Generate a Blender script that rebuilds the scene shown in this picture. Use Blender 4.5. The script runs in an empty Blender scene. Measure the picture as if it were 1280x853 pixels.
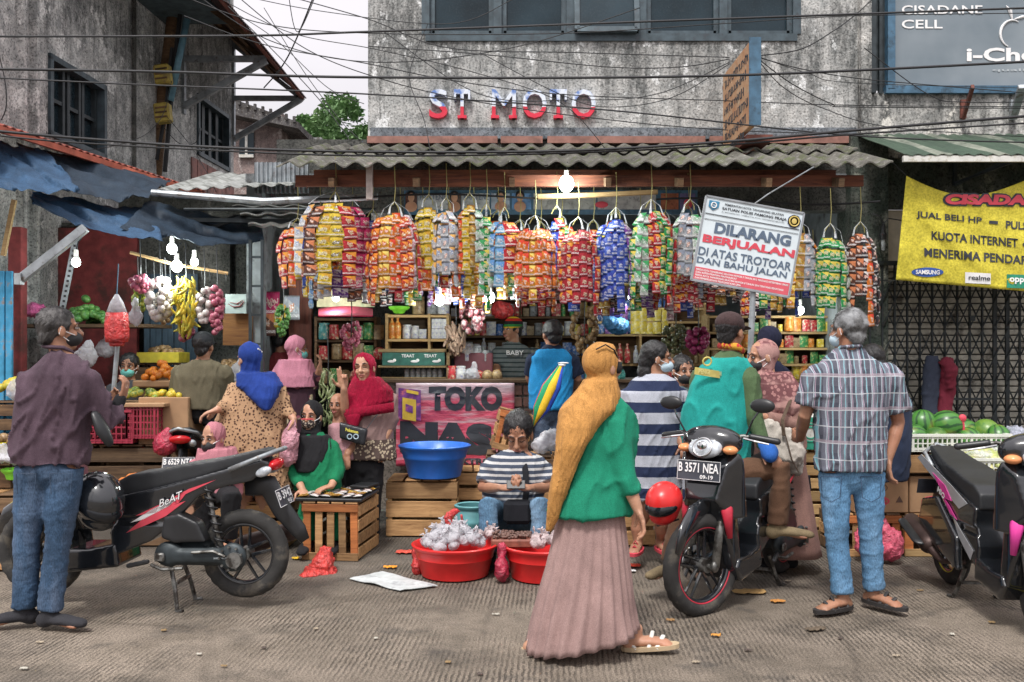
import bpy, bmesh, math, random
import numpy as np
from mathutils import Vector, Matrix, noise, Quaternion

random.seed(7)
S = bpy.context.scene
COL = S.collection
PI = math.pi
F = 1150.0          # focal length of the photograph in its own pixels
HZ = 438.0          # its horizon row
EYE = 1.52          # height of the eye above the road

cam_data = bpy.data.cameras.new('camera')
cam_data.sensor_width = 36.0
cam_data.lens = 36.0 * F / 1280.0
cam_data.shift_y = (HZ - 426.5) / 1280.0
cam_data.clip_start = 0.05
cam_data.clip_end = 800
cam = bpy.data.objects.new('camera', cam_data)
COL.objects.link(cam)
cam.location = (0, 0, EYE)
cam.rotation_euler = (PI / 2, 0, 0)
S.camera = cam

SUN_EL, SUN_AZ = math.radians(58), math.radians(200)
W = bpy.data.worlds.new("World")
S.world = W
W.use_nodes = True
wt = W.node_tree
wt.nodes.clear()
sky = wt.nodes.new('ShaderNodeTexSky')
sky.sky_type = 'NISHITA'
sky.sun_disc = False
sky.sun_elevation = SUN_EL
sky.sun_rotation = SUN_AZ
sky.air_density = 1.0
sky.dust_density = 6.0
sky.ozone_density = 1.0
hs = wt.nodes.new('ShaderNodeHueSaturation')
hs.inputs['Saturation'].default_value = 0.22
wt.links.new(sky.outputs[0], hs.inputs['Color'])
tc = wt.nodes.new('ShaderNodeTexCoord')
wn = wt.nodes.new('ShaderNodeTexNoise')
wn.inputs['Scale'].default_value = 2.2
wn.inputs['Detail'].default_value = 5
wt.links.new(tc.outputs['Generated'], wn.inputs['Vector'])
wr = wt.nodes.new('ShaderNodeValToRGB')
wr.color_ramp.elements[0].position = 0.3
wr.color_ramp.elements[0].color = (0.78, 0.74, 0.79, 1)
wr.color_ramp.elements[1].position = 0.7
wr.color_ramp.elements[1].color = (1.0, 0.95, 0.99, 1)
wt.links.new(wn.outputs['Fac'], wr.inputs['Fac'])
wm = wt.nodes.new('ShaderNodeMix')
wm.data_type = 'RGBA'
wm.blend_type = 'MIX'
wm.inputs['Factor'].default_value = 0.72
wt.links.new(hs.outputs['Color'], wm.inputs['A'])
wsc = wt.nodes.new('ShaderNodeVectorMath')
wsc.operation = 'SCALE'
wsc.inputs['Scale'].default_value = 7.6      # cloud deck, in the physical sky's own units
wsp = wt.nodes.new('ShaderNodeSeparateXYZ'); wt.links.new(tc.outputs['Generated'], wsp.inputs[0])
wel = wt.nodes.new('ShaderNodeMapRange'); wel.inputs['From Min'].default_value = 0; wel.inputs['To Min'].default_value = .58; wel.inputs['To Max'].default_value = 1.4
wt.links.new(wsp.outputs[2], wel.inputs['Value'])       # an overcast sky is brighter overhead than at the horizon
wmu = wt.nodes.new('ShaderNodeMix'); wmu.data_type = 'RGBA'; wmu.blend_type = 'MULTIPLY'; wmu.inputs['Factor'].default_value = 1
wt.links.new(wr.outputs['Color'], wmu.inputs['A']); wt.links.new(wel.outputs[0], wmu.inputs['B'])
wt.links.new(wmu.outputs['Result'], wsc.inputs[0])
wt.links.new(wsc.outputs[0], wm.inputs['B'])
bg = wt.nodes.new('ShaderNodeBackground')
bg.inputs['Strength'].default_value = 0.1
wo = wt.nodes.new('ShaderNodeOutputWorld')
wt.links.new(wm.outputs['Result'], bg.inputs['Color'])
wt.links.new(bg.outputs[0], wo.inputs['Surface'])

sd = bpy.data.lights.new('sun', 'SUN')
sd.energy = 1.5
sd.angle = math.radians(10)
sd.color = (1.0, 0.965, 0.92)
so = bpy.data.objects.new('sun', sd)
COL.objects.link(so)
_d = Vector((math.sin(SUN_AZ) * math.cos(SUN_EL), math.cos(SUN_AZ) * math.cos(SUN_EL), math.sin(SUN_EL)))
so.rotation_euler = (-_d).to_track_quat('-Z', 'Y').to_euler()
so.location = (0, -5, 12)

S.view_settings.view_transform = 'Standard'
S.view_settings.look = 'None'
S.view_settings.exposure = 0.95
S.view_settings.gamma = 1.0
S.cycles.max_bounces = 5
S.cycles.diffuse_bounces = 3
S.cycles.glossy_bounces = 3
S.cycles.transmission_bounces = 4
S.cycles.transparent_max_bounces = 8

def P(px, py, Y):
    return Vector(((px - 640.0) / F * Y, Y, EYE + (HZ - py) / F * Y))
def GY(py):
    return EYE * F / (py - HZ)
def V(*a): return Vector(a)

class NT:
    def __init__(s, name):
        s.m = bpy.data.materials.new(name)
        s.m.use_nodes = True
        s.t = s.m.node_tree
        s.b = s.t.nodes['Principled BSDF']
        s._c = {}
    def set(s, **k):
        for a, v in k.items():
            s.inp(s.b.inputs[{'col': 'Base Color', 'rough': 'Roughness', 'metal': 'Metallic', 'spec': 'Specular IOR Level', 'nrm': 'Normal',
                              'trans': 'Transmission Weight', 'alpha': 'Alpha', 'emit': 'Emission Color', 'es': 'Emission Strength',
                              'coat': 'Coat Weight', 'cr': 'Coat Roughness', 'sheen': 'Sheen Weight', 'sss': 'Subsurface Weight', 'ior': 'IOR'}[a]], v)
        return s
    def inp(s, sock, v):
        if isinstance(v, bpy.types.NodeSocket): s.t.links.new(v, sock)
        elif isinstance(v, (tuple, list)):
            sock.default_value = (tuple(v) + (1,))[:4] if len(sock.default_value) == 4 else tuple(v)[:3]
        else:
            if hasattr(sock.default_value, '__len__'): sock.default_value = (v,) * len(sock.default_value)
            else: sock.default_value = v
    def co(s, k='Object'):
        if 'tc' not in s._c: s._c['tc'] = s.t.nodes.new('ShaderNodeTexCoord')
        return s._c['tc'].outputs[k]
    def rnd(s):
        if 'oi' not in s._c: s._c['oi'] = s.t.nodes.new('ShaderNodeObjectInfo')
        return s._c['oi'].outputs['Random']
    def map(s, sc=(1, 1, 1), loc=(0, 0, 0), rot=(0, 0, 0), v=None):
        n = s.t.nodes.new('ShaderNodeMapping')
        s.t.links.new(v if v is not None else s.co(), n.inputs['Vector'])
        n.inputs['Scale'].default_value = sc; n.inputs['Location'].default_value = loc; n.inputs['Rotation'].default_value = rot
        return n.outputs[0]
    def noise(s, scale, detail=3, v=None, rough=.55, dist=0, col=False):
        n = s.t.nodes.new('ShaderNodeTexNoise')
        s.t.links.new(v if v is not None else s.co(), n.inputs['Vector'])
        n.inputs['Scale'].default_value = scale; n.inputs['Detail'].default_value = detail
        n.inputs['Roughness'].default_value = rough; n.inputs['Distortion'].default_value = dist
        return n.outputs['Color' if col else 'Fac']
    def vor(s, scale, v=None, feat='F1', out='Distance', rand=1.0):
        n = s.t.nodes.new('ShaderNodeTexVoronoi')
        n.feature = feat
        s.t.links.new(v if v is not None else s.co(), n.inputs['Vector'])
        n.inputs['Scale'].default_value = scale
        n.inputs['Randomness'].default_value = rand
        return n.outputs[out]
    def wave(s, scale, axis='X', v=None, dist=0, dscale=1, prof='SIN', typ='BANDS'):
        n = s.t.nodes.new('ShaderNodeTexWave')
        n.wave_type = typ
        if typ == 'BANDS': n.bands_direction = axis
        n.wave_profile = prof
        s.t.links.new(v if v is not None else s.co(), n.inputs['Vector'])
        n.inputs['Scale'].default_value = scale; n.inputs['Distortion'].default_value = dist; n.inputs['Detail Scale'].default_value = dscale
        return n.outputs['Fac']
    def ramp(s, f, stops, interp='LINEAR'):
        n = s.t.nodes.new('ShaderNodeValToRGB')
        cr = n.color_ramp; cr.interpolation = interp
        while len(cr.elements) < len(stops): cr.elements.new(0.5)
        for e, (p, c) in zip(cr.elements, stops):
            e.position = p; e.color = (c, c, c, 1) if isinstance(c, (int, float)) else tuple(c) + (1,)
        s.t.links.new(f, n.inputs['Fac'])
        return n.outputs['Color']
    def math(s, op, a, b=0.0, c=0.0):
        n = s.t.nodes.new('ShaderNodeMath'); n.operation = op
        s.inp(n.inputs[0], a); s.inp(n.inputs[1], b); s.inp(n.inputs[2], c)
        return n.outputs[0]
    def mix(s, f, a, b, mode='MIX'):
        n = s.t.nodes.new('ShaderNodeMix'); n.data_type = 'RGBA'; n.blend_type = mode
        s.inp(n.inputs['Factor'], f); s.inp(n.inputs['A'], a); s.inp(n.inputs['B'], b)
        return n.outputs['Result']
    def sep(s, v):
        n = s.t.nodes.new('ShaderNodeSeparateXYZ'); s.t.links.new(v, n.inputs[0])
        return n.outputs
    def bump(s, h, strength=.3, dist=.01, nrm=None):
        n = s.t.nodes.new('ShaderNodeBump')
        n.inputs['Strength'].default_value = strength; n.inputs['Distance'].default_value = dist
        s.t.links.new(h, n.inputs['Height'])
        if nrm is not None: s.t.links.new(nrm, n.inputs['Normal'])
        return n.outputs[0]

_MC = {}
def sc3(c, k): return tuple(min(1, max(0, x * k)) for x in c)
def M(name, col=(.5, .5, .5), rough=.6, metal=0, var=.25, vs=9, bump=.15, bs=60, bd=.004, col2=None, c2t=.6, c2s=5, orand=0, **kw):
    if name in _MC: return _MC[name]
    n = NT(name)
    a = n.noise(vs, 5)
    c = n.mix(n.ramp(a, [(.3, 0), (.7, 1)]), sc3(col, 1 - var), sc3(col, 1 + var))
    if col2 is not None:
        c = n.mix(n.ramp(n.noise(c2s, 6, rough=.65), [(c2t - .06, 0), (c2t + .06, 1)]), c, col2)
    if orand:
        c = n.mix(1.0, c, n.ramp(n.rnd(), [(0, 1 - orand), (1, 1.0)]), 'MULTIPLY')
    n.set(col=c, rough=rough, metal=metal, **kw)
    if bump: n.set(nrm=n.bump(n.noise(bs, 4), bump, bd))
    _MC[name] = n.m
    return n.m

def frame(d, up=V(0, 0, 1)):
    d = Vector(d).normalized()
    if abs(d.dot(up)) > .97: up = V(0, 1, 0) if abs(d.y) < .9 else V(1, 0, 0)
    x = d.cross(up).normalized()
    return x, x.cross(d).normalized(), d

class MB:
    def __init__(s): s.v = []; s.f = []; s.uv = {}; s.mi = []; s.cur = 0
    def add(s, vs, fs, uvs=None):
        o = len(s.v)
        s.v += [tuple(p) for p in vs]
        for k, f in enumerate(fs):
            if uvs: s.uv[len(s.f)] = uvs[k]
            s.f.append(tuple(i + o for i in f)); s.mi.append(s.cur)
        return s
    def box(s, c, size, rot=None, ch=0.0):
        x, y, z = [q / 2 for q in size]
        if ch <= 0:
            vs = [V(a * x, b * y, d * z) for a in (-1, 1) for b in (-1, 1) for d in (-1, 1)]
            fs = [(0, 1, 3, 2), (4, 6, 7, 5), (0, 4, 5, 1), (2, 3, 7, 6), (0, 2, 6, 4), (1, 5, 7, 3)]
        else:
            ch = min(ch, x * .9, y * .9, z * .9)
            bm = bmesh.new()
            bmesh.ops.create_cube(bm, size=2)
            for v in bm.verts: v.co = V(v.co.x * x, v.co.y * y, v.co.z * z)
            bmesh.ops.bevel(bm, geom=bm.edges[:], offset=ch, segments=1, affect='EDGES')
            bm.verts.index_update()
            vs = [v.co.copy() for v in bm.verts]; fs = [tuple(v.index for v in f.verts) for f in bm.faces]
            bm.free()
        if rot is not None:
            R = rot if isinstance(rot, Matrix) else Matrix.Rotation(rot, 3, 'Z')
            vs = [R @ v for v in vs]
        return s.add([v + Vector(c) for v in vs], fs)
    def bar(s, a, b, w, h=None, up=V(0, 0, 1), ch=0):
        a = Vector(a); b = Vector(b); h = h or w
        x, y, z = frame(b - a, up)
        return s.box((a + b) / 2, (w, h, (b - a).length), Matrix((x, y, z)).transposed(), ch)
    def tube(s, pts, r, n=8, cap=True, flat=1.0, up=V(0, 0, 1), round_=False):
        pts = [Vector(p) for p in pts]
        rs = list(r) if hasattr(r, '__len__') else [r] * len(pts)
        if round_:
            d0 = (pts[0] - pts[1]).normalized(); d1 = (pts[-1] - pts[-2]).normalized()
            A = [(pts[0] + d0 * rs[0] * k, rs[0] * math.sqrt(max(0, 1 - k * k)) + 1e-4) for k in (.97, .75, .4)]
            B = [(pts[-1] + d1 * rs[-1] * k, rs[-1] * math.sqrt(max(0, 1 - k * k)) + 1e-4) for k in (.4, .75, .97)]
            pts = [p for p, _ in A] + pts + [p for p, _ in B]
            rs = [q for _, q in A] + rs + [q for _, q in B]
        o = []; px = None
        for i, p in enumerate(pts):
            a = pts[max(0, i - 1)]; b = pts[min(len(pts) - 1, i + 1)]
            d = (b - a)
            d = d.normalized() if d.length > 1e-9 else V(0, 0, 1)
            if px is None: x, y, _ = frame(d, up)
            else:
                x = (px - d * px.dot(d)); x = x.normalized() if x.length > 1e-6 else frame(d, up)[0]; y = x.cross(d)
            px = x
            for k in range(n):
                t = 2 * PI * k / n
                o.append(p + x * math.cos(t) * rs[i] + y * math.sin(t) * rs[i] * flat)
        fs = []
        L = len(pts)
        for i in range(L - 1):
            for k in range(n):
                k2 = (k + 1) % n
                fs.append((i * n + k, i * n + k2, (i + 1) * n + k2, (i + 1) * n + k))
        if cap:
            fs.append(tuple(range(n - 1, -1, -1))); fs.append(tuple((L - 1) * n + k for k in range(n)))
        return s.add(o, fs)
    def cyl(s, a, b, r, n=16): return s.tube([a, b], r, n)
    def lathe(s, prof, n=24, c=(0, 0, 0), axis=V(0, 0, 1), sy=1.0):
        x, y, z = frame(axis, V(0, 1, 0))
        c = Vector(c); o = []; fs = []
        for (r, h) in prof:
            for k in range(n):
                t = 2 * PI * k / n
                o.append(c + x * math.cos(t) * r + y * math.sin(t) * r * sy + z * h)
        for i in range(len(prof) - 1):
            for k in range(n):
                k2 = (k + 1) % n
                fs.append((i * n + k, i * n + k2, (i + 1) * n + k2, (i + 1) * n + k))
        if prof[0][0] > 1e-3 and prof[0][1] == min(p[1] for p in prof): pass
        return s.add(o, fs)
    def disc(s, c, r, axis=V(0, 0, 1), n=20):
        x, y, z = frame(axis, V(0, 1, 0))
        return s.add([Vector(c) + x * math.cos(2 * PI * k / n) * r + y * math.sin(2 * PI * k / n) * r for k in range(n)], [tuple(range(n))])
    def torus(s, c, R, r, axis=V(0, 0, 1), n=32, m=10, fl=1.0):
        x, y, z = frame(axis, V(0, 1, 0))
        o = []; fs = []; c = Vector(c)
        for i in range(n):
            t = 2 * PI * i / n; d = x * math.cos(t) + y * math.sin(t)
            for k in range(m):
                u = 2 * PI * k / m
                o.append(c + d * (R + r * math.cos(u)) + z * (r * fl * math.sin(u)))
        for i in range(n):
            for k in range(m):
                fs.append((i * m + k, ((i + 1) % n) * m + k, ((i + 1) % n) * m + (k + 1) % m, i * m + (k + 1) % m))
        return s.add(o, fs)
    def ell(s, c, r, R=None, n=16, m=10):
        c = Vector(c); o = [(0, 0, 1)]; fs = []
        for i in range(1, m):
            a = PI * i / m
            for k in range(n):
                t = 2 * PI * k / n
                o.append((math.sin(a) * math.cos(t), math.sin(a) * math.sin(t), math.cos(a)))
        o.append((0, 0, -1)); L = len(o) - 1
        for k in range(n): fs.append((0, 1 + k, 1 + (k + 1) % n))
        for i in range(m - 2):
            for k in range(n):
                a = 1 + i * n + k; b = 1 + i * n + (k + 1) % n
                fs.append((a, a + n, b + n, b))
        for k in range(n): fs.append((L, L - n + (k + 1) % n, L - n + k))
        vs = [V(p[0] * r[0], p[1] * r[1], p[2] * r[2]) for p in o]
        if R is not None: vs = [R @ v for v in vs]
        return s.add([c + v for v in vs], fs)
    def grid(s, fn, nu, nv, uv=False, wrap=False):
        o = [fn(i / nu, j / nv) for j in range(nv + 1) for i in range(nu + (0 if wrap else 1))]
        W_ = nu if wrap else nu + 1
        fs = []; us = []
        for j in range(nv):
            for i in range(nu):
                i2 = (i + 1) % W_ if wrap else i + 1
                fs.append((j * W_ + i, j * W_ + i2, (j + 1) * W_ + i2, (j + 1) * W_ + i))
                us.append(((i / nu, j / nv), ((i + 1) / nu, j / nv), ((i + 1) / nu, (j + 1) / nv), (i / nu, (j + 1) / nv)))
        return s.add(o, fs, us if uv else None)
    def slab(s, fn, nu, nv, th):
        th = Vector(th); o = []; W_ = nu + 1
        g = [Vector(fn(i / nu, j / nv)) for j in range(nv + 1) for i in range(nu + 1)]
        N_ = len(g); o = g + [p + th for p in g]; fs = []; us = []
        def U(k): k %= N_; return ((k % W_) / nu, (k // W_) / nv)
        for j in range(nv):
            for i in range(nu):
                a = j * W_ + i
                fs.append((a, a + 1, a + 1 + W_, a + W_)); fs.append((a + N_, a + W_ + N_, a + 1 + W_ + N_, a + 1 + N_))
        for i in range(nu):
            a = i; fs.append((a, a + N_, a + 1 + N_, a + 1)); a = nv * W_ + i; fs.append((a, a + 1, a + 1 + N_, a + N_))
        for j in range(nv):
            a = j * W_; fs.append((a, a + W_, a + W_ + N_, a + N_)); a = j * W_ + nu; fs.append((a, a + N_, a + W_ + N_, a + W_))
        us = [tuple(U(i) for i in f) for f in fs]
        return s.add(o, fs, us)
    def prism(s, poly, d, c=None):
        d = Vector(d); n = len(poly)
        vs = [Vector(p) for p in poly] + [Vector(p) + d for p in poly]
        fs = [tuple(range(n - 1, -1, -1)), tuple(range(n, 2 * n))] + [(i, (i + 1) % n, (i + 1) % n + n, i + n) for i in range(n)]
        return s.add(vs, fs)
    def loft(s, rings, n=20, cap=True, fn=None, up=None):
        o = []; fs = []
        for i, (c, a, b, sx, fy) in enumerate(rings):
            for k in range(n):
                t = 2 * PI * k / n
                q = fn(t, i / max(1, len(rings) - 1)) if fn else 1.0
                ct, st = math.cos(t), math.sin(t)
                e = 1.0 / (abs(ct) ** 2.5 + abs(st) ** 2.5) ** (1 / 2.5)
                o.append(Vector(c) + sx * ct * a * q * e + fy * st * b * q * e)
        for i in range(len(rings) - 1):
            for k in range(n):
                k2 = (k + 1) % n
                fs.append((i * n + k, i * n + k2, (i + 1) * n + k2, (i + 1) * n + k))
        if cap:
            fs.append(tuple(range(n - 1, -1, -1))); fs.append(tuple((len(rings) - 1) * n + k for k in range(n)))
        return s.add(o, fs)
    def mesh(s, name, smooth=False, recalc=True):
        me = bpy.data.meshes.new(name)
        me.from_pydata(s.v, [], s.f)
        if s.uv:
            u = me.uv_layers.new(name='UVMap').data
            for p in me.polygons:
                t = s.uv.get(p.index)
                if t:
                    for k, li in enumerate(p.loop_indices): u[li].uv = t[k]
        if any(s.mi): me.polygons.foreach_set('material_index', s.mi)
        if recalc:
            bm = bmesh.new(); bm.from_mesh(me)
            bmesh.ops.recalc_face_normals(bm, faces=bm.faces[:])
            bm.to_mesh(me); bm.free()
        if smooth is True: me.polygons.foreach_set('use_smooth', [True] * len(me.polygons))
        elif smooth: sharp(me, smooth)
        me.update()
        return me
    def bld(s, name, mat=None, parent=None, smooth=False, world=False, **k):
        return link(name, s.mesh(name, smooth), mat, parent, world, **k)

def sharp(me, ang=35):
    me.polygons.foreach_set('use_smooth', [True] * len(me.polygons))
    bm = bmesh.new(); bm.from_mesh(me)
    a = math.radians(ang)
    for e in bm.edges: e.smooth = not (len(e.link_faces) == 2 and e.calc_face_angle(0) > a)
    bm.to_mesh(me); bm.free()

KIDS = {}
def link(name, me, mat=None, parent=None, world=False, label=None, cat=None, group=None, kind=None, loc=None, rot=None):
    if mat is not None and not len(me.materials):
        for m_ in (mat if isinstance(mat, (list, tuple)) else [mat]): me.materials.append(m_)
    o = bpy.data.objects.new(name, me)
    COL.objects.link(o)
    if world:
        if parent is not None:
            base = parent
            T = Matrix.Identity(4)
            ch = []
            while base is not None: ch.append(base); base = base.parent
            for b_ in reversed(ch): T = T @ b_.matrix_basis
            me.transform(T.inverted())
        elif kind != 'structure' and len(me.vertices):
            co = np.empty(len(me.vertices) * 3); me.vertices.foreach_get('co', co); co = co.reshape(-1, 3)
            c = Vector((float(co[:, 0].min() + co[:, 0].max()) / 2, float(co[:, 1].min() + co[:, 1].max()) / 2, float(co[:, 2].min())))
            me.transform(Matrix.Translation(-c)); o.location = c
    if parent is not None: o.parent = parent; KIDS.setdefault(parent.name, []).append(o)
    if loc is not None: o.location = loc
    if rot is not None: o.rotation_euler = rot if hasattr(rot, '__len__') else (0, 0, rot)
    for k, v in (('label', label), ('category', cat), ('group', group), ('kind', kind)):
        if v: o[k] = v
    return o

def thing(name, label, cat, loc=(0, 0, 0), rot=0, group=None, kind=None):
    o = bpy.data.objects.new(name, None)
    COL.objects.link(o)
    o.empty_display_size = .05
    o.location = loc
    o.rotation_euler = rot if hasattr(rot, '__len__') else (0, 0, rot)
    o['label'] = label; o['category'] = cat
    if group: o['group'] = group
    if kind: o['kind'] = kind
    return o

def dup(root, loc=None, rot=None, label=None, group=None):
    def cp(o, par):
        c = o.copy(); COL.objects.link(c)
        if par is not None: c.parent = par; KIDS.setdefault(par.name, []).append(c)
        for ch in KIDS.get(o.name, []): cp(ch, c)
        return c
    r = cp(root, None)
    if loc is not None: r.location = loc
    if rot is not None: r.rotation_euler = rot if hasattr(rot, '__len__') else (0, 0, rot)
    if label: r['label'] = label
    if group: r['group'] = group
    return r

def fuse(mb, voxel, smooth=3, ratio=1.0, fac=.6):
    me = mb.mesh('tmp')
    o = bpy.data.objects.new('tmp', me); COL.objects.link(o)
    m = o.modifiers.new('r', 'REMESH'); m.mode = 'VOXEL'; m.voxel_size = voxel; m.use_smooth_shade = True
    if smooth:
        m = o.modifiers.new('s', 'SMOOTH'); m.iterations = smooth; m.factor = fac
    if ratio < 1:
        m = o.modifiers.new('d', 'DECIMATE'); m.ratio = ratio
    dg = bpy.context.evaluated_depsgraph_get()
    r = bpy.data.meshes.new_from_object(o.evaluated_get(dg))
    bpy.data.objects.remove(o); bpy.data.meshes.remove(me)
    r.polygons.foreach_set('use_smooth', [True] * len(r.polygons))
    return r

def verts(me):
    a = np.empty(len(me.vertices) * 3, dtype=np.float32); me.vertices.foreach_get('co', a); return a.reshape(-1, 3)
def set_verts(me, a): me.vertices.foreach_set('co', a.astype(np.float32).ravel()); me.update()
def wrinkle(me, amp=.008, scale=(9, 9, 4), seed=0, amp2=None):
    a = verts(me)
    nn = np.empty(len(me.vertices) * 3, dtype=np.float32); me.vertices.foreach_get('normal', nn); nn = nn.reshape(-1, 3)
    sx, sy, sz = scale
    fn = noise.noise
    amp2 = amp * .95 if amp2 is None else amp2
    def h(x, y, z):
        u = x + y * .6 + .10 * fn(V(x * 3, z * 3, seed))
        r = fn(V(u * sx * .8 + z * 1.6, y * sy * .5 + seed, z * sz * .45))
        q = fn(V(u * sx * 1.5 - z * 3.5, seed + 9, z * sz * .9))
        k = max(0, 1 - abs(q) * 4.5)
        return amp * .8 * r + amp2 * k * k - amp * .15
    set_verts(me, a + nn * np.array([h(x, y, z) for x, y, z in a.tolist()], dtype=np.float32)[:, None])
    return me

def text_mesh(body, size=1.0, bold=0.0, ext=0.0, align='LEFT', shear=0.0, space=1.0, res=3):
    c = bpy.data.curves.new('t', 'FONT')
    c.body = body; c.size = size; c.offset = bold; c.extrude = ext; c.align_x = align; c.shear = shear; c.space_character = space
    c.resolution_u = res
    o = bpy.data.objects.new('t', c); COL.objects.link(o)
    me = bpy.data.meshes.new_from_object(o.evaluated_get(bpy.context.evaluated_depsgraph_get()))
    bpy.data.objects.remove(o); bpy.data.curves.remove(c)
    return me
def put_text(body, origin, xdir, ydir, width, height, mat, parent=None, name='lettering', bold=.02, ext=.0, shear=0, fit=True, world=True, lift=.004, space=1.0):
    me = text_mesh(body, 1.0, bold, 0.0001 if not ext else ext, 'LEFT', shear, space)
    a = verts(me)
    if not len(a): return None
    mn = a.min(0); mx = a.max(0)
    kx = width / (mx[0] - mn[0]); ky = height / (mx[1] - mn[1])
    x = Vector(xdir).normalized(); y = Vector(ydir).normalized(); z = x.cross(y)
    o = Vector(origin) + z * lift
    X = np.array(x); Y_ = np.array(y); Z = np.array(z)
    kz = 1.0 if not ext else 1.0
    b = np.array(o)[None] + (a[:, 0:1] - mn[0]) * kx * X + (a[:, 1:2] - mn[1]) * ky * Y_ + a[:, 2:3] * kz * Z
    set_verts(me, b)
    me.name = name
    me.materials.clear()
    return link(name, me, mat, parent, world)
def concrete(name, base=(.33, .33, .32), streak=.55, moss=None, peel=None, drip=None):
    n = NT(name)
    big = n.noise(1.1, 6, rough=.62)
    c = n.mix(n.ramp(big, [(.3, 0), (.72, 1)]), sc3(base, .62), sc3(base, 1.25))
    mid = n.noise(7, 7, rough=.7)
    c = n.mix(n.ramp(mid, [(.38, 0), (.62, 1)]), n.mix(1.0, c, (.52, .54, .55), 'MULTIPLY'), c)
    st = n.noise(1.0, 6, v=n.map((5.5, 5.5, .55)), rough=.7)
    if drip: st = n.math('ADD', st, n.math('MULTIPLY', n.math('MAXIMUM', 0.0, n.math('SUBTRACT', 1.0, n.math('ABSOLUTE', n.math('MULTIPLY', n.math('SUBTRACT', n.sep(n.co())[2], drip), 1.5)))), .17))
    sm = n.ramp(st, [(.52, 0), (.68, 1)])
    fine = n.noise(26, 5, v=n.map((1, 1, .45)), rough=.75)
    sm = n.mix(1.0, sm, n.ramp(fine, [(.36, .25), (.56, 1)]), 'MULTIPLY')
    c = n.mix(n.math('MULTIPLY', sm, streak), c, (.035, .04, .04))
    if peel:
        pm = n.ramp(n.noise(3.4, 8, v=n.map((1, 1, .7)), rough=.72), [(.56, 0), (.6, 1)])
        c = n.mix(n.math('MULTIPLY', pm, .8), c, peel)
    if moss:
        pm = n.ramp(n.noise(5, 8, v=n.map((1, 1, .6), (3, 1, 7)), rough=.75), [(.42, 0), (.56, 1)])
        c = n.mix(n.math('MULTIPLY', pm, .85), c, moss)
    sp = n.ramp(n.noise(48, 4, rough=.7), [(.36, .35), (.52, 1.08)])
    c = n.mix(1.0, c, sp, 'MULTIPLY')
    n.set(col=c, rough=.9, spec=.25, nrm=n.bump(n.math('ADD', mid, n.noise(40, 5)), .5, .02))
    return n.m

def m_road():
    n = NT('tined_concrete_road')
    base = (.285, .238, .19)
    big = n.noise(.55, 6, rough=.6)
    c = n.mix(n.ramp(big, [(.3, 0), (.7, 1)]), sc3(base, .62), sc3(base, 1.2))
    c = n.mix(n.ramp(n.noise(2.6, 7, rough=.7), [(.35, 0), (.6, 1)]), n.mix(1.0, c, (.62, .62, .6), 'MULTIPLY'), c)
    # tined grooves run away from the camera, broken and worn
    ck = n.ramp(n.vor(.55, v=n.map((1, 1, 1), v=n.mix(.12, n.co(), n.noise(2.5, 5, col=True))), feat='DISTANCE_TO_EDGE'), [(.0, 1), (.012, 0)])
    c = n.mix(n.math('MULTIPLY', ck, n.ramp(n.noise(.7, 2), [(.45, 0), (.55, .35)])), c, (.06, .05, .04))
    w = n.wave(11.5, 'X', v=n.map((1, 1, 1), rot=(0, 0, .05)), dist=2.2, dscale=1.4)
    wm_ = n.ramp(n.noise(1.1, 5, rough=.6), [(.40, .03), (.58, 1)])
    brk = n.ramp(n.noise(1, 5, v=n.map((26, 16, 1)), rough=.7), [(.40, 0), (.55, 1)])
    g = n.math('MULTIPLY', n.math('MULTIPLY', n.ramp(w, [(.12, 1), (.5, 0)]), wm_), brk)
    c = n.mix(n.ramp(n.noise(1.4, 8, v=n.map((1, 1, 1), (2, 7, 0)), rough=.72), [(.50, 0), (.62, .55)]), c, (.075, .066, .055))
    c = n.mix(n.math('MULTIPLY', g, .68), c, (.045, .04, .034))
    # damp and dirty further in, towards the stalls
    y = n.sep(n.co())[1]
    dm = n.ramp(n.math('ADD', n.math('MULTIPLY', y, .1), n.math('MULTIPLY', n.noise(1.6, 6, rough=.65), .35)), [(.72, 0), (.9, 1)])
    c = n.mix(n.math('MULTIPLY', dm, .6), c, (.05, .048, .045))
    sp = n.noise(120, 2)
    c = n.mix(1.0, c, n.ramp(sp, [(.34, .45), (.60, 1.2)]), 'MULTIPLY')
    oil = n.ramp(n.noise(3.1, 3, v=n.map((1, 1, 1), (5, 9, 0))), [(.60, 0), (.70, .6)])
    c = n.mix(oil, c, (.06, .055, .05))
    h = n.math('SUBTRACT', n.noise(60, 4), n.math('MULTIPLY', g, 1.3))
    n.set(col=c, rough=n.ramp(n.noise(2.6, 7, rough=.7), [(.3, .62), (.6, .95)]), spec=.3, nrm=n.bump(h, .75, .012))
    return n.m

def wood(name, a=(.36, .21, .10), b=(.14, .075, .035), axis='X', orand=.45, rough=.75):
    if name in _MC: return _MC[name]
    n = NT(name)
    sc = {'X': (1.2, 14, 14), 'Y': (14, 1.2, 14), 'Z': (14, 14, 1.2)}[axis]
    g = n.noise(2.2, 7, v=n.map(sc), rough=.7, dist=.6)
    c = n.mix(n.ramp(g, [(.32, 0), (.62, 1)]), b, a)
    c = n.mix(n.ramp(n.noise(3, 6, rough=.7), [(.55, 0), (.75, .8)]), c, sc3(b, .5))
    if orand: c = n.mix(1.0, c, n.ramp(n.rnd(), [(0, (1 - orand,) * 3), (.5, (1, .92, .85)), (1, (1.25, 1.2, 1.15))]), 'MULTIPLY')
    n.set(col=c, rough=rough, spec=.25, nrm=n.bump(g, .4, .006))
    _MC[name] = n.m
    return n.m

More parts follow.
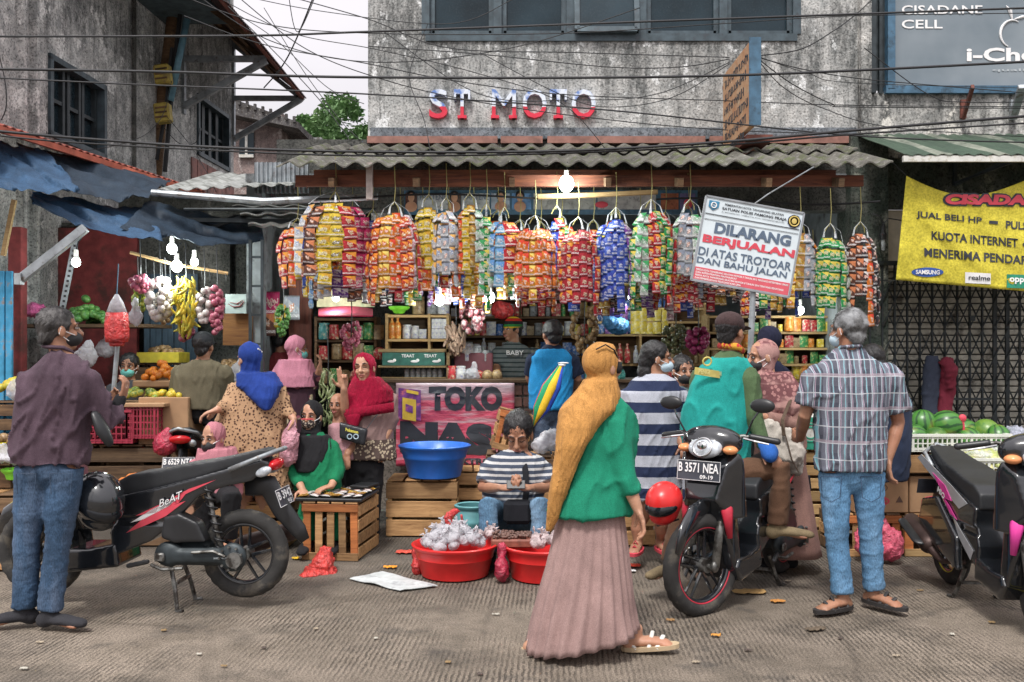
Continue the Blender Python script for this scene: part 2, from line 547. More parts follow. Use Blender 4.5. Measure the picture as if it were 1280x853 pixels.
def roofing(name, base=(.17, .165, .15), moss=(.10, .12, .05)):
    n = NT(name)
    c = n.mix(n.ramp(n.noise(4, 7, rough=.7), [(.3, 0), (.65, 1)]), sc3(base, .4), sc3(base, 1.35))
    c = n.mix(n.ramp(n.noise(9, 7, v=n.map((1, .5, 1)), rough=.7), [(.5, 0), (.62, .8)]), c, moss)
    c = n.mix(n.ramp(n.noise(22, 6, rough=.75), [(.56, 0), (.66, .75)]), c, (.42, .42, .38))
    c = n.mix(1.0, c, n.ramp(n.rnd(), [(0, .7), (1, 1.15)]), 'MULTIPLY')
    n.set(col=c, rough=.95, spec=.2, nrm=n.bump(n.noise(30, 6), .6, .012))
    return n.m

def rusty(name, base=(.22, .10, .07), b2=(.08, .07, .07), orand=.3, rough=.75, metal=.2):
    n = NT(name)
    c = n.mix(n.ramp(n.noise(4, 7, rough=.75), [(.35, 0), (.62, 1)]), b2, base)
    c = n.mix(n.ramp(n.noise(16, 6, rough=.7), [(.55, 0), (.7, .6)]), c, sc3(base, .35))
    c = n.mix(1.0, c, n.ramp(n.rnd(), [(0, 1 - orand), (1, 1.1)]), 'MULTIPLY')
    n.set(col=c, rough=rough, metal=metal, nrm=n.bump(n.noise(40, 5), .3, .006))
    return n.m

MAT = {}
MAT['road'] = m_road()
MAT['facade'] = concrete('stained_facade_plaster', (.62, .62, .60), .75, peel=(.80, .82, .82), drip=4.45)
MAT['facade2'] = concrete('stained_side_plaster', (.62, .61, .58), .8, peel=(.78, .76, .70), drip=4.0)
MAT['mossy'] = concrete('mossy_black_plaster', (.13, .14, .12), .9, moss=(.035, .05, .04), peel=(.30, .31, .26))
MAT['leftwall'] = concrete('grey_left_plaster', (.68, .68, .66), .75, peel=(.82, .82, .80), drip=5.3)
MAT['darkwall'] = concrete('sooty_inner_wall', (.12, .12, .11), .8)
MAT['inner'] = M('shop_inner_paint', (.20, .22, .23), .85, col2=(.07, .07, .07))
MAT['redwall'] = M('maroon_painted_wall', (.20, .035, .035), .8, var=.4, col2=(.08, .03, .025), c2t=.55, c2s=3, bump=.4)
MAT['step'] = concrete('worn_concrete_step', (.2, .19, .17), .5)
MAT['roof'] = roofing('mossy_fibre_cement', (.135, .13, .115))
MAT['roofdark'] = roofing('dark_old_roofing', (.09, .085, .085), (.05, .04, .035))
MAT['rust'] = rusty('rusty_red_steel', (.30, .10, .07), (.14, .06, .05))
MAT['rustroof'] = rusty('rusted_roof_sheet', (.10, .045, .04), (.045, .04, .045))
MAT['steel'] = M('weathered_galvanised_steel', (.33, .36, .38), .5, .5, var=.35, col2=(.15, .12, .10), c2t=.62, c2s=12)
MAT['dksteel'] = M('dark_painted_steel', (.035, .045, .05), .5, .4, var=.4)
MAT['black'] = M('black_rubber_cable', (.012, .013, .015), .55, var=.3, bump=0)
MAT['frame'] = M('blue_grey_window_frame', (.06, .085, .10), .5, .3, var=.35, col2=(.05, .06, .07), c2s=14)
MAT['wood'] = wood('crate_wood', (.50, .31, .15), (.22, .12, .055))
MAT['wood_old'] = wood('old_dark_wood', (.20, .13, .075), (.07, .045, .03))
MAT['wood_or'] = wood('orange_stained_wood', (.52, .20, .07), (.26, .09, .035))
MAT['wood_light'] = wood('pale_pine', (.55, .40, .20), (.33, .21, .10))
MAT['beam'] = wood('red_brown_beam', (.22, .085, .05), (.08, .035, .03))
MAT['white'] = M('white_paint', (.75, .76, .75), .5, var=.08)
MAT['offwhite'] = M('grubby_white_plastic', (.62, .62, .58), .5, var=.15, col2=(.45, .43, .36), c2s=20)
MAT['blk'] = M('black_plastic', (.018, .019, .021), .38, var=.3, bump=.1, bs=200)
MAT['red'] = M('glossy_red_plastic', (.62, .022, .022), .32, var=.12, bump=.05, bs=20)
MAT['blue'] = M('blue_plastic_tub', (.03, .15, .56), .36, var=.12, bump=.08, bs=20)
MAT['ink'] = M('black_print', (.03, .035, .045), .6, var=.2, bump=0)
MAT['inkblue'] = M('slate_print', (.09, .13, .19), .6, var=.15, bump=0)
MAT['inkred'] = M('red_print', (.60, .06, .09), .6, var=.1, bump=0)
MAT['inkwhite'] = M('white_print', (.80, .80, .80), .6, var=.06, bump=0)

def glass_dark(name, col=(.012, .024, .032)):
    n = NT(name)
    c = n.mix(n.ramp(n.noise(1.5, 5), [(.3, 0), (.7, 1)]), sc3(col, .7), sc3(col, 1.8))
    c = n.mix(n.ramp(n.noise(60, 4), [(.5, 0), (.8, .5)]), c, (.04, .055, .065))
    n.set(col=c, rough=n.ramp(n.noise(5, 5), [(.3, .12), (.7, .3)]), spec=.3)
    return n.m
MAT['glass'] = glass_dark('dusty_dark_glass')
n = NT('thin_clear_plastic')
n.set(col=(.8, .85, .88), rough=.25, spec=.8, alpha=n.ramp(n.noise(14, 4), [(.35, .12), (.65, .6)]), nrm=n.bump(n.noise(25, 4, dist=1), .8, .02))
MAT['film'] = n.m
n = NT('milky_plastic_bag')
n.set(col=(.60, .59, .63), rough=.3, spec=.7, alpha=n.ramp(n.noise(9, 4), [(.3, .35), (.65, .85)]), nrm=n.bump(n.noise(18, 5, dist=1.2), .9, .03))
MAT['bagwhite'] = n.m
def bagmat(name, col, a0=.7, a1=1.0):
    if name in _MC: return _MC[name]
    n = NT(name)
    q = n.noise(9, 5, dist=1.4)
    n.set(col=n.mix(n.ramp(q, [(.35, 0), (.65, 1)]), sc3(col, .65), sc3(col, 1.3)), rough=.3, spec=.7, alpha=n.ramp(q, [(.3, a0), (.6, a1)]),
          nrm=n.bump(n.noise(20, 5, dist=1.5), .9, .03))
    _MC[name] = n.m
    return n.m

def packet(name, base, patch, band, ink=(.95, .95, .95)):
    if name in _MC: return _MC[name]
    n = NT(name)
    uv = n.co('UV'); s_ = n.sep(uv)
    u, v = s_[0], s_[1]
    c = n.mix(n.ramp(n.noise(3.5, 3, v=uv), [(.4, 0), (.6, 1)]), sc3(base, .65), sc3(base, 1.05))
    # coloured corner sweep
    sw = n.math('GREATER_THAN', n.math('ADD', n.math('MULTIPLY', u, .5), v), .98)
    c = n.mix(sw, c, band)
    # oval badge
    du = n.math('MULTIPLY', n.math('SUBTRACT', u, .5), 1.15); dv = n.math('MULTIPLY', n.math('SUBTRACT', v, .52), 1.9)
    h_ = sum(map(ord, name)); kx = .8 + (h_ % 5) * .25
    r = n.math('ADD', n.math('MAXIMUM', n.math('ABSOLUTE', n.math('MULTIPLY', du, kx)), n.math('ABSOLUTE', dv)), n.math('MULTIPLY', n.math('SUBTRACT', n.noise(4 + h_ % 3, 2, v=n.map((1, 1, 1), (h_, h_ * .3, 0), v=uv)), .5), .9))
    c = n.mix(n.math('MULTIPLY', n.math('LESS_THAN', r, .27), .85), c, sc3(patch, .85))
    c = n.mix(n.math('GREATER_THAN', n.math('ABSOLUTE', n.math('SUBTRACT', v, .5)), .44), c, sc3(base, .35))
    # brand-like smudge of lettering inside and small print below
    tx = n.math('GREATER_THAN', n.noise(1, 2, v=n.map((26, 9, 1), v=uv)), .52)
    inb = n.math('MULTIPLY', n.math('LESS_THAN', r, .20), tx)
    c = n.mix(inb, c, sc3(band, .55) if sum(patch) > 1.4 else ink)
    lo = n.math('MULTIPLY', n.math('MULTIPLY', n.math('LESS_THAN', v, .24), n.math('GREATER_THAN', v, .12)), n.math('GREATER_THAN', n.noise(1, 2, v=n.map((40, 30, 1), v=uv)), .5))
    c = n.mix(lo, c, ink)
    n.set(col=c, rough=.30, spec=.4, nrm=n.bump(n.noise(6, 5, v=uv, dist=1.5), .9, .02))
    _MC[name] = n.m
    return n.m

def cloth(name, col, var=.2, rough=.88, weave=260, fold=None, sheen=.03, bs=13, bd=.02, bst=.4, st=.3, **kw):
    if name in _MC: return _MC[name]
    n = NT(name)
    c = n.mix(n.ramp(n.noise(6, 5, rough=.6), [(.3, 0), (.7, 1)]), sc3(col, 1 - var), sc3(col, 1 + var))
    sp = n.ramp(n.noise(weave, 2), [(.3, .72), (.65, 1.15)])
    c = n.mix(1.0, c, sp, 'MULTIPLY')
    h = n.noise(bs, 5, v=n.map((1, 1, st)), dist=.8, rough=.55)
    n.set(col=c, rough=rough, spec=.15, sheen=sheen, nrm=n.bump(h, bst, bd), **kw)
    _MC[name] = n.m
    return n.m

def pat(name, fn, rough=.85, bst=.5, bd=.03, weave=260):
    if name in _MC: return _MC[name]
    n = NT(name)
    c = fn(n)
    c = n.mix(1.0, c, n.ramp(n.noise(weave, 2), [(.3, .75), (.65, 1.1)]), 'MULTIPLY')
    n.set(col=c, rough=rough, spec=.2, nrm=n.bump(n.noise(13, 4, v=n.map((1, 1, .3)), dist=.5), bst * .7, bd * .7))
    _MC[name] = n.m
    return n.m

def stripes(a, b, period, duty=.5, axis=2, loc=0.0, wob=.006):
    def f(n):
        z = n.sep(n.co())[axis]
        z = n.math('ADD', z, n.math('MULTIPLY', n.noise(9, 3), wob))
        t = n.math('FRACT', n.math('ADD', n.math('DIVIDE', z, period), loc))
        t = n.math('ABSOLUTE', t)
        return n.mix(n.math('LESS_THAN', t, duty), b, a)
    return f

def denim(name, col, wear=.5):
    if name in _MC: return _MC[name]
    n = NT(name)
    c = n.mix(n.ramp(n.noise(3.2, 5, rough=.6), [(.35, 0), (.65, 1)]), sc3(col, .62), sc3(col, 1.25))
    c = n.mix(n.math('MULTIPLY', n.ramp(n.noise(4, 5, v=n.map((1.6, 1.6, .5)), rough=.6), [(.42, 0), (.7, 1)]), wear), c, (col[0] * 2.4 + .04, col[1] * 1.9 + .03, col[2] * 1.7 + .02))
    sp = n.ramp(n.noise(200, 3, v=n.map((1, 1, .35))), [(.3, .6), (.65, 1.25)])
    c = n.mix(1.0, c, sp, 'MULTIPLY')
    n.set(col=c, rough=.85, spec=.2, nrm=n.bump(n.noise(9, 5, v=n.map((.8, .8, 2.4), rot=(0, .35, 0)), dist=.3), .35, .02))
    _MC[name] = n.m
    return n.m

def skin(name, col):
    if name in _MC: return _MC[name]
    n = NT(name)
    c = n.mix(n.ramp(n.noise(14, 5), [(.3, 0), (.7, 1)]), sc3(col, .82), n.mix(.0, sc3(col, 1.12), (.5, .2, .15)))
    c = n.mix(n.ramp(n.noise(5, 4), [(.45, 0), (.7, .35)]), c, (col[0] * .95, col[1] * .62, col[2] * .55))
    n.set(col=c, rough=.48, spec=.4, sss=.08, nrm=n.bump(n.noise(90, 4), .25, .004))
    n.b.inputs['Subsurface Radius'].default_value = (.02, .008, .004)
    _MC[name] = n.m
    return n.m
SK1 = skin('brown_skin', (.36, .185, .115))
SK2 = skin('light_brown_skin', (.46, .255, .165))
SK3 = skin('dark_brown_skin', (.25, .12, .075))

def hairmat(name, col, grey=None):
    n = NT(name)
    g = n.noise(3, 4, v=n.map((34, 34, 14), rot=(.4, .3, 0)), rough=.65)
    c = n.mix(n.ramp(g, [(.35, 0), (.65, 1)]), sc3(col, .4), sc3(col, 1.6))
    if grey: c = n.mix(n.ramp(n.noise(16, 5), [(.4, 0), (.6, 1)]), c, grey)
    n.set(col=c, rough=.42, spec=.5, nrm=n.bump(g, .7, .008))
    return n.m
HAIR = hairmat('black_hair', (.012, .011, .012))
HAIR2 = hairmat('greying_hair', (.022, .02, .02), (.085, .08, .078))
HAIR3 = hairmat('grey_hair', (.08, .08, .08), (.30, .31, .32))
# ================================================================== THE SETTING
mb = MB()
mb.grid(lambda u, v: V(-120 + 240 * u, -30 + 330 * v, 0), 24, 24)
mb.bld('road', MAT['road'], kind='structure')

# low worn step that carries the stalls
mb = MB()
def stepf(u, v):
    x = -9 + 18 * u
    return V(x, 8.05 + 6 * v + (.05 * noise.noise(V(x * 1.3, 0, 0)) if v == 0 else 0), .11)
mb.slab(stepf, 60, 2, (0, 0, -.13))
mb.bld('pavement', MAT['step'], kind='structure')

WY = 8.8
def wx(px, Y=WY): return (px - 640) / F * Y
def wz(py, Y=WY): return EYE + (HZ - py) / F * Y
XL, XR, XP = wx(460), wx(1072), wx(1092)
shop = thing('shop_building', 'stained grey concrete two-storey building with a long dark window band above the open snack shop', 'building', (XL, WY, 0))
# upper wall around the window band
wt_, wb_ = 7.2, wz(174)
w0, w1, zt, zb = wx(532), wx(996), wz(-70), wz(52)
mb = MB()
def wbox(x0, x1, z0, z1, y0=WY, y1=WY + .22): mb.box(((x0 + x1) / 2, (y0 + y1) / 2, (z0 + z1) / 2), (x1 - x0, y1 - y0, z1 - z0))
wbox(XL, w0, wb_, wt_); wbox(w1, XR, wb_, wt_); wbox(w0, w1, wb_, zb); wbox(w0, w1, zt, wt_)
mb.box((XL + .11, WY + 2.2, (wt_ + 2.7) / 2), (.22, 4.0, wt_ - 2.7))
mb.bld('wall', MAT['facade'], shop, world=True)
# lintel under the roof and the pier at the shop's right
mb = MB(); wbox(wx(345), XR, 2.86, wb_, WY + .02, WY + .22)
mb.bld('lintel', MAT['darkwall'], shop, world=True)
mb = MB(); wbox(wx(1058), wx(1104), 0, wz(205) + .25, WY - .12, WY + .25)
mb.bld('pier', MAT['mossy'], shop, world=True)
# thin plaster patches proud of the wall (grey skim band above the roof flashing)
mb = MB(); wbox(wx(463), wx(1070), wb_ + .002, wz(160), WY - .012, WY + .001)
mb.bld('skim_band', concrete('grey_cement_skim', (.24, .27, .30), .35), shop, world=True)
# window band: outer frame, five bays
wn_ = thing('x', '', '') ; bpy.data.objects.remove(wn_)
mullx = [w0, wx(622), wx(713), wx(803), wx(904), w1]
mb = MB()
mb.bar((w0, WY + .03, zb + .035), (w1, WY + .03, zb + .035), .10, .07, up=V(0, 0, 1))
mb.bar((w0, WY + .03, zt - .035), (w1, WY + .03, zt - .035), .10, .07, up=V(0, 0, 1))
for x in mullx: mb.bar((x, WY + .035, zb + .07), (x, WY + .035, zt - .07), .075, .09)
wf = mb.bld('window_frame', MAT['frame'], shop, world=True)
for i in range(5):
    x0, x1 = mullx[i] + .06, mullx[i + 1] - .06
    dy = 0; mb = MB(); mg = MB()
    z0, z1 = zb + .09, zt - .09
    R = Matrix.Identity(3)
    if i == 2: z0 += 0.0
    for a, b in (((x0, z0), (x1, z0)), ((x1, z0), (x1, z1)), ((x1, z1), (x0, z1)), ((x0, z1), (x0, z0))):
        mb.bar((a[0], WY + .06, a[1]), (b[0], WY + .06, b[1]), .05, .05, up=V(0, 1, 0))
    mg.box(((x0 + x1) / 2, WY + .075, (z0 + z1) / 2), (x1 - x0, .012, z1 - z0))
    f_ = mb.bld('sash', MAT['frame'], shop, world=True)
    g_ = mg.bld('pane', MAT['glass'], shop, world=True)
    if i == 2:       # this sash is pushed open at the bottom
        for q in (f_, g_):
            me = q.data; T = Matrix.Translation(Vector((0, 0, z1 - 0))) @ Matrix.Rotation(-.22, 4, 'X') @ Matrix.Translation(Vector((0, 0, -z1)))
            piv = V(0, WY + .0 - shop.location.y, z1)
            me.transform(Matrix.Translation(piv) @ Matrix.Rotation(math.radians(-9), 4, 'X') @ Matrix.Translation(-piv))
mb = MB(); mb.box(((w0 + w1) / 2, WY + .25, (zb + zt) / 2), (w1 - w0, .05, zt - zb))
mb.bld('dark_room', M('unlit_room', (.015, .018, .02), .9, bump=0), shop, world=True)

# two-tone sign letters
n = NT('red_and_white_letter_face')
zz = n.sep(n.co())[2]
split_ = n.math('LESS_THAN', n.math('ADD', zz, n.math('MULTIPLY', n.noise(9, 3), .03)), .125)
cc = n.mix(n.ramp(n.noise(13, 4), [(.45, 0), (.6, 1)]), (.70, .76, .84), (.12, .22, .52))
cc = n.mix(split_, cc, n.mix(n.ramp(n.noise(8, 5), [(.3, 0), (.7, 1)]), (.45, .01, .03), (.75, .03, .07)))
n.set(col=cc, rough=.5, nrm=n.bump(n.noise(40, 4), .2, .004))
sg = thing('wall_sign', 'raised wall letters ST MOTO, blue and white above and red below', 'sign', P(640, 150, WY))
for ch, x0, x1 in (('S', 537, 560), ('T', 568, 588), ('M', 615, 645), ('O', 653, 683), ('T', 687, 708), ('O', 714, 744)):
    me = text_mesh(ch, 1, 0 if ch == 'M' else .012, .03)
    a = verts(me); mn, mx = a.min(0), a.max(0)
    X0, X1 = wx(x0), wx(x1); Z0, Z1 = wz(150), wz(114)
    b = np.stack([(a[:, 0] - mn[0]) / (mx[0] - mn[0]) * (X1 - X0), -.035 - a[:, 2], (a[:, 1] - mn[1]) / (mx[1] - mn[1]) * (Z1 - Z0)], 1)
    # slab feet: flare top and bottom a little
    set_verts(me, b); me.materials.clear()
    o = link('letter', me, n.m, sg); o.location = (X0 - sg.location.x, -.0, Z0 - sg.location.z)
    mb = MB()
    if ch in 'TM':
        w_ = X1 - X0
        feet = [(w_ / 2, w_ * .28)] if ch == 'T' else [(w_ * .13, w_ * .17), (w_ * .87, w_ * .17)]
        for cx, hw in feet: mb.box((cx, -.035, .014), (hw * 2, .064, .028))
        if ch == 'T':
            for sx in (.06, .94): mb.box((w_ * sx, -.035, Z1 - Z0 - .05), (w_ * .13, .064, .10))
        q = mb.bld('serif', n.m, o)

EY, EZ = 7.3, wz(206, 7.3)
TY, TZ = WY - .01, wz(182, WY)
RX0, RX1 = (345 - 640) / F * EY - .0, (1112 - 640) / F * EY
PITCH = .1775
def corr(x): 
    return .022 * math.cos(2 * PI * x / PITCH)
roof = thing('corrugated_roof', 'mossy grey corrugated fibre-cement roof over the snack shop front', 'roof', (0, EY, 0))
def sheet(x0, x1, v0, v1, lift, name, mat, parent, droop=0):
    nn = max(4, int((x1 - x0) / PITCH * 8))
    m_ = MB()
    def f(u, v):
        x = x0 + (x1 - x0) * u; t = v0 + (v1 - v0) * v
        return V(x, EY + (TY - EY) * t, EZ + (TZ - EZ) * t + corr(x) + lift * (1 - v) + .006 * noise.noise(V(x * 1.7, t * 5, 3)) - droop * (1 - t))
    m_.slab(f, nn, 5, (0, 0, -.012))
    return m_.bld(name, mat, parent, smooth=40, world=True)
k = 0
x = RX0
while x < RX1 - .05:
    x2 = min(x + PITCH * 6, RX1)
    d = .012 * noise.noise(V(x, 3, 1))
    sheet(x, x2 + .03, 0, .55, .012 + .004 * (k % 2), 'sheet', MAT['roof'], roof, d)
    sheet(x, x2 + .03, .5, 1.0, .035 + .004 * (k % 2), 'sheet', MAT['roof'], roof, d)
    k += 1; x = x2
# far-left wing of the roof dips over the alley
mb = MB()
for i, (a, b) in enumerate(((460, 622), (626, 678), (684, 880), (886, 1070))):
    mb.box(((wx(a) + wx(b)) / 2, WY - .035, wz(176.5)), (wx(b) - wx(a), .06, .065))
mb.bld('flashing', M('terracotta_flashing', (.30, .15, .12), .8, var=.3, col2=(.2, .1, .08)), roof, world=True)
mb = MB(); mb.bar((RX0 + .1, EY + .25, EZ - .085), (RX1 - .12, EY + .25, EZ - .085), .05, .09)
mb.bld('purlin', MAT['beam'], roof, world=True)
mb = MB(); mb.bar((RX0 + .1, EY + .95, EZ + .1), (RX1 - .1, EY + .95, EZ + .1), .05, .08)
mb.bld('purlin', MAT['beam'], roof, world=True)
for px in (415, 520, 640, 760, 850, 960, 1050):
    xx = (px - 640) / F * 7.4
    mb = MB(); mb.bar((xx, EY + .06, EZ - .13), (xx, WY, EZ - .13 + .3), .045, .07)
    mb.bld('rafter', MAT['wood_old'], roof, world=True)
room = thing('shop_room', 'dim shop interior behind the counter, grey walls and shelves along the back', 'interior', (0, 11, 0))
mb = MB(); mb.box((.45, 11.7, 1.6), (5.9, .15, 3.2)); mb.bld('wall', MAT['inner'], room, world=True)
mb = MB(); mb.box((-2.45, 10.2, 1.6), (.15, 2.9, 3.2)); mb.bld('wall', MAT['inner'], room, world=True)
mb = MB(); mb.box((3.35, 10.2, 1.6), (.15, 2.9, 3.2)); mb.bld('wall', MAT['inner'], room, world=True)
mb = MB(); mb.box((.45, 10.3, 3.16), (6.0, 3.0, .1)); mb.bld('ceiling', MAT['inner'], room, world=True)

nb = thing('phone_shop_building', 'weathered white-stained building at the right with a large blue-framed window sign', 'building', (XP, WY, 0))
mb = MB()
bx0, bx1, bz0 = wx(1112), wx(1420), wz(112)
wbox(XR + .004, bx0 - .2, wz(205), wt_, WY + .01, WY + .24)
wbox(bx0 - .2, bx1, wz(205), bz0 - .03, WY + .01, WY + .24)
wbox(XR + .004, 9.5, wz(258), wz(205), WY + .02, WY + .24)
wbox(bx1, 9.5, wz(205), wt_, WY + .01, WY + .24)
wbox(bx0 - .2, bx1, wz(-60), wt_, WY + .01, WY + .24)
mb.bld('wall', MAT['facade2'], nb, world=True)
mb = MB(); wbox(wx(1072) + .01, wx(1086), wz(200), wt_, WY - .07, WY + .01)
mb.bld('drain_pipe', MAT['facade2'], nb, world=True)
mb = MB(); wbox(wx(1060), 9.4, wz(262), wz(199), WY - .03, WY + .02)
mb.bld('mossy_band', MAT['mossy'], nb, world=True)
mb = MB(); wbox(wx(1104), 9.4, wz(334), wz(262), WY + .05, WY + .2)
mb.bld('panel', M('beige_wall_panel', (.62, .55, .45), .8, var=.15), nb, world=True)
# window sign
sgn = thing('shop_window_sign', 'big grey translucent window sign reading CISADANE CELL and i-Cherry with an apple-like leaf emblem', 'sign', P(1112, 112, WY))
mb = MB(); mb.box(((bx0 + bx1) / 2, WY + .03, (bz0 + wz(-60)) / 2), (bx1 - bx0, .03, wz(-60) - bz0))
n = NT('grey_sign_film')
zz = n.sep(n.co())[2]
n.set(col=n.mix(n.ramp(n.noise(1.3, 4), [(.3, 0), (.7, 1)]), (.13, .17, .20), (.24, .28, .31)), rough=.35, spec=.5)
mb.bld('panel', n.m, sgn, world=True)
MAT['bluepaint'] = M('faded_blue_paint', (.05, .12, .19), .55, var=.4, col2=(.03, .06, .09), c2s=12)
mb = MB()
mb.bar((bx0, WY - .0, bz0), (bx0, WY - .0, wz(-60)), .07, .1)
mb.bar((bx0 - .05, WY - .0, bz0 - .01), (bx1, WY - .0, bz0 - .01), .09, .07)
mb.bld('frame', MAT['bluepaint'], sgn, world=True)
mb = MB()
mb.bar((wx(1090), WY - .01, bz0 - .04), (wx(1090), WY - .01, wz(-60)), .05, .07)
mb.bar((wx(1101), WY + .02, bz0 - .04), (wx(1101), WY + .02, wz(-60)), .03, .05)
mb.box((wx(1098), WY + .04, (bz0 + wz(-60)) / 2), (.15, .02, wz(-60) - bz0))
mb.bld('side_casement', MAT['dksteel'], sgn, world=True)
X_ = V(1, 0, 0); Z_ = V(0, 0, 1)
def wtext(body, px0, px1, py0, py1, mat, par, Y=WY + .012, bold=.015, **k):
    return put_text(body, V(wx(px0, Y), Y, wz(py1, Y)), X_, Z_, wx(px1, Y) - wx(px0, Y), wz(py0, Y) - wz(py1, Y), mat, par, bold=bold, **k)
wtext('CISADANE', 1127, 1228, 7, 18, MAT['inkwhite'], sgn)
wtext('CELL', 1127, 1178, 25, 36, MAT['inkwhite'], sgn)
wtext('i-Cherry', 1208, 1345, 60, 82, MAT['inkwhite'], sgn, bold=.03)
wtext('quality', 1240, 1300, 86, 90, M('pale_grey_print', (.4, .44, .46), .6), sgn)
mb = MB()
cx, cz = wx(1266, WY), wz(42)
pts = []
for i in range(15):
    t = math.radians(60 + 190 * i / 14); pts.append(V(cx + .115 * math.cos(t), WY + .008, cz + .13 * math.sin(t)))
mb.tube(pts, [.004 + .009 * math.sin(PI * i / 14) for i in range(15)], 6)
mb.tube([V(cx + .0, WY + .008, cz + .13), V(cx - .02, WY + .008, cz + .22), V(cx - .06, WY + .008, cz + .27)], [.006, .02, .003], 6)
mb.tube([V(cx + .02, WY + .008, cz + .14), V(cx + .09, WY + .008, cz + .16), V(cx + .15, WY + .008, cz + .17)], [.005, .014, .003], 6)
mb.bld('emblem', MAT['inkwhite'], sgn, world=True)
# small rusted brackets beneath it
for a, lab in ((1204, 'slim rusted bracket under the phone shop window, the left one'), (1266, 'wide pale rusted bracket under the phone shop window, the right one')):
    mb = MB(); mb.bar(P(a, 148, WY - .02), P(a + 12, 108, WY - .35), .03 if a < 1220 else .07, .05, ch=.004)
    mb.bar(P(a, 148, WY - .02), P(a, 125, WY - .02), .05, .03)
    mb.bld('bracket', MAT['rust'] if a < 1220 else MAT['steel'], world=True, label=lab, cat='bracket')

# green awning
aw = thing('striped_awning', 'green corrugated awning with pale streaks above the yellow banner', 'awning', P(1100, 197, 7.7))
ay0, ay1 = 7.7, WY - .02
za, zb_ = wz(193, 7.7), wz(168, WY - .02)
n = NT('green_awning_sheet')
s_ = n.sep(n.co())
t = n.math('FRACT', n.math('MULTIPLY', n.math('ADD', s_[0], n.math('MULTIPLY', s_[1], .12)), 2.1))
c = n.mix(n.math('LESS_THAN', t, .28), (.05, .085, .055), (.24, .26, .21))
c = n.mix(n.ramp(n.noise(5, 6, rough=.7), [(.4, 0), (.65, .75)]), c, (.03, .05, .035))
n.set(col=c, rough=.6, nrm=n.bump(n.noise(30), .3, .01))
xa0 = (1066 - 640) / F * WY
xa1 = 5.6
k = 0
x = xa0
while x < xa1:
    mb = MB(); w_ = .62; xo = x - (x - xa0) * 0
    def f(u, v, x=x, w_=w_):
        # the left edge flares inwards at the front
        xx = x + w_ * u
        y = ay0 + (ay1 - ay0) * v
        return V(xx - .0 + (1 - v) * (.02), y, za + (zb_ - za) * v + .008 * math.sin(xx * 60) + .012 * noise.noise(V(xx * 2, v * 2, 0)))
    mb.slab(f, 24, 3, (0, 0, -.006)); mb.bld('sheet', n.m, aw, world=True, smooth=40)
    x += w_ - .004; k += 1
mb = MB(); mb.bar((xa0 + .02, ay0 + .02, za - .035), (xa1, ay0 + .02, za - .035), .03, .05)
mb.bld('fascia', MAT['offwhite'], aw, world=True)
mb = MB()
for px in (1196, 1330):
    a = V((px - 640) / F * 8.7, 8.74, wz(232, 8.74)); b = V(a.x, 8.74, wz(200, 8.74)); c_ = V(a.x + .02, ay0 + .1, za - .05)
    mb.bar(a, b, .03); mb.bar(b, c_, .03); mb.bar(a, (a + c_) / 2 + V(.25, 0, .14), .02); mb.bar(a + V(0, 0, .02), c_, .02)
mb.bld('strut', MAT['dksteel'], aw, world=True)

# rolling shutter behind, then the folding gate
sh = thing('rolling_shutter', 'closed grey slatted rolling shutter behind the folding gate', 'shutter', (wx(1180, 9.0), 8.97, .1))
sx0, sx1 = wx(1088, 9.0), 6.2
z = .12
smat = M('grimy_shutter', (.60, .58, .50), .55, .2, var=.3, col2=(.14, .13, .11), c2t=.58, orand=.25)
while z < wz(330, 9.0):
    mb = MB()
    mb.box(((sx0 + sx1) / 2, 8.985, z + .026), (sx1 - sx0, .02, .052), ch=.008)
    mb.bld('slat', smat, sh, world=True)
    z += .062
mb = MB(); mb.box(((sx0 + sx1) / 2, 9.03, 1.4), (sx1 - sx0 + .2, .03, 2.8)); mb.bld('added_backing', MAT['darkwall'], sh, world=True)  # dark board added behind the slats to block sky light through their gaps
g0, g1 = wx(1086, 8.7), 5.4
gz0, gz1 = .13, wz(332, 8.7)
gate = thing('folding_gate', 'black scissor-folding steel gate across the closed shop front', 'gate', (g0, 8.68, .1))
sp = .118
nb_ = int((g1 - g0) / sp)
gm = M('black_gate_paint', (.025, .032, .035), .5, .4, var=.4, col2=(.09, .05, .035), c2t=.66, c2s=20)
for i in range(nb_ + 1):
    mb = MB(); x = g0 + i * sp; wd = .02 if i not in (10, 11) else .045
    mb.box((x, 8.68, (gz0 + gz1) / 2), (wd * .8, .022, gz1 - gz0))
    mb.bld('upright', gm, gate, world=True)
rows = 4; hh = (gz1 - gz0 - .1) / rows
for r in range(rows):
    for i in range(0, nb_ - 1):
        mb = MB(); x = g0 + i * sp; zc = gz0 + .05 + hh * r
        mb.bar((x, 8.663, zc), (x + 2 * sp, 8.663, zc + hh * .95), .009, .013, up=V(0, 1, 0))
        mb.bar((x, 8.697, zc + hh * .95), (x + 2 * sp, 8.697, zc), .009, .013, up=V(0, 1, 0))
        mb.bld('lattice', gm, gate, world=True)
mb = MB(); mb.bar((g0 - .05, 8.68, gz1 + .02), (g1, 8.68, gz1 + .02), .05, .04); mb.bar((g0 - .05, 8.68, gz0 - .015), (g1, 8.68, gz0 - .015), .05, .025)
mb.box((wx(1215, 8.66), 8.655, wz(398, 8.66)), (.05, .02, .05)); mb.bar(P(1190, 499, 8.64), P(1238, 499, 8.64), .02, .02, up=V(0, 0, 1))
mb.bld('rail', gm, gate, world=True)

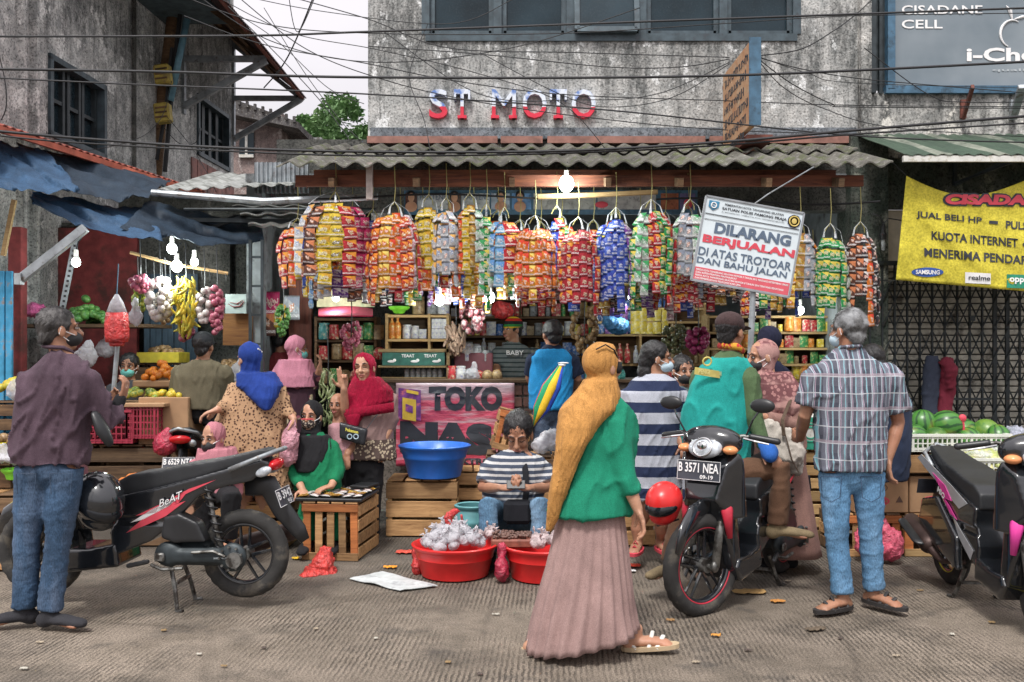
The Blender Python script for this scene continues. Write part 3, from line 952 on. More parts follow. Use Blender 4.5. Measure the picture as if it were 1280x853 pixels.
def LW(px, py=None, off=0.0):
    k = (px - 640) / F
    Y = (-4.79 - .041 * 8.6 + off) / (k - .041)
    X = k * Y
    return (V(X, Y, 0) if py is None else V(X, Y, EYE + (HZ - py) / F * Y))
lb = thing('left_building', 'tall grey plaster building at the left with its side wall running back', 'building', (-4.8, 8.6, 0))
D_ = (LW(236) - LW(0)).normalized(); Nn = V(D_.y, -D_.x, 0)       # along, outward
def lwall(px0, px1, z0, z1, mat, name, o0=-.25, o1=0):
    a = LW(px0); b = LW(px1); m_ = MB()
    m_.prism([V(a.x, a.y, z0) + Nn * o0, V(b.x, b.y, z0) + Nn * o0, V(b.x, b.y, z1) + Nn * o0, V(a.x, a.y, z1) + Nn * o0], Nn * (o1 - o0))
    return m_.bld(name, mat, lb, world=True)
def LWz(px, py): return LW(px, py).z
wz0, wz1 = LWz(60, 170), LWz(60, 66)
lwall(-60, 60, 0, 7.5, MAT['leftwall'], 'wall'); lwall(131, 237, 0, 7.5, MAT['leftwall'], 'wall')
lwall(60, 131, 0, wz0, MAT['leftwall'], 'wall'); lwall(60, 131, wz1, 7.5, MAT['leftwall'], 'wall')
lwall(237, 246, 0, 7.5, MAT['leftwall'], 'wall'); lwall(286, 292, 0, 7.5, MAT['leftwall'], 'wall')
pk = M('faded_pink_boards', (.34, .17, .15), .85, var=.25, col2=(.16, .12, .11), c2t=.55, c2s=4)
z2a, z2b = LWz(240, 190), LWz(240, 112)
lwall(246, 286, 0, z2a, MAT['leftwall'], 'wall'); lwall(246, 286, z2b, 7.5, MAT['leftwall'], 'wall')
# pink plank cladding, low and to the far side
a = LW(238); b = LW(291); L_ = (b - a).length; nb2 = 9
for i in range(nb2):
    p0 = a + (b - a) * (i / nb2 + .004); p1 = a + (b - a) * ((i + 1) / nb2 - .004)
    mb = MB(); zt_ = z2a - .08
    mb.prism([V(p0.x, p0.y, 2.2) + Nn * .004, V(p1.x, p1.y, 2.2) + Nn * .004, V(p1.x, p1.y, zt_) + Nn * .004, V(p0.x, p0.y, zt_) + Nn * .004], Nn * (.02 + .006 * (i % 2)))
    mb.bld('plank', pk, lb, world=True)
# ribs of the wall: pilaster + conduit
for px in (22, 38, 165):
    mb = MB(); p = LW(px); mb.box(p + Nn * .03 + V(0, 0, 4.4), (.05, .10 if px < 100 else .03, 6), Matrix((D_, Nn, V(0, 0, 1))).transposed())
    mb.bld('pilaster' if px < 100 else 'wall_joint', MAT['leftwall'] if px < 100 else MAT['darkwall'], lb, world=True)
def lwin(px0, px1, z0, z1, nm, parts):
    a = LW(px0); b = LW(px1); f_ = MB()
    R = Matrix((D_, Nn, V(0, 0, 1))).transposed()
    def bx(t0, t1, q0, q1, o, th):
        p0 = a + (b - a) * t0; p1 = a + (b - a) * t1
        return ((p0 + p1) / 2 + V(0, 0, (q0 + q1) / 2) + Nn * o, ((p1 - p0).length, th, q1 - q0))
    for t0, t1, q0, q1 in ((0, 1, z0, z0 + .06), (0, 1, z1 - .06, z1), (0, .05, z0, z1), (.95, 1, z0, z1)):
        c, s2 = bx(t0, t1, q0, q1, -.03, .12); f_.box(c, s2, R)
    fr = f_.bld('window_frame', MAT['frame'], lb, world=True)
    for t0, t1 in parts:
        f_ = MB(); g_ = MB()
        for q in ((t0, t0 + .04), (t1 - .04, t1)):
            c, s2 = bx(q[0], q[1], z0 + .06, z1 - .06, -.08, .05); f_.box(c, s2, R)
        nbar = 4
        c, s2 = bx(t0, t1, z0 + (z1 - z0) * .5 - .02, z0 + (z1 - z0) * .5 + .02, -.08, .04); f_.box(c, s2, R)
        f_.bld('sash', MAT['dksteel'], lb, world=True)
        c, s2 = bx(t0 + .02, t1 - .02, z0 + .06, z1 - .06, -.11, .012); g_.box(c, s2, R)
        g_.bld('pane', MAT['glass'], lb, world=True)
lwin(60, 131, wz0, wz1, 'w', ((.06, .36), (.40, .64), (.66, .94)))
lwin(246, 286, z2a, z2b, 'w', ((.06, .3), (.3, .5), (.5, .72), (.72, .94)))
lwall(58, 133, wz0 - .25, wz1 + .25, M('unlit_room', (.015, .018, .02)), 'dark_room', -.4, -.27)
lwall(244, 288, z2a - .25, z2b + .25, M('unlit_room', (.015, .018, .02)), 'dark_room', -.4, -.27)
# projecting upper slab
mb = MB()
a = LW(118); b = LW(215)
zz0 = b.z + EYE + (HZ - 27) / F * 12.2
mb.prism([V(a.x, 9.9, zz0), V(a.x + .85, 9.9, zz0), V(a.x + .95, 12.3, zz0), V(a.x - .0, 12.3, zz0)], (0, 0, .9))
mb.bld('balcony_slab', M('dark_teal_slab', (.06, .09, .10), .8, var=.4), lb, world=True)

# awning roof hung on the far part of the left building
ar = thing('rusted_awning_roof', 'rusted brown corrugated awning roof on steel brackets high on the left building', 'awning', (-4.0, 12, 4))
ox, oz = -3.35, wz(124, 15)
def arf(u, v, x0=None):
    Y = 10.3 + 4.7 * v
    xw = LW(293).x + .04 * (Y - 15) - .02
    ze = .012 * math.sin(Y * 2 * PI / .076)
    return V(xw + (ox - xw) * u, Y, oz + .95 * (1 - u) + ze)
for i in range(6):
    mb = MB(); mb.slab(lambda u, v, i=i: arf(u, (i + v) / 6), 4, 40, (0, 0, .012)); mb.bld('sheet', MAT['rustroof'], ar, world=True, smooth=30)
for v in (.02, .33, .66, .985):
    mb = MB(); mb.bar(arf(.03, v) - V(0, 0, .07), arf(.97, v) - V(0, 0, .07), .06, .07); mb.bld('rafter', MAT['steel'] if v > .9 else MAT['wood_old'], ar, world=True)
for u in (.3, .62, .96):
    mb = MB(); mb.bar(arf(u, .01) - V(0, 0, .03), arf(u, .99) - V(0, 0, .03), .05, .045); mb.bld('purlin', MAT['rust'] if u > .9 else MAT['wood_old'], ar, world=True)
for v in (.55, .985):
    e = arf(.93, v); w_ = arf(0.02, v)
    mb = MB(); mb.bar(e - V(0, 0, .1), V(w_.x, w_.y, e.z - .75), .07, .09, ch=.005); mb.bar(V(w_.x, w_.y, e.z - .85), V(w_.x, w_.y, w_.z), .06, .08)
    mb.bar(e - V(0, 0, .08), V(w_.x, w_.y, e.z - .08), .06, .08)
    mb.bld('bracket', MAT['steel'], ar, world=True)

# red-edged tin awning running back along the left wall, above the tarpaulins
tn = thing('tin_awning', 'long tin stall awning with a faded red edge along the left wall', 'awning', P(120, 205, 8.5))
A0, A1 = P(-40, 143, 6.9), P(256, 240, 9.9)
def tnf(u, v):
    a = A0.lerp(A1, v); w_ = V(-1.5, .3, .42)
    return a + w_ * (1 - u) + V(0, 0, .008 * math.sin(v * 230))
for i in range(5):
    mb = MB(); mb.slab(lambda u, v, i=i: tnf(u, (i + v) / 5), 3, 44, (0, 0, .008))
    mb.bld('sheet', M('faded_red_tin', (.36, .10, .07), .6, .2, var=.3, col2=(.15, .09, .08), orand=.3), tn, world=True, smooth=30)
mb = MB(); mb.bar(A0 - V(0, 0, .035), A1 - V(0, 0, .035), .03, .05); mb.bld('edge_rail', M('orange_red_rail', (.50, .13, .08), .6, var=.3), tn, world=True)

# far houses and tree in the gap
def far_house(name, lab, x0, x1, Y, z1, roofc, ridge, wmat, wins, dy=4):
    h = thing(name, lab, 'house', ((x0 + x1) / 2, Y, 0))
    m_ = MB(); m_.box(((x0 + x1) / 2, Y + dy / 2, z1 / 2), (x1 - x0, dy, z1)); m_.bld('wall', wmat, h, world=True)
    m_ = MB(); o = .45
    m_.prism([(x0 - o, Y - o, z1 - .05), (x1 + o, Y - o, z1 - .45), (x1 + o, Y - o, z1 - .32), (x0 - o, Y - o, z1 + ridge)], (0, dy + 2 * o, 0)); m_.bld('roof', roofc, h, world=True)
    m_ = MB()
    for i in range(12):
        t = (i + .5) / 12; m_.box((x0 - o + (x1 - x0 + 2 * o) * t, Y - o - .02, z1 - .05 + (ridge) * (1 - t) - .25 * t), (.05, .06, .12))
    m_.bld('tile_edge', roofc, h, world=True)
    for (a, b, c, d) in wins:
        m_ = MB(); m_.box(((a + b) / 2, Y - .02, (c + d) / 2), (b - a, .06, d - c)); q = m_.bld('window', MAT['glass'], h, world=True)
        m_ = MB(); m_.bar((a, Y - .05, c), (b, Y - .05, c), .06); m_.bar((a, Y - .05, d), (b, Y - .05, d), .06); m_.bar(((a + b) / 2, Y - .05, c), ((a + b) / 2, Y - .05, d), .05)
        m_.bld('frame', MAT['offwhite'], q, world=True)
    return h
pw = concrete('dull_pink_plaster', (.34, .26, .24), .7, peel=(.45, .40, .38))
gw = concrete('dull_grey_plaster', (.42, .42, .42), .6)
far_house('far_house', 'small dull pink house with a grey lean-to roof in the gap between the buildings', P(292, 0, 19).x, P(352, 0, 19).x, 19, P(0, 140, 19).z, MAT['roofdark'], .35, pw, [(P(300, 0, 19).x, P(318, 0, 19).x, P(0, 196, 19).z, P(0, 165, 19).z)])
far_house('far_house', 'low house with a mossy dark sloping roof beside the green tree', P(340, 0, 22).x, P(402, 0, 22).x, 22, P(0, 172, 22).z, MAT['roof'], .4, gw, [(P(352, 0, 22).x, P(366, 0, 22).x, P(0, 215, 22).z, P(0, 190, 22).z)])
# hazy far row of roofs behind everything
far_house('far_house', 'pale distant house mostly hidden behind the shop roof', P(375, 0, 34).x, P(520, 0, 34).x, 34, P(0, 198, 34).z, MAT['roof'], .5, gw, [])

def leafmat(name, c1, c2):
    n = NT(name)
    n.set(col=n.mix(n.rnd() if False else n.ramp(n.noise(2.5, 3), [(.35, 0), (.65, 1)]), c1, c2), rough=.6, spec=.3)
    return n.m
MAT['leaf'] = leafmat('tree_leaves', (.10, .20, .08), (.24, .38, .17))
def tree(name, lab, base, h, rad, crown_z, nleaf, seed, leaf=.14, mat=None):
    rnd = random.Random(seed)
    t = thing(name, lab, 'tree', base)
    m_ = MB()
    m_.tube([V(0, 0, 0), V(.1, 0, h * .4), V(0, .1, h * .75)], [.22, .16, .08], 8)
    limbs = []
    for i in range(9):
        a = rnd.uniform(0, 2 * PI); p0 = V(0, 0, h * rnd.uniform(.4, .7)); p1 = V(math.cos(a) * rad * .7, math.sin(a) * rad * .7, h * rnd.uniform(.7, .95))
        m_.tube([p0, (p0 + p1) / 2 + V(0, 0, .2), p1], [.09, .06, .02], 6); limbs.append(p1)
    m_.bld('trunk', MAT['wood_old'], t)
    c = MB(); clumps = []
    for i in range(46):
        while True:
            p = V(rnd.uniform(-1, 1), rnd.uniform(-1, 1), rnd.uniform(-1, 1))
            if .25 < p.length < 1: break
        clumps.append((V(p.x * rad, p.y * rad, crown_z + p.z * rad * .75), rad * rnd.uniform(.14, .3)))
    for i in range(nleaf):
        q, r = clumps[rnd.randrange(len(clumps))]
        d = V(rnd.gauss(0, 1), rnd.gauss(0, 1), rnd.gauss(0, 1)).normalized() * r * rnd.random() ** .4
        ctr = q + d
        u = V(rnd.gauss(0, 1), rnd.gauss(0, 1), rnd.gauss(0, .6)).normalized(); w_ = u.cross(V(rnd.random(), rnd.random(), 1)).normalized()
        s1 = leaf * rnd.uniform(.6, 1.3)
        c.add([ctr - u * s1, ctr + w_ * s1 * .45, ctr + u * s1, ctr - w_ * s1 * .45], [(0, 1, 2, 3)])
    link('crown', c.mesh('crown', recalc=False), mat or MAT['leaf'], t)
    return t
b = P(432, 0, 25)
tree('leafy_tree', 'bright green leafy tree showing above the far roofs in the gap', (b.x, 25, 0), 6.6, 1.3, P(0, 174, 25).z, 7000, 4, .09)
b = P(398, 0, 27)
tree('leafy_tree', 'smaller darker green tree left of the bright leafy tree', (b.x, 27, 0), 6.2, .8, P(0, 172, 27).z, 3500, 9, .12)
# ================================================================== HANGING SNACK SACHETS
R_ = random.Random(11)
def sachet_mesh(w=.108, h=.098, puff=.013, seed=0):
    m_ = MB(); rr = random.Random(seed)
    nu, nv = 4, 4
    def f(sgn):
        def g(u, v):
            e = min(1, 4 * u * (1 - u) * 1.25) * min(1, 4 * v * (1 - v) * 1.1)
            return V((u - .5) * w * (1 - .06 * math.sin(PI * v)), sgn * puff * e ** .6 + .003 * noise.noise(V(u * 4, v * 4, seed * 3.1 + sgn)), (v - .5) * h)
        return g
    m_.grid(f(-1), nu, nv, uv=True); m_.grid(f(1), nu, nv, uv=True)
    return m_.mesh('sachet', smooth=True, recalc=False)
SACH = [sachet_mesh(seed=i, puff=.011 + .003 * i) for i in range(3)]
COLS = {
 'red': ((.55, .02, .03), (.80, .72, .55), (.75, .30, .03)), 'redc': ((.50, .02, .04), (.78, .72, .50), (.35, .01, .02)), 'redorg': ((.62, .05, .02), (.85, .40, .05), (.80, .25, .02)),
 'orange': ((.80, .22, .02), (.85, .80, .70), (.65, .05, .02)), 'amber': ((.80, .36, .03), (.75, .10, .03), (.85, .65, .15)), 'yellow': ((.80, .58, .03), (.80, .78, .60), (.55, .30, .02)),
 'yelblk': ((.80, .60, .05), (.06, .05, .05), (.70, .50, .05)), 'ltblue': ((.25, .52, .75), (.85, .85, .85), (.12, .30, .62)), 'blue': ((.04, .10, .50), (.75, .75, .85), (.02, .04, .30)),
 'purple': ((.20, .06, .36), (.70, .55, .70), (.75, .70, .72)), 'green': ((.02, .36, .09), (.85, .80, .55), (.70, .55, .08)), 'greenw': ((.60, .66, .60), (.05, .38, .12), (.04, .32, .10)),
 'white': ((.68, .68, .70), (.10, .22, .50), (.75, .40, .10)), 'silver': ((.45, .48, .52), (.70, .25, .10), (.25, .28, .35)), 'brown': ((.16, .06, .04), (.70, .35, .20), (.60, .20, .08)),
 'magenta': ((.55, .02, .13), (.80, .65, .55), (.35, .01, .08)), 'gold': ((.62, .36, .05), (.85, .75, .40), (.30, .14, .03)), 'dark': ((.04, .03, .04), (.75, .30, .20), (.70, .68, .66)), 'pinkw': ((.70, .50, .55), (.55, .05, .15), (.80, .75, .75)),
}
def pk_(k): return packet('packet_' + k, *COLS[k])
_sm = {}
def smesh(k, i):
    if (k, i) not in _sm:
        m_ = SACH[i].copy(); m_.materials.append(pk_(k)); _sm[(k, i)] = m_
    return _sm[(k, i)]
TIE = M('yellow_raffia_string', (.26, .23, .08), .7)
def bundle(px0, px1, py0, py1, D, cols, label, rows=None, tie=(0, -34), Rr=None, fan=100):
    c = P((px0 + px1) / 2, py0, D); bot = P(0, py1, D).z
    R = (P(px1, 0, D).x - P(px0, 0, D).x) / 2 * 1.07
    hook = P((px0 + px1) / 2 + tie[0], py0 + tie[1], D)
    cols = [k for k in cols for _ in range(2 if R_.random() < .45 else 1)]
    t = thing('sachet_bundle', label, 'snack packets', (hook.x, D, hook.z), 0, 'hanging bundles of snack sachets')
    H = c.z - bot; rows = rows or max(3, round(H / .096)); sh_ = H / rows
    nst = len(cols)
    cc = MB()
    for i, k in enumerate(cols):
        a = math.radians(-fan + 2 * fan * (i + .5) / nst) if nst > 1 else 0
        d = V(math.sin(a), -math.cos(a) * .75, 0)
        st = bpy.data.objects.new('strip', None); COL.objects.link(st); st.parent = t; KIDS.setdefault(t.name, []).append(st)
        st.location = (0, 0, 0); st.empty_display_size = .02
        zt = c.z + .035 + R_.uniform(-.022, .022) - .03 * (1 - math.cos(a)); nr = rows + (1 if R_.random() < .3 else 0) - (1 if R_.random() < .2 else 0); rf = R_.uniform(.86, 1.1)
        prev = hook
        ph = R_.uniform(0, 6)
        scw = min(1.1, max(.62, 1.15 * (2 * R * math.sin(math.radians(min(fan, 90))) / max(1, nst * .72)) / .108))
        for j in range(nr):
            s_ = (j + .5) / nr
            rad = R * rf * (.45 + .55 * min(1, .3 + s_ * 2.0)) * (1 - .12 * max(0, s_ - .75))
            p = V(c.x, D, 0) + d * rad; p.z = zt - sh_ * (j + .5)
            p.x += .006 * math.sin(ph + j * 1.1)
            o = link('sachet', smesh(k, R_.randrange(3)), None, st)
            o.location = p - t.location
            o.rotation_euler = (R_.uniform(-.14, .14) - (.6 if j == 0 else .12 if j == 1 else 0), R_.uniform(-.07, .07) - math.sin(a) * .10, a * .95 + R_.uniform(-.16, .16))
            o.scale = (scw, 1, sh_ / .098 * 1.02)
            if j == 0 and i % 3 == 1: cc.tube([hook - t.location, (hook + p) / 2 - t.location + d * .03 + V(0, 0, .03), p + V(0, 0, sh_ * .45) - t.location], [.002, .006, .012], 5, flat=.3)
    cc.bld('plastic_sleeve', MAT['film'], t)
    m_ = MB(); m_.tube([V(0, 0, .28), V(.008, 0, .1), V(0, 0, 0), V(-.01, 0, -.03)], .0035, 5); m_.tube([V(0, 0, 0), V(.03, 0, -.05), V(.035, 0, -.09)], .004, 4); m_.tube([V(0, 0, .0), V(-.03, 0, -.04), V(-.045, 0, -.07)], .004, 4)
    m_.bld('string', TIE, t)
    return t
BD = 7.55
BL = [
 (374, 464, 262, 350, 7.5, ['redorg', 'white', 'brown', 'yellow', 'yelblk', 'red', 'magenta'], 'wide mixed bundle at the far left of the row, yellow, magenta and purple packets'),
 (390, 462, 345, 380, 7.65, ['ltblue', 'brown', 'white', 'purple', 'brown', 'silver', 'brown'], 'short dull brown and blue packets below the far-left wide bundle'),
 (463, 523, 275, 368, 7.4, ['redorg', 'redorg', 'amber', 'orange', 'redorg', 'pinkw', 'red'], 'red and orange packet bundle, second from the left of the row'),
 (521, 551, 266, 345, 7.5, ['yellow', 'yelblk', 'yellow', 'yellow'], 'narrow all-yellow packet bundle beside the blue and white strips'),
 (543, 572, 270, 348, 7.45, ['white', 'silver', 'white', 'silver'], 'white and silver strips with blue and orange print between yellow and orange bundles'),
 (570, 604, 264, 345, 7.5, ['orange', 'orange', 'yellow', 'gold', 'greenw'], 'orange bundle with yellow strips at its right side'),
 (599, 617, 278, 362, 7.45, ['greenw', 'green', 'greenw'], 'thin strip bundle of green and white packets left of the light blue one'),
 (613, 648, 282, 363, 7.45, ['ltblue', 'ltblue', 'red', 'red'], 'light blue strip bundle edged with red and white packets'),
 (646, 692, 292, 366, 7.4, ['orange', 'orange', 'amber', 'orange', 'orange', 'orange'], 'square all-orange packet bundle under the bright bulb'),
 (648, 690, 360, 388, 7.6, ['red', 'redc', 'red', 'orange'], 'low red packets hanging beneath the all-orange bundle'),
 (688, 704, 280, 350, 7.6, ['blue', 'red'], 'two loose strips of blue and red packets beside the all-orange bundle'),
 (698, 748, 294, 383, 7.4, ['red', 'redc', 'red', 'redc', 'redc', 'red', 'red'], 'deep red bundle with cream badges left of the blue bundle'),
 (746, 794, 282, 378, 7.45, ['blue', 'blue', 'blue', 'blue', 'purple', 'purple'], 'royal blue packet bundle in the middle of the row'),
 (788, 840, 272, 375, 7.4, ['green', 'greenw', 'red', 'red', 'green', 'red', 'red'], 'striped green, white and red packet bundle right of the blue one'),
 (841, 884, 272, 350, 7.45, ['greenw', 'silver', 'greenw', 'greenw', 'silver'], 'silver and green packet bundle half behind the prohibition sign'),
 (842, 870, 350, 385, 7.55, ['red', 'red', 'redc'], 'small red packets below the silver and green bundle'),
 (868, 925, 352, 372, 7.6, ['silver', 'dark', 'brown', 'gold', 'brown'], 'row of dull brown and silver packets just under the prohibition sign'),
 (925, 978, 362, 395, 7.55, ['red', 'dark', 'green', 'gold', 'green'], 'low bundle of black, red and green packets right of the sign pole'),
 (980, 1020, 300, 388, 7.45, ['gold', 'amber', 'gold', 'silver', 'orange'], 'gold and silver packet bundle just right of the prohibition sign'),
 (1018, 1058, 302, 390, 7.4, ['green', 'green', 'green', 'green', 'greenw'], 'bright green packet bundle right of the gold one'),
 (1056, 1095, 300, 395, 7.45, ['dark', 'brown', 'dark', 'orange', 'dark'], 'black and copper packet bundle at the far right end of the row'),
]
for (a, b, c, d, D, cols, lab) in BL:
    bundle(a, b, c, d, D, cols, lab, tie=(0, -23) if d - c > 60 else (0, -12), fan=80 if len(cols) > 3 else 60)
# dense back row of the same snacks, deeper under the roof, dull and small
BACK = ['brown', 'redc', 'gold', 'dark', 'silver', 'green', 'purple', 'red', 'pinkw', 'blue']
for i, px in enumerate(range(470, 1050, 42)):
    y0 = 352 + R_.uniform(-6, 8)
    bundle(px - 19, px + 19, y0, y0 + R_.uniform(24, 36), 8.3, [BACK[(i * 3 + j) % 10] for j in range(4)], 'dim packet cluster hanging deeper inside, %s foremost, %s of the shop' % (BACK[i * 3 % 10].replace('redc', 'crimson').replace('pinkw', 'pale pink'), ('left third', 'middle', 'right third')[min(2, i * 3 // 14)]), tie=(0, -25), fan=70)

for i, px in enumerate((372, 400, 440, 466, 500, 528, 560, 592, 622, 650, 676, 702, 742, 770, 800, 832, 860)):
    y0 = 284 + R_.uniform(-8, 14)
    bundle(px - 20, px + 20, y0, y0 + R_.uniform(62, 84), 7.9, [('red', 'orange', 'yellow', 'blue', 'redc', 'yellow', 'redorg', 'amber', 'red', 'green')[(i * 3 + j * (1 + i % 2)) % 10] for j in range(5)], ('red', 'orange', 'yellow', 'blue', 'crimson', 'gold', 'scarlet', 'amber', 'cherry', 'green')[i * 3 % 10] + '-led packet bundle in the gap behind the front row, ' + ('left end', 'left part', 'middle', 'right part', 'right end')[i * 5 // 17] + (', upper' if y0 < 284 else ', lower'), tie=(0, -20), fan=75)
# poles and wires the bundles hang from
mb = MB(); mb.tube([P(672, 246, 7.6), P(745, 244, 7.6), P(822, 240, 7.6)], .022, 8)
mb.bld('hanging_pole', MAT['wood_light'], world=True, label='pale wooden pole under the roof from which the middle sachet bundles hang', cat='pole')
mb = MB(); mb.tube([P(x, 246 + 3 * math.sin(x * .02), 7.62) for x in range(395, 676, 20)], .009, 5)
mb.bld('hanging_rope', MAT['black'], world=True, label='dark sagging rope carrying the left sachet bundles', cat='rope')
mb = MB(); mb.tube([P(x, 252 + 4 * math.sin(x * .02), 7.62) for x in range(820, 1112, 20)], .009, 5)
mb.bld('hanging_rope', MAT['black'], world=True, label='dark rope carrying the right sachet bundles as far as the pier', cat='rope')
# board of small posters above the shop
bd = thing('poster_board', 'long blue-edged strip of faded shampoo posters above the shop, reading PANTENE', 'poster', P(690, 268, 8.5))
def PX(px, py, Y, o=V(0, 0, 0)): return P(px, py, Y) + o
mb = MB(); a = P(505, 268, 8.5); b = P(872, 238, 8.5); mb.box(((a.x + b.x) / 2, 8.52, (a.z + b.z) / 2), (b.x - a.x, .03, b.z - a.z))
mb.bld('board', MAT['bluepaint'], bd, world=True)
pcs = [(507, 521, (.10, .05, .04)), (522, 560, (.40, .42, .44)), (561, 576, (.09, .06, .05)), (577, 612, (.42, .44, .45)), (614, 637, (.30, .35, .42)), (640, 664, (.10, .22, .42)), (667, 745, (.42, .42, .40)), (747, 820, (.40, .38, .38)), (826, 848, (.32, .10, .05)), (850, 869, (.12, .10, .22))]
for i, (p0, p1, c) in enumerate(pcs):
    m_ = MB(); a = P(p0, 262, 8.5); b = P(p1, 242, 8.5); m_.box(((a.x + b.x) / 2, 8.5, (a.z + b.z) / 2), (b.x - a.x, .006, b.z - a.z))
    m_.bld('poster', M('faded_poster_%d' % i, c, .6, var=.35, vs=14, col2=sc3(c, .5), c2t=.58, c2s=18), bd, world=True)
def ptext(body, px0, px1, py0, py1, Y, mat, par, **k):
    return put_text(body, P(px0, py1, Y), X_, Z_, (px1 - px0) / F * Y, (py1 - py0) / F * Y, mat, par, **k)
ptext('PANTENE', 525, 558, 243, 250, 8.49, MAT['inkblue'], bd, bold=.01); ptext('PANTENE', 580, 611, 243, 250, 8.49, MAT['inkblue'], bd, bold=.01)
for px, c in ((514, SK2), (568, SK2), (650, SK2), (626, SK2)):
    m_ = MB(); p = P(px, 247, 8.492); m_.ell(p, (.03, .004, .042)); m_.ell(p + V(0, 0, -.085), (.055, .004, .05)); m_.bld('printed_portrait', c, bd, world=True)
    m_ = MB(); m_.ell(p + V(0, .003, .018), (.042, .004, .045)); m_.bld('printed_hair', HAIR, bd, world=True)
m_ = MB(); m_.ell(P(752, 256, 8.49), (.06, .004, .03)); m_.ell(P(860, 255, 8.49), (.04, .004, .045)); m_.bld('printed_badge', MAT['inkred'], bd, world=True)

# ================================================================== LAMPS
def lamp_light(p, e, r=.05, col=(.92, 1.0, .97)):
    l = bpy.data.lights.new('bulb_light', 'POINT'); l.energy = e; l.shadow_soft_size = r; l.color = col
    o = bpy.data.objects.new('bulb_light', l); COL.objects.link(o); o.location = p; return o
n = NT('lit_bulb_glass'); n.set(col=(1, 1, 1), emit=(.86, 1.0, .96), es=14.0); LIT = n.m
def bulb(px, py, D, e, lab, r=.045, cord=30):
    p = P(px, py, D)
    t = thing('light_bulb', lab, 'bulb', p, 0, 'lit white bulbs over the stalls')
    m_ = MB(); m_.ell((0, 0, 0), (r, r, r * 1.15), n=16, m=12); m_.bld('globe', LIT, t, smooth=True)
    m_ = MB(); m_.lathe([(.0, .11), (.018, .108), (.02, .05), (.028, .03)], 12); m_.bld('socket', MAT['offwhite'], t)
    m_ = MB(); m_.tube([V(0, 0, .1), V(.01, .02, .18), V(.02, .05, cord * D / F)], .005, 5); m_.bld('cord', MAT['black'], t)
    l = lamp_light(p + V(0, -.10, -.09), e, .06); return t
bulb(708, 230, 7.5, 14, 'very bright bulb under the roof edge above the middle sachets', .06, 22)
bulb(549, 375, 8.0, 7, 'bright bulb above the glass jars of the wooden cabinet')
bulb(612, 372, 8.1, 7, 'bright bulb just left of the shopkeeper in the knitted hat')
bulb(95, 328, 7.9, 2.5, 'bright bulb at the far left stall by the maroon wall', .036)
bulb(215, 311, 8.1, 7, 'upper bulb of the three above the garlic and yellow fruit', .042)
bulb(221, 333, 7.9, 8, 'lower bulb of the three above the garlic and yellow fruit', .045)
bulb(243, 328, 8.3, 6, 'right-hand bulb of the three, above the small onions', .034)
bulb(1000, 388, 9.3, 4, 'bulb deep in the shop beyond the man in the checked shirt', .04)
bulb(790, 372, 9.6, 5, 'bulb deep in the shop above the yellow packs', .04)
bulb(420, 372, 8.7, 5, 'bulb in the alley stall behind the far-left sachets', .035)
# unlit bulb on the beige panel
p = P(1104, 300, 8.6); t = thing('light_bulb', 'unlit clear bulb hanging in a dark socket left of the yellow banner', 'bulb', p)
m_ = MB(); m_.lathe([(0, -.1), (.018, -.095), (.02, -.03), (.016, 0)], 12); m_.bld('globe', MAT['film'], t, smooth=True)
m_ = MB(); m_.lathe([(.0, .16), (.012, .15), (.02, .12), (.022, .07), (.036, .05), (.03, 0), (0, 0)], 12); m_.tube([V(0, 0, .15), V(-.03, 0, .22), V(-.1, .02, .25)], .006, 5); m_.tube([V(0, 0, .15), V(.05, 0, .2), V(.2, .02, .18)], .006, 5); m_.bld('socket', MAT['blk'], t)

# ================================================================== PROHIBITION SIGN ON ITS POLE
D = 6.35
BLc, BRc, TLc = P(864, 350, D), P(985, 374, D - .0), P(878, 243, D)
TRc = P(1001, 263, D)
ex = ((BRc - BLc) + (TRc - TLc)).normalized(); ez = (ex.cross(V(0, 1, 0))).normalized() * -1
ez = V(0, 1, 0).cross(ex) * -1
if ez.z < 0: ez = -ez
SWd = ((BRc - BLc).length + (TRc - TLc).length) / 2; SH = (TLc - BLc).length * .99
sign = thing('prohibition_sign', 'tilted white sign on a pole forbidding selling on pavement and road shoulder, DILARANG BERJUALAN', 'sign', P(921, 520, D))
O_ = BLc
def S2(u, v, d=0): return O_ + ex * (SWd * u) + ez * (SH * v) + V(0, -d, 0)
mb = MB(); mb.prism([S2(0, 0), S2(1, 0), S2(1, 1), S2(0, 1)], (0, .012, 0)); mb.bld('panel', M('white_sign_board', (.62, .70, .74), .45, var=.08, bump=0), sign, world=True)
mb = MB()
for a, b in (((0, 0), (1, 0)), ((1, 0), (1, 1)), ((1, 1), (0, 1)), ((0, 1), (0, 0))):
    mb.bar(S2(*a) + V(0, .004, 0), S2(*b) + V(0, .004, 0), .012, .024, up=V(0, 1, 0))
mb.bld('frame', M('sign_frame', (.30, .32, .34), .5, .3), sign, world=True)
def stext(body, u0, u1, v0, v1, mat, **k): return put_text(body, S2(u0, v0), ex, ez, SWd * (u1 - u0), SH * (v1 - v0), mat, sign, lift=.004, **k)
stext('PEMERINTAH KOTA TANGERANG SELATAN', .20, .80, .925, .95, MAT['ink'], bold=.02)
stext('SATUAN POLISI PAMONG PRAJA', .18, .84, .865, .905, MAT['ink'], bold=.03)
stext('JL. SILIWANGI NO. 1 PAMULANG KOTA TANGERANG SELATAN', .18, .82, .84, .853, MAT['ink'])
mb = MB(); mb.bar(S2(.02, .80, .004), S2(.98, .80, .004), .004, .003, up=V(0, 1, 0)); mb.bar(S2(.02, .735, .004), S2(.98, .75, .004), .002, .003, up=V(0, 1, 0)); mb.bld('rule', MAT['ink'], sign, world=True)
stext('DILARANG', .14, .92, .585, .715, MAT['inkblue'], bold=.045)
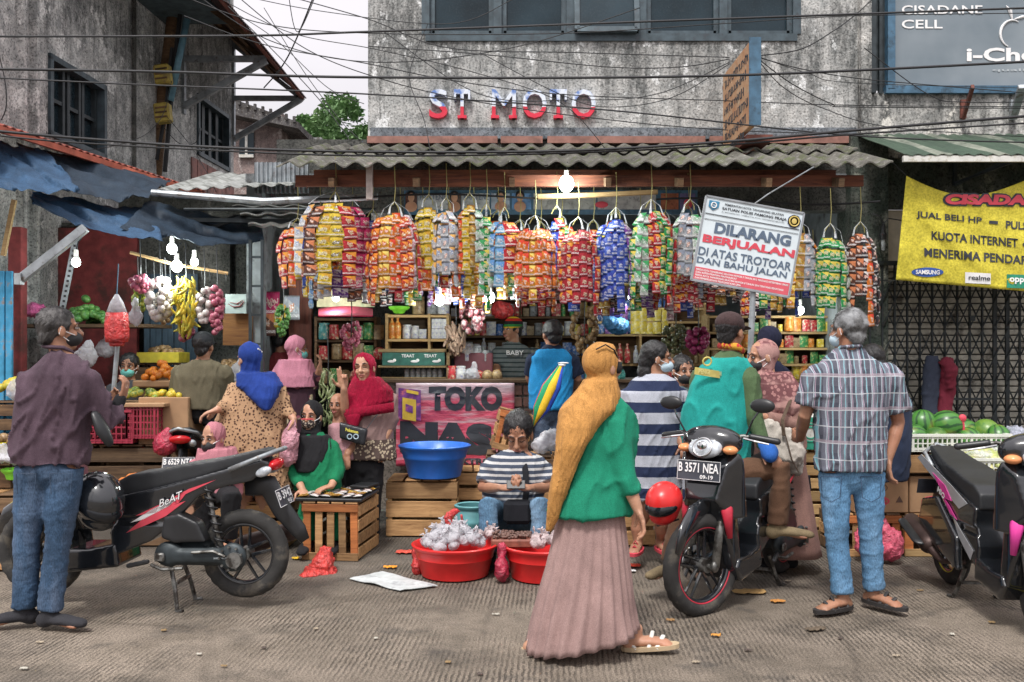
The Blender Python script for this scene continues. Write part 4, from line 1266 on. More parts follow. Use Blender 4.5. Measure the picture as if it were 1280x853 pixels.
stext('BERJUALAN', .04, .98, .435, .555, MAT['inkred'], bold=.045)
stext('DI ATAS TROTOAR', .02, .97, .305, .405, MAT['inkblue'], bold=.02)
stext('DAN BAHU JALAN', .02, .94, .19, .285, MAT['inkblue'], bold=.02)
mb = MB(); mb.prism([S2(.015, .02, .003), S2(.985, .02, .003), S2(.985, .165, .003), S2(.015, .165, .003)], (0, .003, 0)); mb.bld('red_band', M('sign_red_band', (.62, .10, .13), .5, var=.1, bump=0), sign, world=True)
for i, s_ in enumerate(('PERDA KOTA TANGERANG SELATAN NOMOR 9 TAHUN 2012 TENTANG KETERTIBAN UMUM', 'DAN KETENTRAMAN MASYARAKAT', 'PERDA KOTA TANGERANG SELATAN NOMOR 8 TAHUN 2014 TENTANG PENATAAN', 'DAN PEMBERDAYAAN PEDAGANG KAKI LIMA')):
    stext(s_, .03, (.97, .45, .93, .5)[i], .125 - .033 * i, .147 - .033 * i, MAT['inkwhite'], bold=.02)
mb = MB(); c = S2(.09, .905, .006)
mb.prism([c + ex * x + ez * z for x, z in ((-.035, .03), (.035, .03), (.035, -.012), (0, -.036), (-.035, -.012))], (0, .004, 0)); mb.bld('crest', M('crest_blue', (.04, .20, .34), .5), sign, world=True)
mb = MB(); mb.torus(c + V(0, -.003, 0), .018, .004, V(0, 1, 0), 16, 5); mb.bar(c - ex * .02 + V(0, -.002, 0), c + ex * .02 + V(0, -.002, 0), .005, .003); mb.bld('crest_print', MAT['inkwhite'], sign, world=True)
c = S2(.915, .885, .006); mb = MB(); mb.disc(c, .046, V(0, 1, 0), 8); mb.prism([c + (ex * math.cos(k * PI / 4 + .39) + ez * math.sin(k * PI / 4 + .39)) * .046 for k in range(8)], (0, .004, 0)); mb.bld('crest', M('crest_navy', (.05, .07, .22), .5), sign, world=True)
mb = MB(); mb.torus(c + V(0, -.003, 0), .033, .005, V(0, 1, 0), 20, 5); mb.ell(c + V(0, -.003, 0), (.018, .003, .02)); mb.bld('crest_print', M('crest_gold', (.65, .50, .15), .5), sign, world=True)
mb = MB(); q = S2(.52, .0) + V(0, .03, 0); mb.tube([V(q.x + .01, D + .04, .0), S2(.53, .95) + V(0, .03, 0)], .021, 12); mb.bld('pole', MAT['steel'], sign, world=True)

# ================================================================== YELLOW BANNER
D = 7.9
ban = thing('yellow_banner', 'wrinkled yellow phone-shop banner lettered CISADANE strung at the right', 'banner', P(1210, 365, D))
def bsurf(u, v):
    lx = 1120 + (1133 - 1120) * v
    px = lx + (1412 - lx) * u
    top = 220 + 21 * math.sin(min(1, u * 1.9) * PI) * (1 if u < .53 else .6) + 12 * u - (6 if abs(u - .36) < .0 else 0)
    bot = 350 + 26 * u
    py = bot + (top - bot) * v
    fold = .03 * math.exp(-abs((u * 2.2 - (1 - v)) * 5)) * (1 - u) + .02 * noise.noise(V(u * 6 + v * 3, v * 2.2, 2)) + .012 * noise.noise(V(u * 15 + v * 9, v * 4, 7)) + .05 * noise.noise(V(u * 2, 1, 1))
    return P(px, py, D - fold)
m_ = MB(); m_.slab(bsurf, 72, 30, (0, .004, 0)); bm_ = m_.bld('cloth', cloth('yellow_banner_vinyl', (.60, .52, .06), .22, .5, 60, bst=.5, bs=5, bd=.04), ban, world=True, smooth=True)
def on_banner(body, px0, px1, py0, py1, mat, name='lettering', bold=.03, shear=0, slope=.055, back=.006):
    me = text_mesh(body, 1, bold, 0, 'LEFT', shear, res=4)
    bm = bmesh.new(); bm.from_mesh(me); bmesh.ops.triangulate(bm, faces=bm.faces[:]); bmesh.ops.subdivide_edges(bm, edges=[e for e in bm.edges if e.calc_length() > .25], cuts=2); bm.to_mesh(me); bm.free()
    a = verts(me); mn, mx = a.min(0), a.max(0); o = []
    for x, y, z in a.tolist():
        px = px0 + (x - mn[0]) / (mx[0] - mn[0]) * (px1 - px0)
        py = py1 + (y - mn[1]) / (mx[1] - mn[1]) * (py0 - py1) + (px - px0) * slope
        o.append(banner_at(px, py, back))
    set_verts(me, np.array([tuple(p) for p in o])); me.materials.clear()
    return link(name, me, mat, ban, True)
def banner_at(px, py, back):
    v = .5
    for _ in range(5):
        lx = 1120 + 13 * v; u = (px - lx) / (1412 - lx)
        top = 220 + 21 * math.sin(min(1, u * 1.9) * PI) * (1 if u < .53 else .6) + 12 * u; bot = 350 + 26 * u
        v = (py - bot) / (top - bot)
    return bsurf(u, v) + V(0, -back, 0)
on_banner('CISADANE CELL', 1178, 1392, 241, 258, MAT['ink'], bold=.13, slope=.01, shear=.1, back=.005)
on_banner('CISADANE CELL', 1181, 1389, 243, 256, MAT['inkred'], bold=.06, slope=.01, shear=.1, back=.010)
on_banner('JUAL BELI HP', 1145, 1227, 264, 274, MAT['ink'], bold=.025, slope=.10)
on_banner('PULSA MURAH', 1257, 1340, 276, 286, MAT['ink'], bold=.025, slope=.07)
on_banner('KUOTA INTERNET', 1164, 1272, 289, 300, MAT['ink'], bold=.025, slope=.09)
on_banner('MENERIMA PENDAFTARAN', 1155, 1330, 310, 321, MAT['ink'], bold=.025, slope=.08)
m_ = MB()
def bquad(m_, x0, x1, y0, y1, back, sl=0.06, n_=6):
    for i in range(n_):
        a, b = x0 + (x1 - x0) * i / n_, x0 + (x1 - x0) * (i + 1) / n_
        m_.add([banner_at(a, y1 + (a - x0) * sl, back), banner_at(b, y1 + (b - x0) * sl, back), banner_at(b, y0 + (b - x0) * sl, back), banner_at(a, y0 + (a - x0) * sl, back)], [(0, 1, 2, 3)])
bquad(m_, 1236, 1247, 276, 280, .006); bquad(m_, 1278, 1284, 304, 308, .006); m_.bld('dash', MAT['ink'], ban, world=True)
m_ = MB(); c_ = [banner_at(1159 + 20 * math.cos(t * PI / 12), 340.5 + 5.8 * math.sin(t * PI / 12) , .006) for t in range(24)]; m_.add(c_, [tuple(range(24))]); m_.bld('logo_oval', M('banner_blue', (.03, .10, .38), .5, bump=0), ban, world=True)
on_banner('SAMSUNG', 1144, 1174, 337.5, 343, MAT['inkwhite'], bold=.04, slope=.02, back=.012)
m_ = MB(); bquad(m_, 1206, 1238, 340.5, 354, .006, .05); m_.bld('logo_patch', MAT['inkwhite'], ban, world=True)
on_banner('realme', 1210, 1237, 344, 350, MAT['ink'], bold=.02, slope=.05, back=.012)
m_ = MB(); bquad(m_, 1258, 1290, 343, 360, .006, .04); m_.bld('logo_patch', M('banner_green', (.02, .25, .15), .5, bump=0), ban, world=True)
on_banner('oppo', 1261, 1286, 347, 355, MAT['inkwhite'], bold=.03, slope=.04, back=.012)
m_ = MB(); m_.tube([P(1133, 220, D), P(1118, 205, D + .3), P(1100, 196, 8.6)], .004, 4); m_.bld('string', MAT['black'], ban, world=True); m_ = MB(); m_.tube([P(1120, 350, D), P(1112, 352, D + .4), P(1100, 350, 8.6)], .004, 4); m_.bld('string', MAT['black'], ban, world=True)

# ================================================================== PROJECTING ORANGE SIGN
sgp = thing('projecting_sign', 'rusty orange projecting sign box with worn dark letter rows and a blue edge', 'sign', P(942, 160, 8.2))
xs = (941 - 640) / F * 7.75
z0, z1 = wz(158, 7.75), wz(51, 7.75)
mb = MB(); mb.box((xs, 8.25, (z0 + z1) / 2), (.05, .98, z1 - z0), ch=.006)
n = NT('orange_sign_face')
c = n.mix(n.ramp(n.noise(5, 6, rough=.7), [(.3, 0), (.65, 1)]), (.46, .21, .10), (.58, .38, .23))
c = n.mix(n.ramp(n.noise(12, 6), [(.56, 0), (.66, .7)]), c, (.5, .42, .3))
n.set(col=c, rough=.8); mb.bld('box', n.m, sgp, world=True)
mb = MB(); mb.box((xs + .02, 7.755, (z0 + z1) / 2 + .02), (.1, .012, z1 - z0 + .02)); mb.bld('edge', MAT['bluepaint'], sgp, world=True)
mb = MB()
for i in range(6):
    y = 7.82 + .07 * (i % 3)
    while y < 8.68:
        h = R_.uniform(.045, .085); mb.box((xs - .026, y, z1 - .12 - i * .125), (.004, R_.uniform(.012, .03), h)); mb.box((xs - .026, y + .02, z1 - .12 - i * .125 + R_.choice((-.4, 0, .4)) * h), (.003, .03, .012)); y += R_.uniform(.045, .07)
q = mb.bld('worn_marks', MAT['ink'], sgp, world=True); q['kind'] = 'stuff'
mb = MB(); mb.bar((xs, 8.74, z1 - .1), (xs, 8.82, z1 - .1), .03); mb.bar((xs, 8.74, z0 + .1), (xs, 8.82, z0 + .1), .03); mb.bar((xs + .1, 7.9, z0 - .06), (xs + .1, 8.8, z0 - .06), .22, .05); mb.bld('bracket', MAT['rust'], sgp, world=True)

# ================================================================== CRATES, TUBS, BAGS
def crate(lab, loc, size, rot=0, mats=('wood',), vert=False, nslat=3, name='wooden_crate', group=None, top=True, gap=.22, seed=0):
    w_, d_, h_ = size; rr = random.Random(seed)
    t = thing(name, lab, 'crate', loc, rot, group)
    def mm(): return MAT[mats[rr.randrange(len(mats))]]
    post = MB()
    for sx in (-1, 1):
        for sy in (-1, 1): post.box((sx * (w_ / 2 - .03), sy * (d_ / 2 - .03), h_ / 2), (.035, .035, h_ - .004))
    post.bld('corner_post', mm(), t)
    sh_ = h_ / nslat
    for sy in (-1, 1):
        y = sy * (d_ / 2 - .006)
        if vert and sy < 0:
            for z in (.03, h_ - .03):
                m_ = MB(); m_.box((0, y - .008, z), (w_, .014, .055), ch=.003); m_.bld('slat', MAT['wood_or'] if z > .1 else mm(), t)
            nv = 5
            for i in range(nv):
                m_ = MB(); ww = (w_ - .02) / nv * .68; x = -w_ / 2 + .035 + (w_ - .07) * i / (nv - 1)
                x = max(-w_ / 2 + ww / 2, min(w_ / 2 - ww / 2, x))
                m_.box((x, y + .006, h_ / 2), (ww, .012, h_ - .03), rot=Matrix.Rotation(rr.uniform(-.015, .015), 3, 'Y'), ch=.003); m_.bld('slat', MAT['wood_or'] if i in (0, 4) else MAT['wood'], t)
        else:
            for i in range(nslat):
                m_ = MB(); m_.box((0, y, sh_ * (i + .5)), (w_, .013, sh_ * (1 - gap)), rot=Matrix.Rotation(rr.uniform(-.012, .012), 3, 'Y'), ch=.003); m_.bld('slat', mm(), t)
    for sx in (-1, 1):
        for i in range(nslat):
            m_ = MB(); m_.box((sx * (w_ / 2 - .006), 0, sh_ * (i + .5)), (.013, d_ - .03, sh_ * (1 - gap)), rot=Matrix.Rotation(rr.uniform(-.012, .012), 3, 'X'), ch=.003); m_.bld('slat', mm(), t)
    m_ = MB(); m_.box((0, 0, .012), (w_ - .04, d_ - .04, .012)); m_.bld('bottom', MAT['wood_old'], t)
    if top:
        for i in range(4):
            m_ = MB(); m_.box((-w_ / 2 + w_ * (i + .5) / 4, 0, h_ + .006), (w_ / 4 * .86, d_, .012), ch=.003); m_.bld('top_slat', mm(), t)
    return t
crate('orange and brown slatted crate with vertical front boards carrying black trays', (-1.28, 6.92, 0), (.42, .56, .41), -.12, ('wood',), True, 4, seed=3)
crate('weathered crate under the blue tub', (wx(530, 7.67), 7.68, 0), (.58, .42, .455), .0, ('wood', 'wood_light'), False, 3, seed=5, gap=.14)
crate('dark low crate wedged behind the seated man with the phone', (wx(592, 8.0), 7.9, 0), (.40, .35, .50), .05, ('wood_old', 'wood'), False, 4, seed=6)
crate('stall crate beneath the shallot bags left of the orange slatted crate', (-2.02, 7.2, 0), (.62, .5, .36), -.02, ('wood', 'wood_light'), False, 3, seed=8)
crate('crate beneath the peanuts behind the parked black scooter', (-2.72, 7.35, 0), (.6, .5, .34), .02, ('wood', 'wood_old'), False, 3, seed=9)
crate('crate at the left edge of the picture behind the man in jeans', (-3.55, 6.6, 0), (.6, .6, .52), .03, ('wood', 'wood_old'), False, 4, seed=10)
crate('crate standing behind the centre scooter beside the striped dress', (wx(787, 7.2), 7.3, 0), (.34, .4, .42), .1, ('wood',), False, 3, seed=12)
crate('light wood crate stack under the green-logo carton', (wx(1012, 7.3), 7.5, 0), (.5, .4, .72), 0, ('wood_light', 'wood'), False, 7, seed=13)
crate('lower crate on the ground behind the pink carrier bag', (wx(1085, 6.8), 6.98, 0), (.46, .42, .305), .02, ('wood', 'wood_old'), True, 3, seed=14)
crate('pale lower crate on the ground beside the right-hand scooter', (wx(1172, 6.8), 6.98, 0), (.50, .42, .305), -.02, ('wood_light', 'wood'), True, 3, seed=15)
crate('upper left crate carrying the watermelons', (wx(1142, 6.8), 6.98, .605), (.42, .5, .165), 0, ('wood_or', 'wood'), False, 1, top=False, seed=16)
crate('upper right crate carrying the watermelons', (wx(1214, 6.8), 6.98, .605), (.42, .5, .165), 0, ('wood_light',), False, 1, top=False, seed=17)
crate('tall crate at the right edge under the corn basket', (wx(1256, 6.5), 6.76, 0), (.5, .4, .61), .0, ('wood', 'wood_light'), False, 4, seed=18)

CB = M('brown_cardboard', (.40, .24, .13), .85, var=.12, bump=.1, orand=.2)
def carton(lab, loc, size, rot=0, text=None, mat=None):
    w_, d_, h_ = size
    t = thing('cardboard_box', lab, 'carton', loc, rot)
    m_ = MB(); m_.box((0, 0, h_ / 2), size, ch=.006); m_.bld('box', mat or CB, t)
    m_ = MB(); m_.box((0, -d_ / 2 * 0, h_ + .003), (w_ * .995, .05, .004)); m_.bld('tape', M('packing_tape', (.46, .33, .20), .3), t)
    if text:
        m_ = MB(); m_.ell((w_ * .05 - w_ * .12, -d_ / 2 - .001, h_ * .32), (w_ * .22, .003, h_ * .14)); m_.bld('logo', MAT['inkred'], t)
        put_text(text, V(w_ * .05 - w_ * .28, -d_ / 2 - .004, h_ * .28), X_, Z_, w_ * .33, h_ * .08, CB, t, world=False, bold=.02)
        m_ = MB(); m_.torus((w_ * .05, -d_ / 2 - .001, h_ * .68), h_ * .08, .003, V(0, 1, 0), 20, 4); m_.prism([(w_ * .33 + x * h_ * .1, -d_ / 2 - .003, h_ * .36 + z * h_ * .1) for x, z in ((-1, -.8), (1, -.8), (0, 1))], (0, .004, 0)); m_.bld('marks', M('brown_print', (.12, .07, .05), .7), t)
    return t
carton('brown carton with a red oval print behind the grey-haired man', (wx(1100, 6.8), 6.98, .322), (.40, .4, .27), .02, 'FRESH')
carton('brown carton with a red oval print to the right, beside the pink-trimmed scooter', (wx(1170, 6.8), 6.98, .322), (.40, .4, .27), -.01, 'Masako')
tgr = thing('cardboard_box', 'white carton with a green ring logo behind the man in the checked shirt', 'carton', (wx(1012, 7.3), 7.45, .735))
m_ = MB(); m_.box((0, 0, .13), (.45, .34, .26), ch=.006); m_.bld('box', MAT['offwhite'], tgr)
m_ = MB(); m_.torus((.0, -.172, .13), .07, .008, V(0, 1, 0), 24, 6); m_.torus((0, -.172, .13), .045, .006, V(0, 1, 0), 24, 6); m_.box((0, -.172, .03), (.44, .004, .06)); m_.box((0, -.172, .235), (.44, .004, .04)); m_.bld('logo', M('green_print', (.03, .30, .20), .5), tgr)

def tub(lab, loc, rt, rb, h, mat, name='plastic_tub'):
    t = thing(name, lab, 'tub', loc)
    m_ = MB(); th = .008
    m_.lathe([(0, .004), (rb - .02, .004), (rb, .012), (rb + (rt - rb) * .55, h * .60), (rb + (rt - rb) * .56 + .006, h * .62), (rb + (rt - rb) * .6 + .004, h * .68), (rt - .004, h - .03), (rt, h - .025), (rt + .014, h - .012), (rt + .016, h), (rt + .004, h + .006), (rt - th, h), (rb + (rt - rb) * .5 - th, h * .55), (rb - th, .02), (0, .02)], 48)
    m_.bld('bowl', mat, t, smooth=50)
    return t
tub('large blue plastic tub standing on a wooden crate', (wx(543, 7.6), 7.62, .47), .285, .215, .265, MAT['blue'])
tub('big red plastic tub full of knotted bags in front of the seated man', (wx(568.5, 6.2), 6.22, 0), .278, .225, .215, MAT['red'])
tub('second red plastic tub, partly hidden by the walking woman', (wx(680, 6.1), 6.15, 0), .26, .215, .22, MAT['red'])

def lumpbag(name, lab, cat, pts, mat, amp=.02, ties=None, voxel=.014, sm=2, grp=None, sc=14, seed=1.3):
    m_ = MB()
    for c, r in pts: m_.ell(c, r if hasattr(r, '__len__') else (r, r, r), n=12, m=8)
    me = fuse(m_, voxel, sm); wrinkle(me, amp, (sc, sc, sc), seed)
    t = link(name, me, mat, None, True, label=lab, cat=cat, group=grp)
    return t
def knot(c, m_, s=.05, rr=R_):
    for i in range(2):
        d = V(rr.uniform(-1, 1), rr.uniform(-1, 1), rr.uniform(.4, 1.3)).normalized()
        m_.tube([c, c + d * s * .5 + V(0, 0, .01), c + d * s + V(rr.uniform(-.02, .02), 0, 0)], [.004, .007, .003], 5)
# knotted clear bags heaped in the tubs
grp = 'knotted bags of food in the red tubs'
bagm = MAT['bagwhite']
pinkbag = bagmat('pinkish_clear_bag', (.62, .50, .50), .6, .95)
bag_me = []
for s_ in range(4):
    m_ = MB(); rr = random.Random(s_)
    m_.ell((0, 0, .03), (.05, .042, .034), n=12, m=8); m_.tube([V(0, 0, .05), V(.005, .0, .075)], [.02, .006], 8)
    me = fuse(m_, .009, 2); wrinkle(me, .007, (30, 30, 30), s_ * 3.1)
    b2 = MB(); knot(V(.005, 0, .07), b2, .038, rr); k2 = b2.mesh('k'); 
    bm = bmesh.new(); bm.from_mesh(me); bm.from_mesh(k2); bm.to_mesh(me); bm.free(); me.polygons.foreach_set('use_smooth', [True] * len(me.polygons))
    bag_me.append(me)
def heap(cx, cy, z, rx, ry, n_, mat, lab, rise=.09, sc=1.0, grp=grp, name='knotted_bag', cat='food bag', meshes=None, seed=5, face=None):
    rr = random.Random(seed); ms = []
    for me in (meshes or bag_me):
        q = me.copy(); q.materials.clear(); q.materials.append(mat); ms.append(q)
    for i in range(n_):
        a = rr.uniform(0, 2 * PI); r = math.sqrt(rr.random()) * .92
        o = link(name, ms[i % len(ms)], None, None, label=lab, cat=cat, group=grp)
        o.location = (cx + math.cos(a) * r * rx, cy + math.sin(a) * r * ry, z + rise * (1 - r * r) * rr.uniform(.7, 1.1))
        o.rotation_euler = (rr.uniform(-.5, .5), rr.uniform(-.5, .5), rr.uniform(0, 6.3)); s2 = sc * rr.uniform(.8, 1.15); o.scale = (s2, s2, s2)
heap(wx(566, 6.2), 6.22, .165, .23, .2, 46, bagm, 'small knotted clear bag heaped in the big red tub', .12, 1.0)
heap(wx(608, 6.2), 6.35, .20, .09, .1, 7, pinkbag, 'small knotted clear bag heaped in the big red tub', .05, 1.0, seed=8)
heap(wx(690, 6.1), 6.12, .17, .18, .17, 22, pinkbag, 'small knotted pinkish bag heaped in the second red tub', .10, 1.0, seed=9)
# red carrier bag sticking up out of the tub
lumpbag('carrier_bag', 'red carrier bag with a loop handle standing up out of the big red tub', 'bag', [(P(566, 662, 6.35), (.05, .04, .06)), (P(560, 648, 6.35), (.035, .02, .05)), (P(568, 640, 6.35), (.04, .018, .03)), (P(577, 652, 6.35), (.015, .015, .06))], bagmat('red_thin_bag', (.70, .05, .05), .75, 1), .012)
lumpbag('carrier_bag', 'crumpled red bag on the ground between the two red tubs', 'bag', [(P(627, 712, 6.0), (.055, .06, .09)), (P(627, 690, 6.05), (.035, .04, .07))], bagmat('dark_red_bag', (.45, .03, .07), .8, 1), .012)
lumpbag('carrier_bag', 'crumpled red bag squeezed against the left side of the big red tub', 'bag', [(P(522, 705, 6.25), (.035, .05, .09)), (P(520, 690, 6.3), (.03, .04, .05))], bagmat('red_thin_bag', (.70, .05, .05), .75, 1), .012)
lumpbag('carrier_bag', 'small red plastic bag lying alone on the road near the slatted crate', 'bag', [(P(400, 716, 6.3), (.115, .10, .05)), (P(404, 706, 6.3), (.08, .07, .09)), (P(406, 694, 6.35), (.045, .04, .06)), (P(385, 720, 6.2), (.06, .05, .03))], bagmat('coral_thin_bag', (.72, .06, .05), .8, 1), .018, sc=18, voxel=.01)
lumpbag('carrier_bag', 'pink see-through carrier bag of fruit on the ground by the cartons', 'bag', [(P(1112, 680, 6.55), (.10, .09, .12)), (P(1104, 664, 6.55), (.06, .06, .09)), (P(1078, 676, 6.6), (.06, .06, .12))], bagmat('pink_thin_bag', (.75, .12, .20), .7, 1), .02, sc=10)
# brown tray of peanuts cakes on the second tub
t = thing('brown_tray', 'shallow brown tray of dark nuts resting across the two red tubs', 'tray', P(640, 682, 6.25))
m_ = MB(); m_.box((0, 0, .03), (.28, .2, .06), ch=.012); m_.bld('tray', M('brown_tray_wall', (.22, .07, .045), .6, var=.4, vs=30), t)
nutm = M('dark_nuts', (.13, .07, .055), .6, var=.6, vs=40)
m_ = MB()
for i in range(150): m_.ell((R_.uniform(-.13, .13), R_.uniform(-.09, .09), .065 + R_.uniform(0, .02)), (.014, .01, .009), Matrix.Rotation(R_.uniform(0, 3), 3, 'Z'), 6, 4)
q = m_.bld('nuts', nutm, t, smooth=True); q['kind'] = 'stuff'

# black trays and packets on the slatted crate
TRC = thing('black_tray', 'black tray on the slatted crate filled with little foil packets', 'tray', (-1.30, 6.88, .425), -.12)
m_ = MB(); m_.box((0, 0, .012), (.5, .48, .024), ch=.006); m_.bld('tray', MAT['blk'], TRC)
foil = packet('packet_olive', (.20, .24, .12), (.5, .45, .12), (.03, .04, .05))
for j in range(5):
    for i in range(6):
        o = link('foil_packet', smesh('dark', 0) if (i + j) % 3 else smesh('gold', 1), None, TRC); o.location = (-.2 + i * .08, -.18 + j * .085, .035 + .006 * (i % 2)); o.rotation_euler = (PI / 2 + R_.uniform(-.1, .1), R_.uniform(-.2, .2), R_.uniform(-.2, .2)); o.scale = (.72, .8, .8)
t = thing('black_tray', 'small stacked black tray on the right corner of the slatted crate', 'tray', (-1.13, 7.05, .43), -.3)
m_ = MB(); m_.box((0, 0, .03), (.16, .22, .02), ch=.004); m_.box((.0, 0, .055), (.15, .2, .02), ch=.004); m_.bld('tray', MAT['blk'], t)

# shallot / garlic bags on the low stall
heap(wx(340, 7.1), 7.15, .39, .20, .16, 26, bagmat('pink_white_onion_bag', (.66, .42, .50), .8, 1), 'small bag of pink shallots heaped on the low stall by the green-dressed vendor', .08, 1.0, grp='bags of shallots and garlic on the low stall', seed=21)
heap(wx(372, 7.2), 7.3, .40, .17, .13, 14, bagm, 'clear bag heaped on the low stall left of the slatted crate', .07, 1.2, grp='bags of shallots and garlic on the low stall', seed=22)
heap(wx(302, 7.1), 7.1, .38, .16, .13, 12, bagmat('bluish_bag', (.50, .56, .66), .7, 1), 'pale bluish bag on the low stall behind the scooter tail', .06, 1.1, grp='bags of shallots and garlic on the low stall', seed=23)

def fruit_mesh(kind, seed=0):
    m_ = MB(); rr = random.Random(seed)
    if kind == 'round': m_.ell((0, 0, 0), (.034, .034, .031), n=12, m=8)
    elif kind == 'egg': m_.ell((0, 0, 0), (.045, .033, .033), n=12, m=8)
    elif kind == 'long': m_.tube([V(-.06, 0, 0), V(-.03, 0, .012), V(.02, 0, .012), V(.06, 0, -.004)], [.009, .019, .021, .012], 8, round_=True)
    elif kind == 'curve': m_.tube([V(-.075, 0, .02), V(-.04, 0, .0), V(0, 0, -.006), V(.045, 0, .004), V(.075, 0, .025)], [.006, .015, .017, .015, .005], 7, round_=True)
    return m_.mesh(kind, smooth=True)
FM = {k: fruit_mesh(k) for k in ('round', 'egg', 'long', 'curve')}
def pile(kind, cx, cy, z, rx, ry, n_, mat, lab, rise=.1, grp=None, sc=1.0, name='fruit', cat='fruit', seed=0):
    rr = random.Random(seed); me = FM[kind].copy(); me.materials.append(mat)
    for i in range(n_):
        a = rr.uniform(0, 2 * PI); r = math.sqrt(rr.random())
        o = link(name, me, None, None, label=lab, cat=cat, group=grp or lab)
        o.location = (cx + math.cos(a) * r * rx, cy + math.sin(a) * r * ry, z + rise * (1 - r) * rr.uniform(.75, 1.05))
        o.rotation_euler = (rr.uniform(-.4, .4), rr.uniform(-.5, .5), rr.uniform(0, 6.3)); s2 = sc * rr.uniform(.85, 1.15); o.scale = (s2, s2, s2)
def fm(name, c, c2, r=.4, s=30): return M(name, c, r, var=.15, col2=c2, c2t=.5, c2s=s, orand=.3)
ORANGE = fm('tangerine_peel', (.80, .26, .02), (.65, .18, .02)); MANGO = fm('green_yellow_mango', (.42, .40, .05), (.16, .26, .04)); CARROT = fm('orange_root', (.70, .22, .04), (.50, .14, .04))
YEL = fm('yellow_fruit', (.75, .52, .04), (.45, .42, .05)); POT = fm('tan_tuber', (.42, .27, .13), (.28, .17, .08)); SHAL = fm('shallot_skin', (.34, .05, .11), (.48, .16, .20)); GAR = fm('garlic_skin', (.66, .62, .58), (.50, .44, .42)); GRV = fm('green_vegetable', (.06, .20, .05), (.14, .32, .07))
# stall at the left: stacked maroon baskets with a sloping board of fruit
MAR = M('maroon_basket_plastic', (.30, .025, .05), .45, var=.25)
def basket(lab, loc, size, rot, mat, cells=(9, 5), name='plastic_crate', cat='crate', grp=None):
    w_, d_, h_ = size
    t = thing(name, lab, cat, loc, rot, grp)
    m_ = MB(); m_.bar((-w_ / 2, -d_ / 2, h_), (w_ / 2, -d_ / 2, h_), .03, .02); m_.bar((-w_ / 2, d_ / 2, h_), (w_ / 2, d_ / 2, h_), .03, .02); m_.bar((-w_ / 2, -d_ / 2, h_), (-w_ / 2, d_ / 2, h_), .03, .02); m_.bar((w_ / 2, -d_ / 2, h_), (w_ / 2, d_ / 2, h_), .03, .02)
    m_.bld('rim', mat, t)
    m_ = MB(); m_.box((0, 0, .01), (w_, d_, .02)); m_.bld('base', mat, t)
    m_ = MB()
    for sy in (-1, 1):
        for i in range(cells[0] + 1): m_.box((-w_ / 2 + w_ * i / cells[0], sy * d_ / 2, h_ / 2), (.008 if i % 4 else .018, .012, h_))
        for j in range(cells[1]): m_.box((0, sy * d_ / 2 + .001, h_ * (j + .5) / cells[1]), (w_, .010, .008 if j % 2 else .012))
    for sx in (-1, 1):
        for i in range(7): m_.box((sx * w_ / 2, -d_ / 2 + d_ * i / 6, h_ / 2), (.012, .009, h_))
        for j in range(cells[1]): m_.box((sx * w_ / 2 + .001, 0, h_ * (j + .5) / cells[1]), (.010, d_, .01))
    q = m_.bld('lattice', mat, t); q['kind'] = 'stuff'
    return t
basket('maroon lattice basket at the left of the fruit stall pair', (wx(142, 7.8), 7.95, .74), (.40, .5, .27), 0, MAR)
basket('maroon lattice basket at the right of the fruit stall pair', (wx(184, 7.8), 7.95, .78), (.26, .5, .27), .0, MAR)
crate('dark crate stack holding up the maroon baskets', (wx(160, 7.9), 8.0, .11), (.78, .5, .60), 0, ('wood_old',), False, 4, seed=31)
mb = MB(); mb.box((wx(172, 7.9), 7.95, 1.06), (.62, .55, .03), ch=.004); mb.bld('fruit_board', CB, world=True, label='cardboard-covered board on the maroon baskets holding green-yellow fruit', cat='board')
pile('egg', wx(172, 7.9), 7.92, 1.10, .20, .18, 26, MANGO, 'green-yellow mango on the board over the maroon baskets', .12, name='mango', seed=1)
pile('round', wx(200, 8.3), 8.35, 1.27, .16, .14, 44, ORANGE, 'tangerine in the bright orange pile under the yellow tray', .16, name='tangerine', seed=2)
mb = MB(); mb.box((wx(200, 8.3), 8.4, 1.22), (.42, .4, .06), ch=.01); mb.bld('fruit_tray', CB, world=True, label='flat carton tray under the tangerines', cat='tray')
crate('dark stand under the tangerine tray', (wx(200, 8.4), 8.45, .11), (.5, .4, 1.07), 0, ('wood_old',), False, 6, seed=37)
t = thing('fruit_tray', 'yellow carton tray of greenish fruit above the tangerines', 'tray', (wx(202, 8.8), 8.85, 1.40))
m_ = MB(); m_.box((0, 0, .05), (.40, .3, .1), ch=.004); m_.bld('tray', M('yellow_carton', (.55, .46, .04), .7, var=.3), t)
pile('round', wx(202, 8.8), 8.85, 1.50, .17, .12, 34, POT, 'small tan fruit in the yellow carton tray', .05, name='longan', seed=3)
crate('tall dark stand behind the tangerines', (wx(202, 8.8), 8.88, .11), (.5, .3, 1.27), 0, ('wood_old',), False, 6, seed=38)
pile('egg', wx(210, 7.9), 7.95, 1.13, .16, .12, 22, YEL, 'small yellow fruit spread on the carton right of the mangoes', .05, name='star_fruit', sc=.8, seed=4)
carton('open brown carton under the small yellow fruit', (wx(209, 7.9), 8.0, .72), (.42, .4, .40), .02)
crate('crate under the brown fruit carton', (wx(209, 7.9), 8.02, .11), (.44, .4, .60), 0, ('wood_old',), False, 4, seed=39)
pile('long', wx(163, 7.35), 7.4, .37, .19, .15, 40, CARROT, 'orange root piled on the low crate behind the parked scooter', .15, name='orange_root', cat='vegetable', seed=5)
pile('curve', wx(205, 7.4), 7.4, .42, .10, .1, 10, YEL, 'yellow-green banana lying right of the orange roots', .04, name='banana', seed=6)
pile('egg', wx(12, 7.7), 7.8, 1.18, .16, .12, 26, YEL, 'yellow mango heaped at the far left edge', .10, name='mango', seed=7)
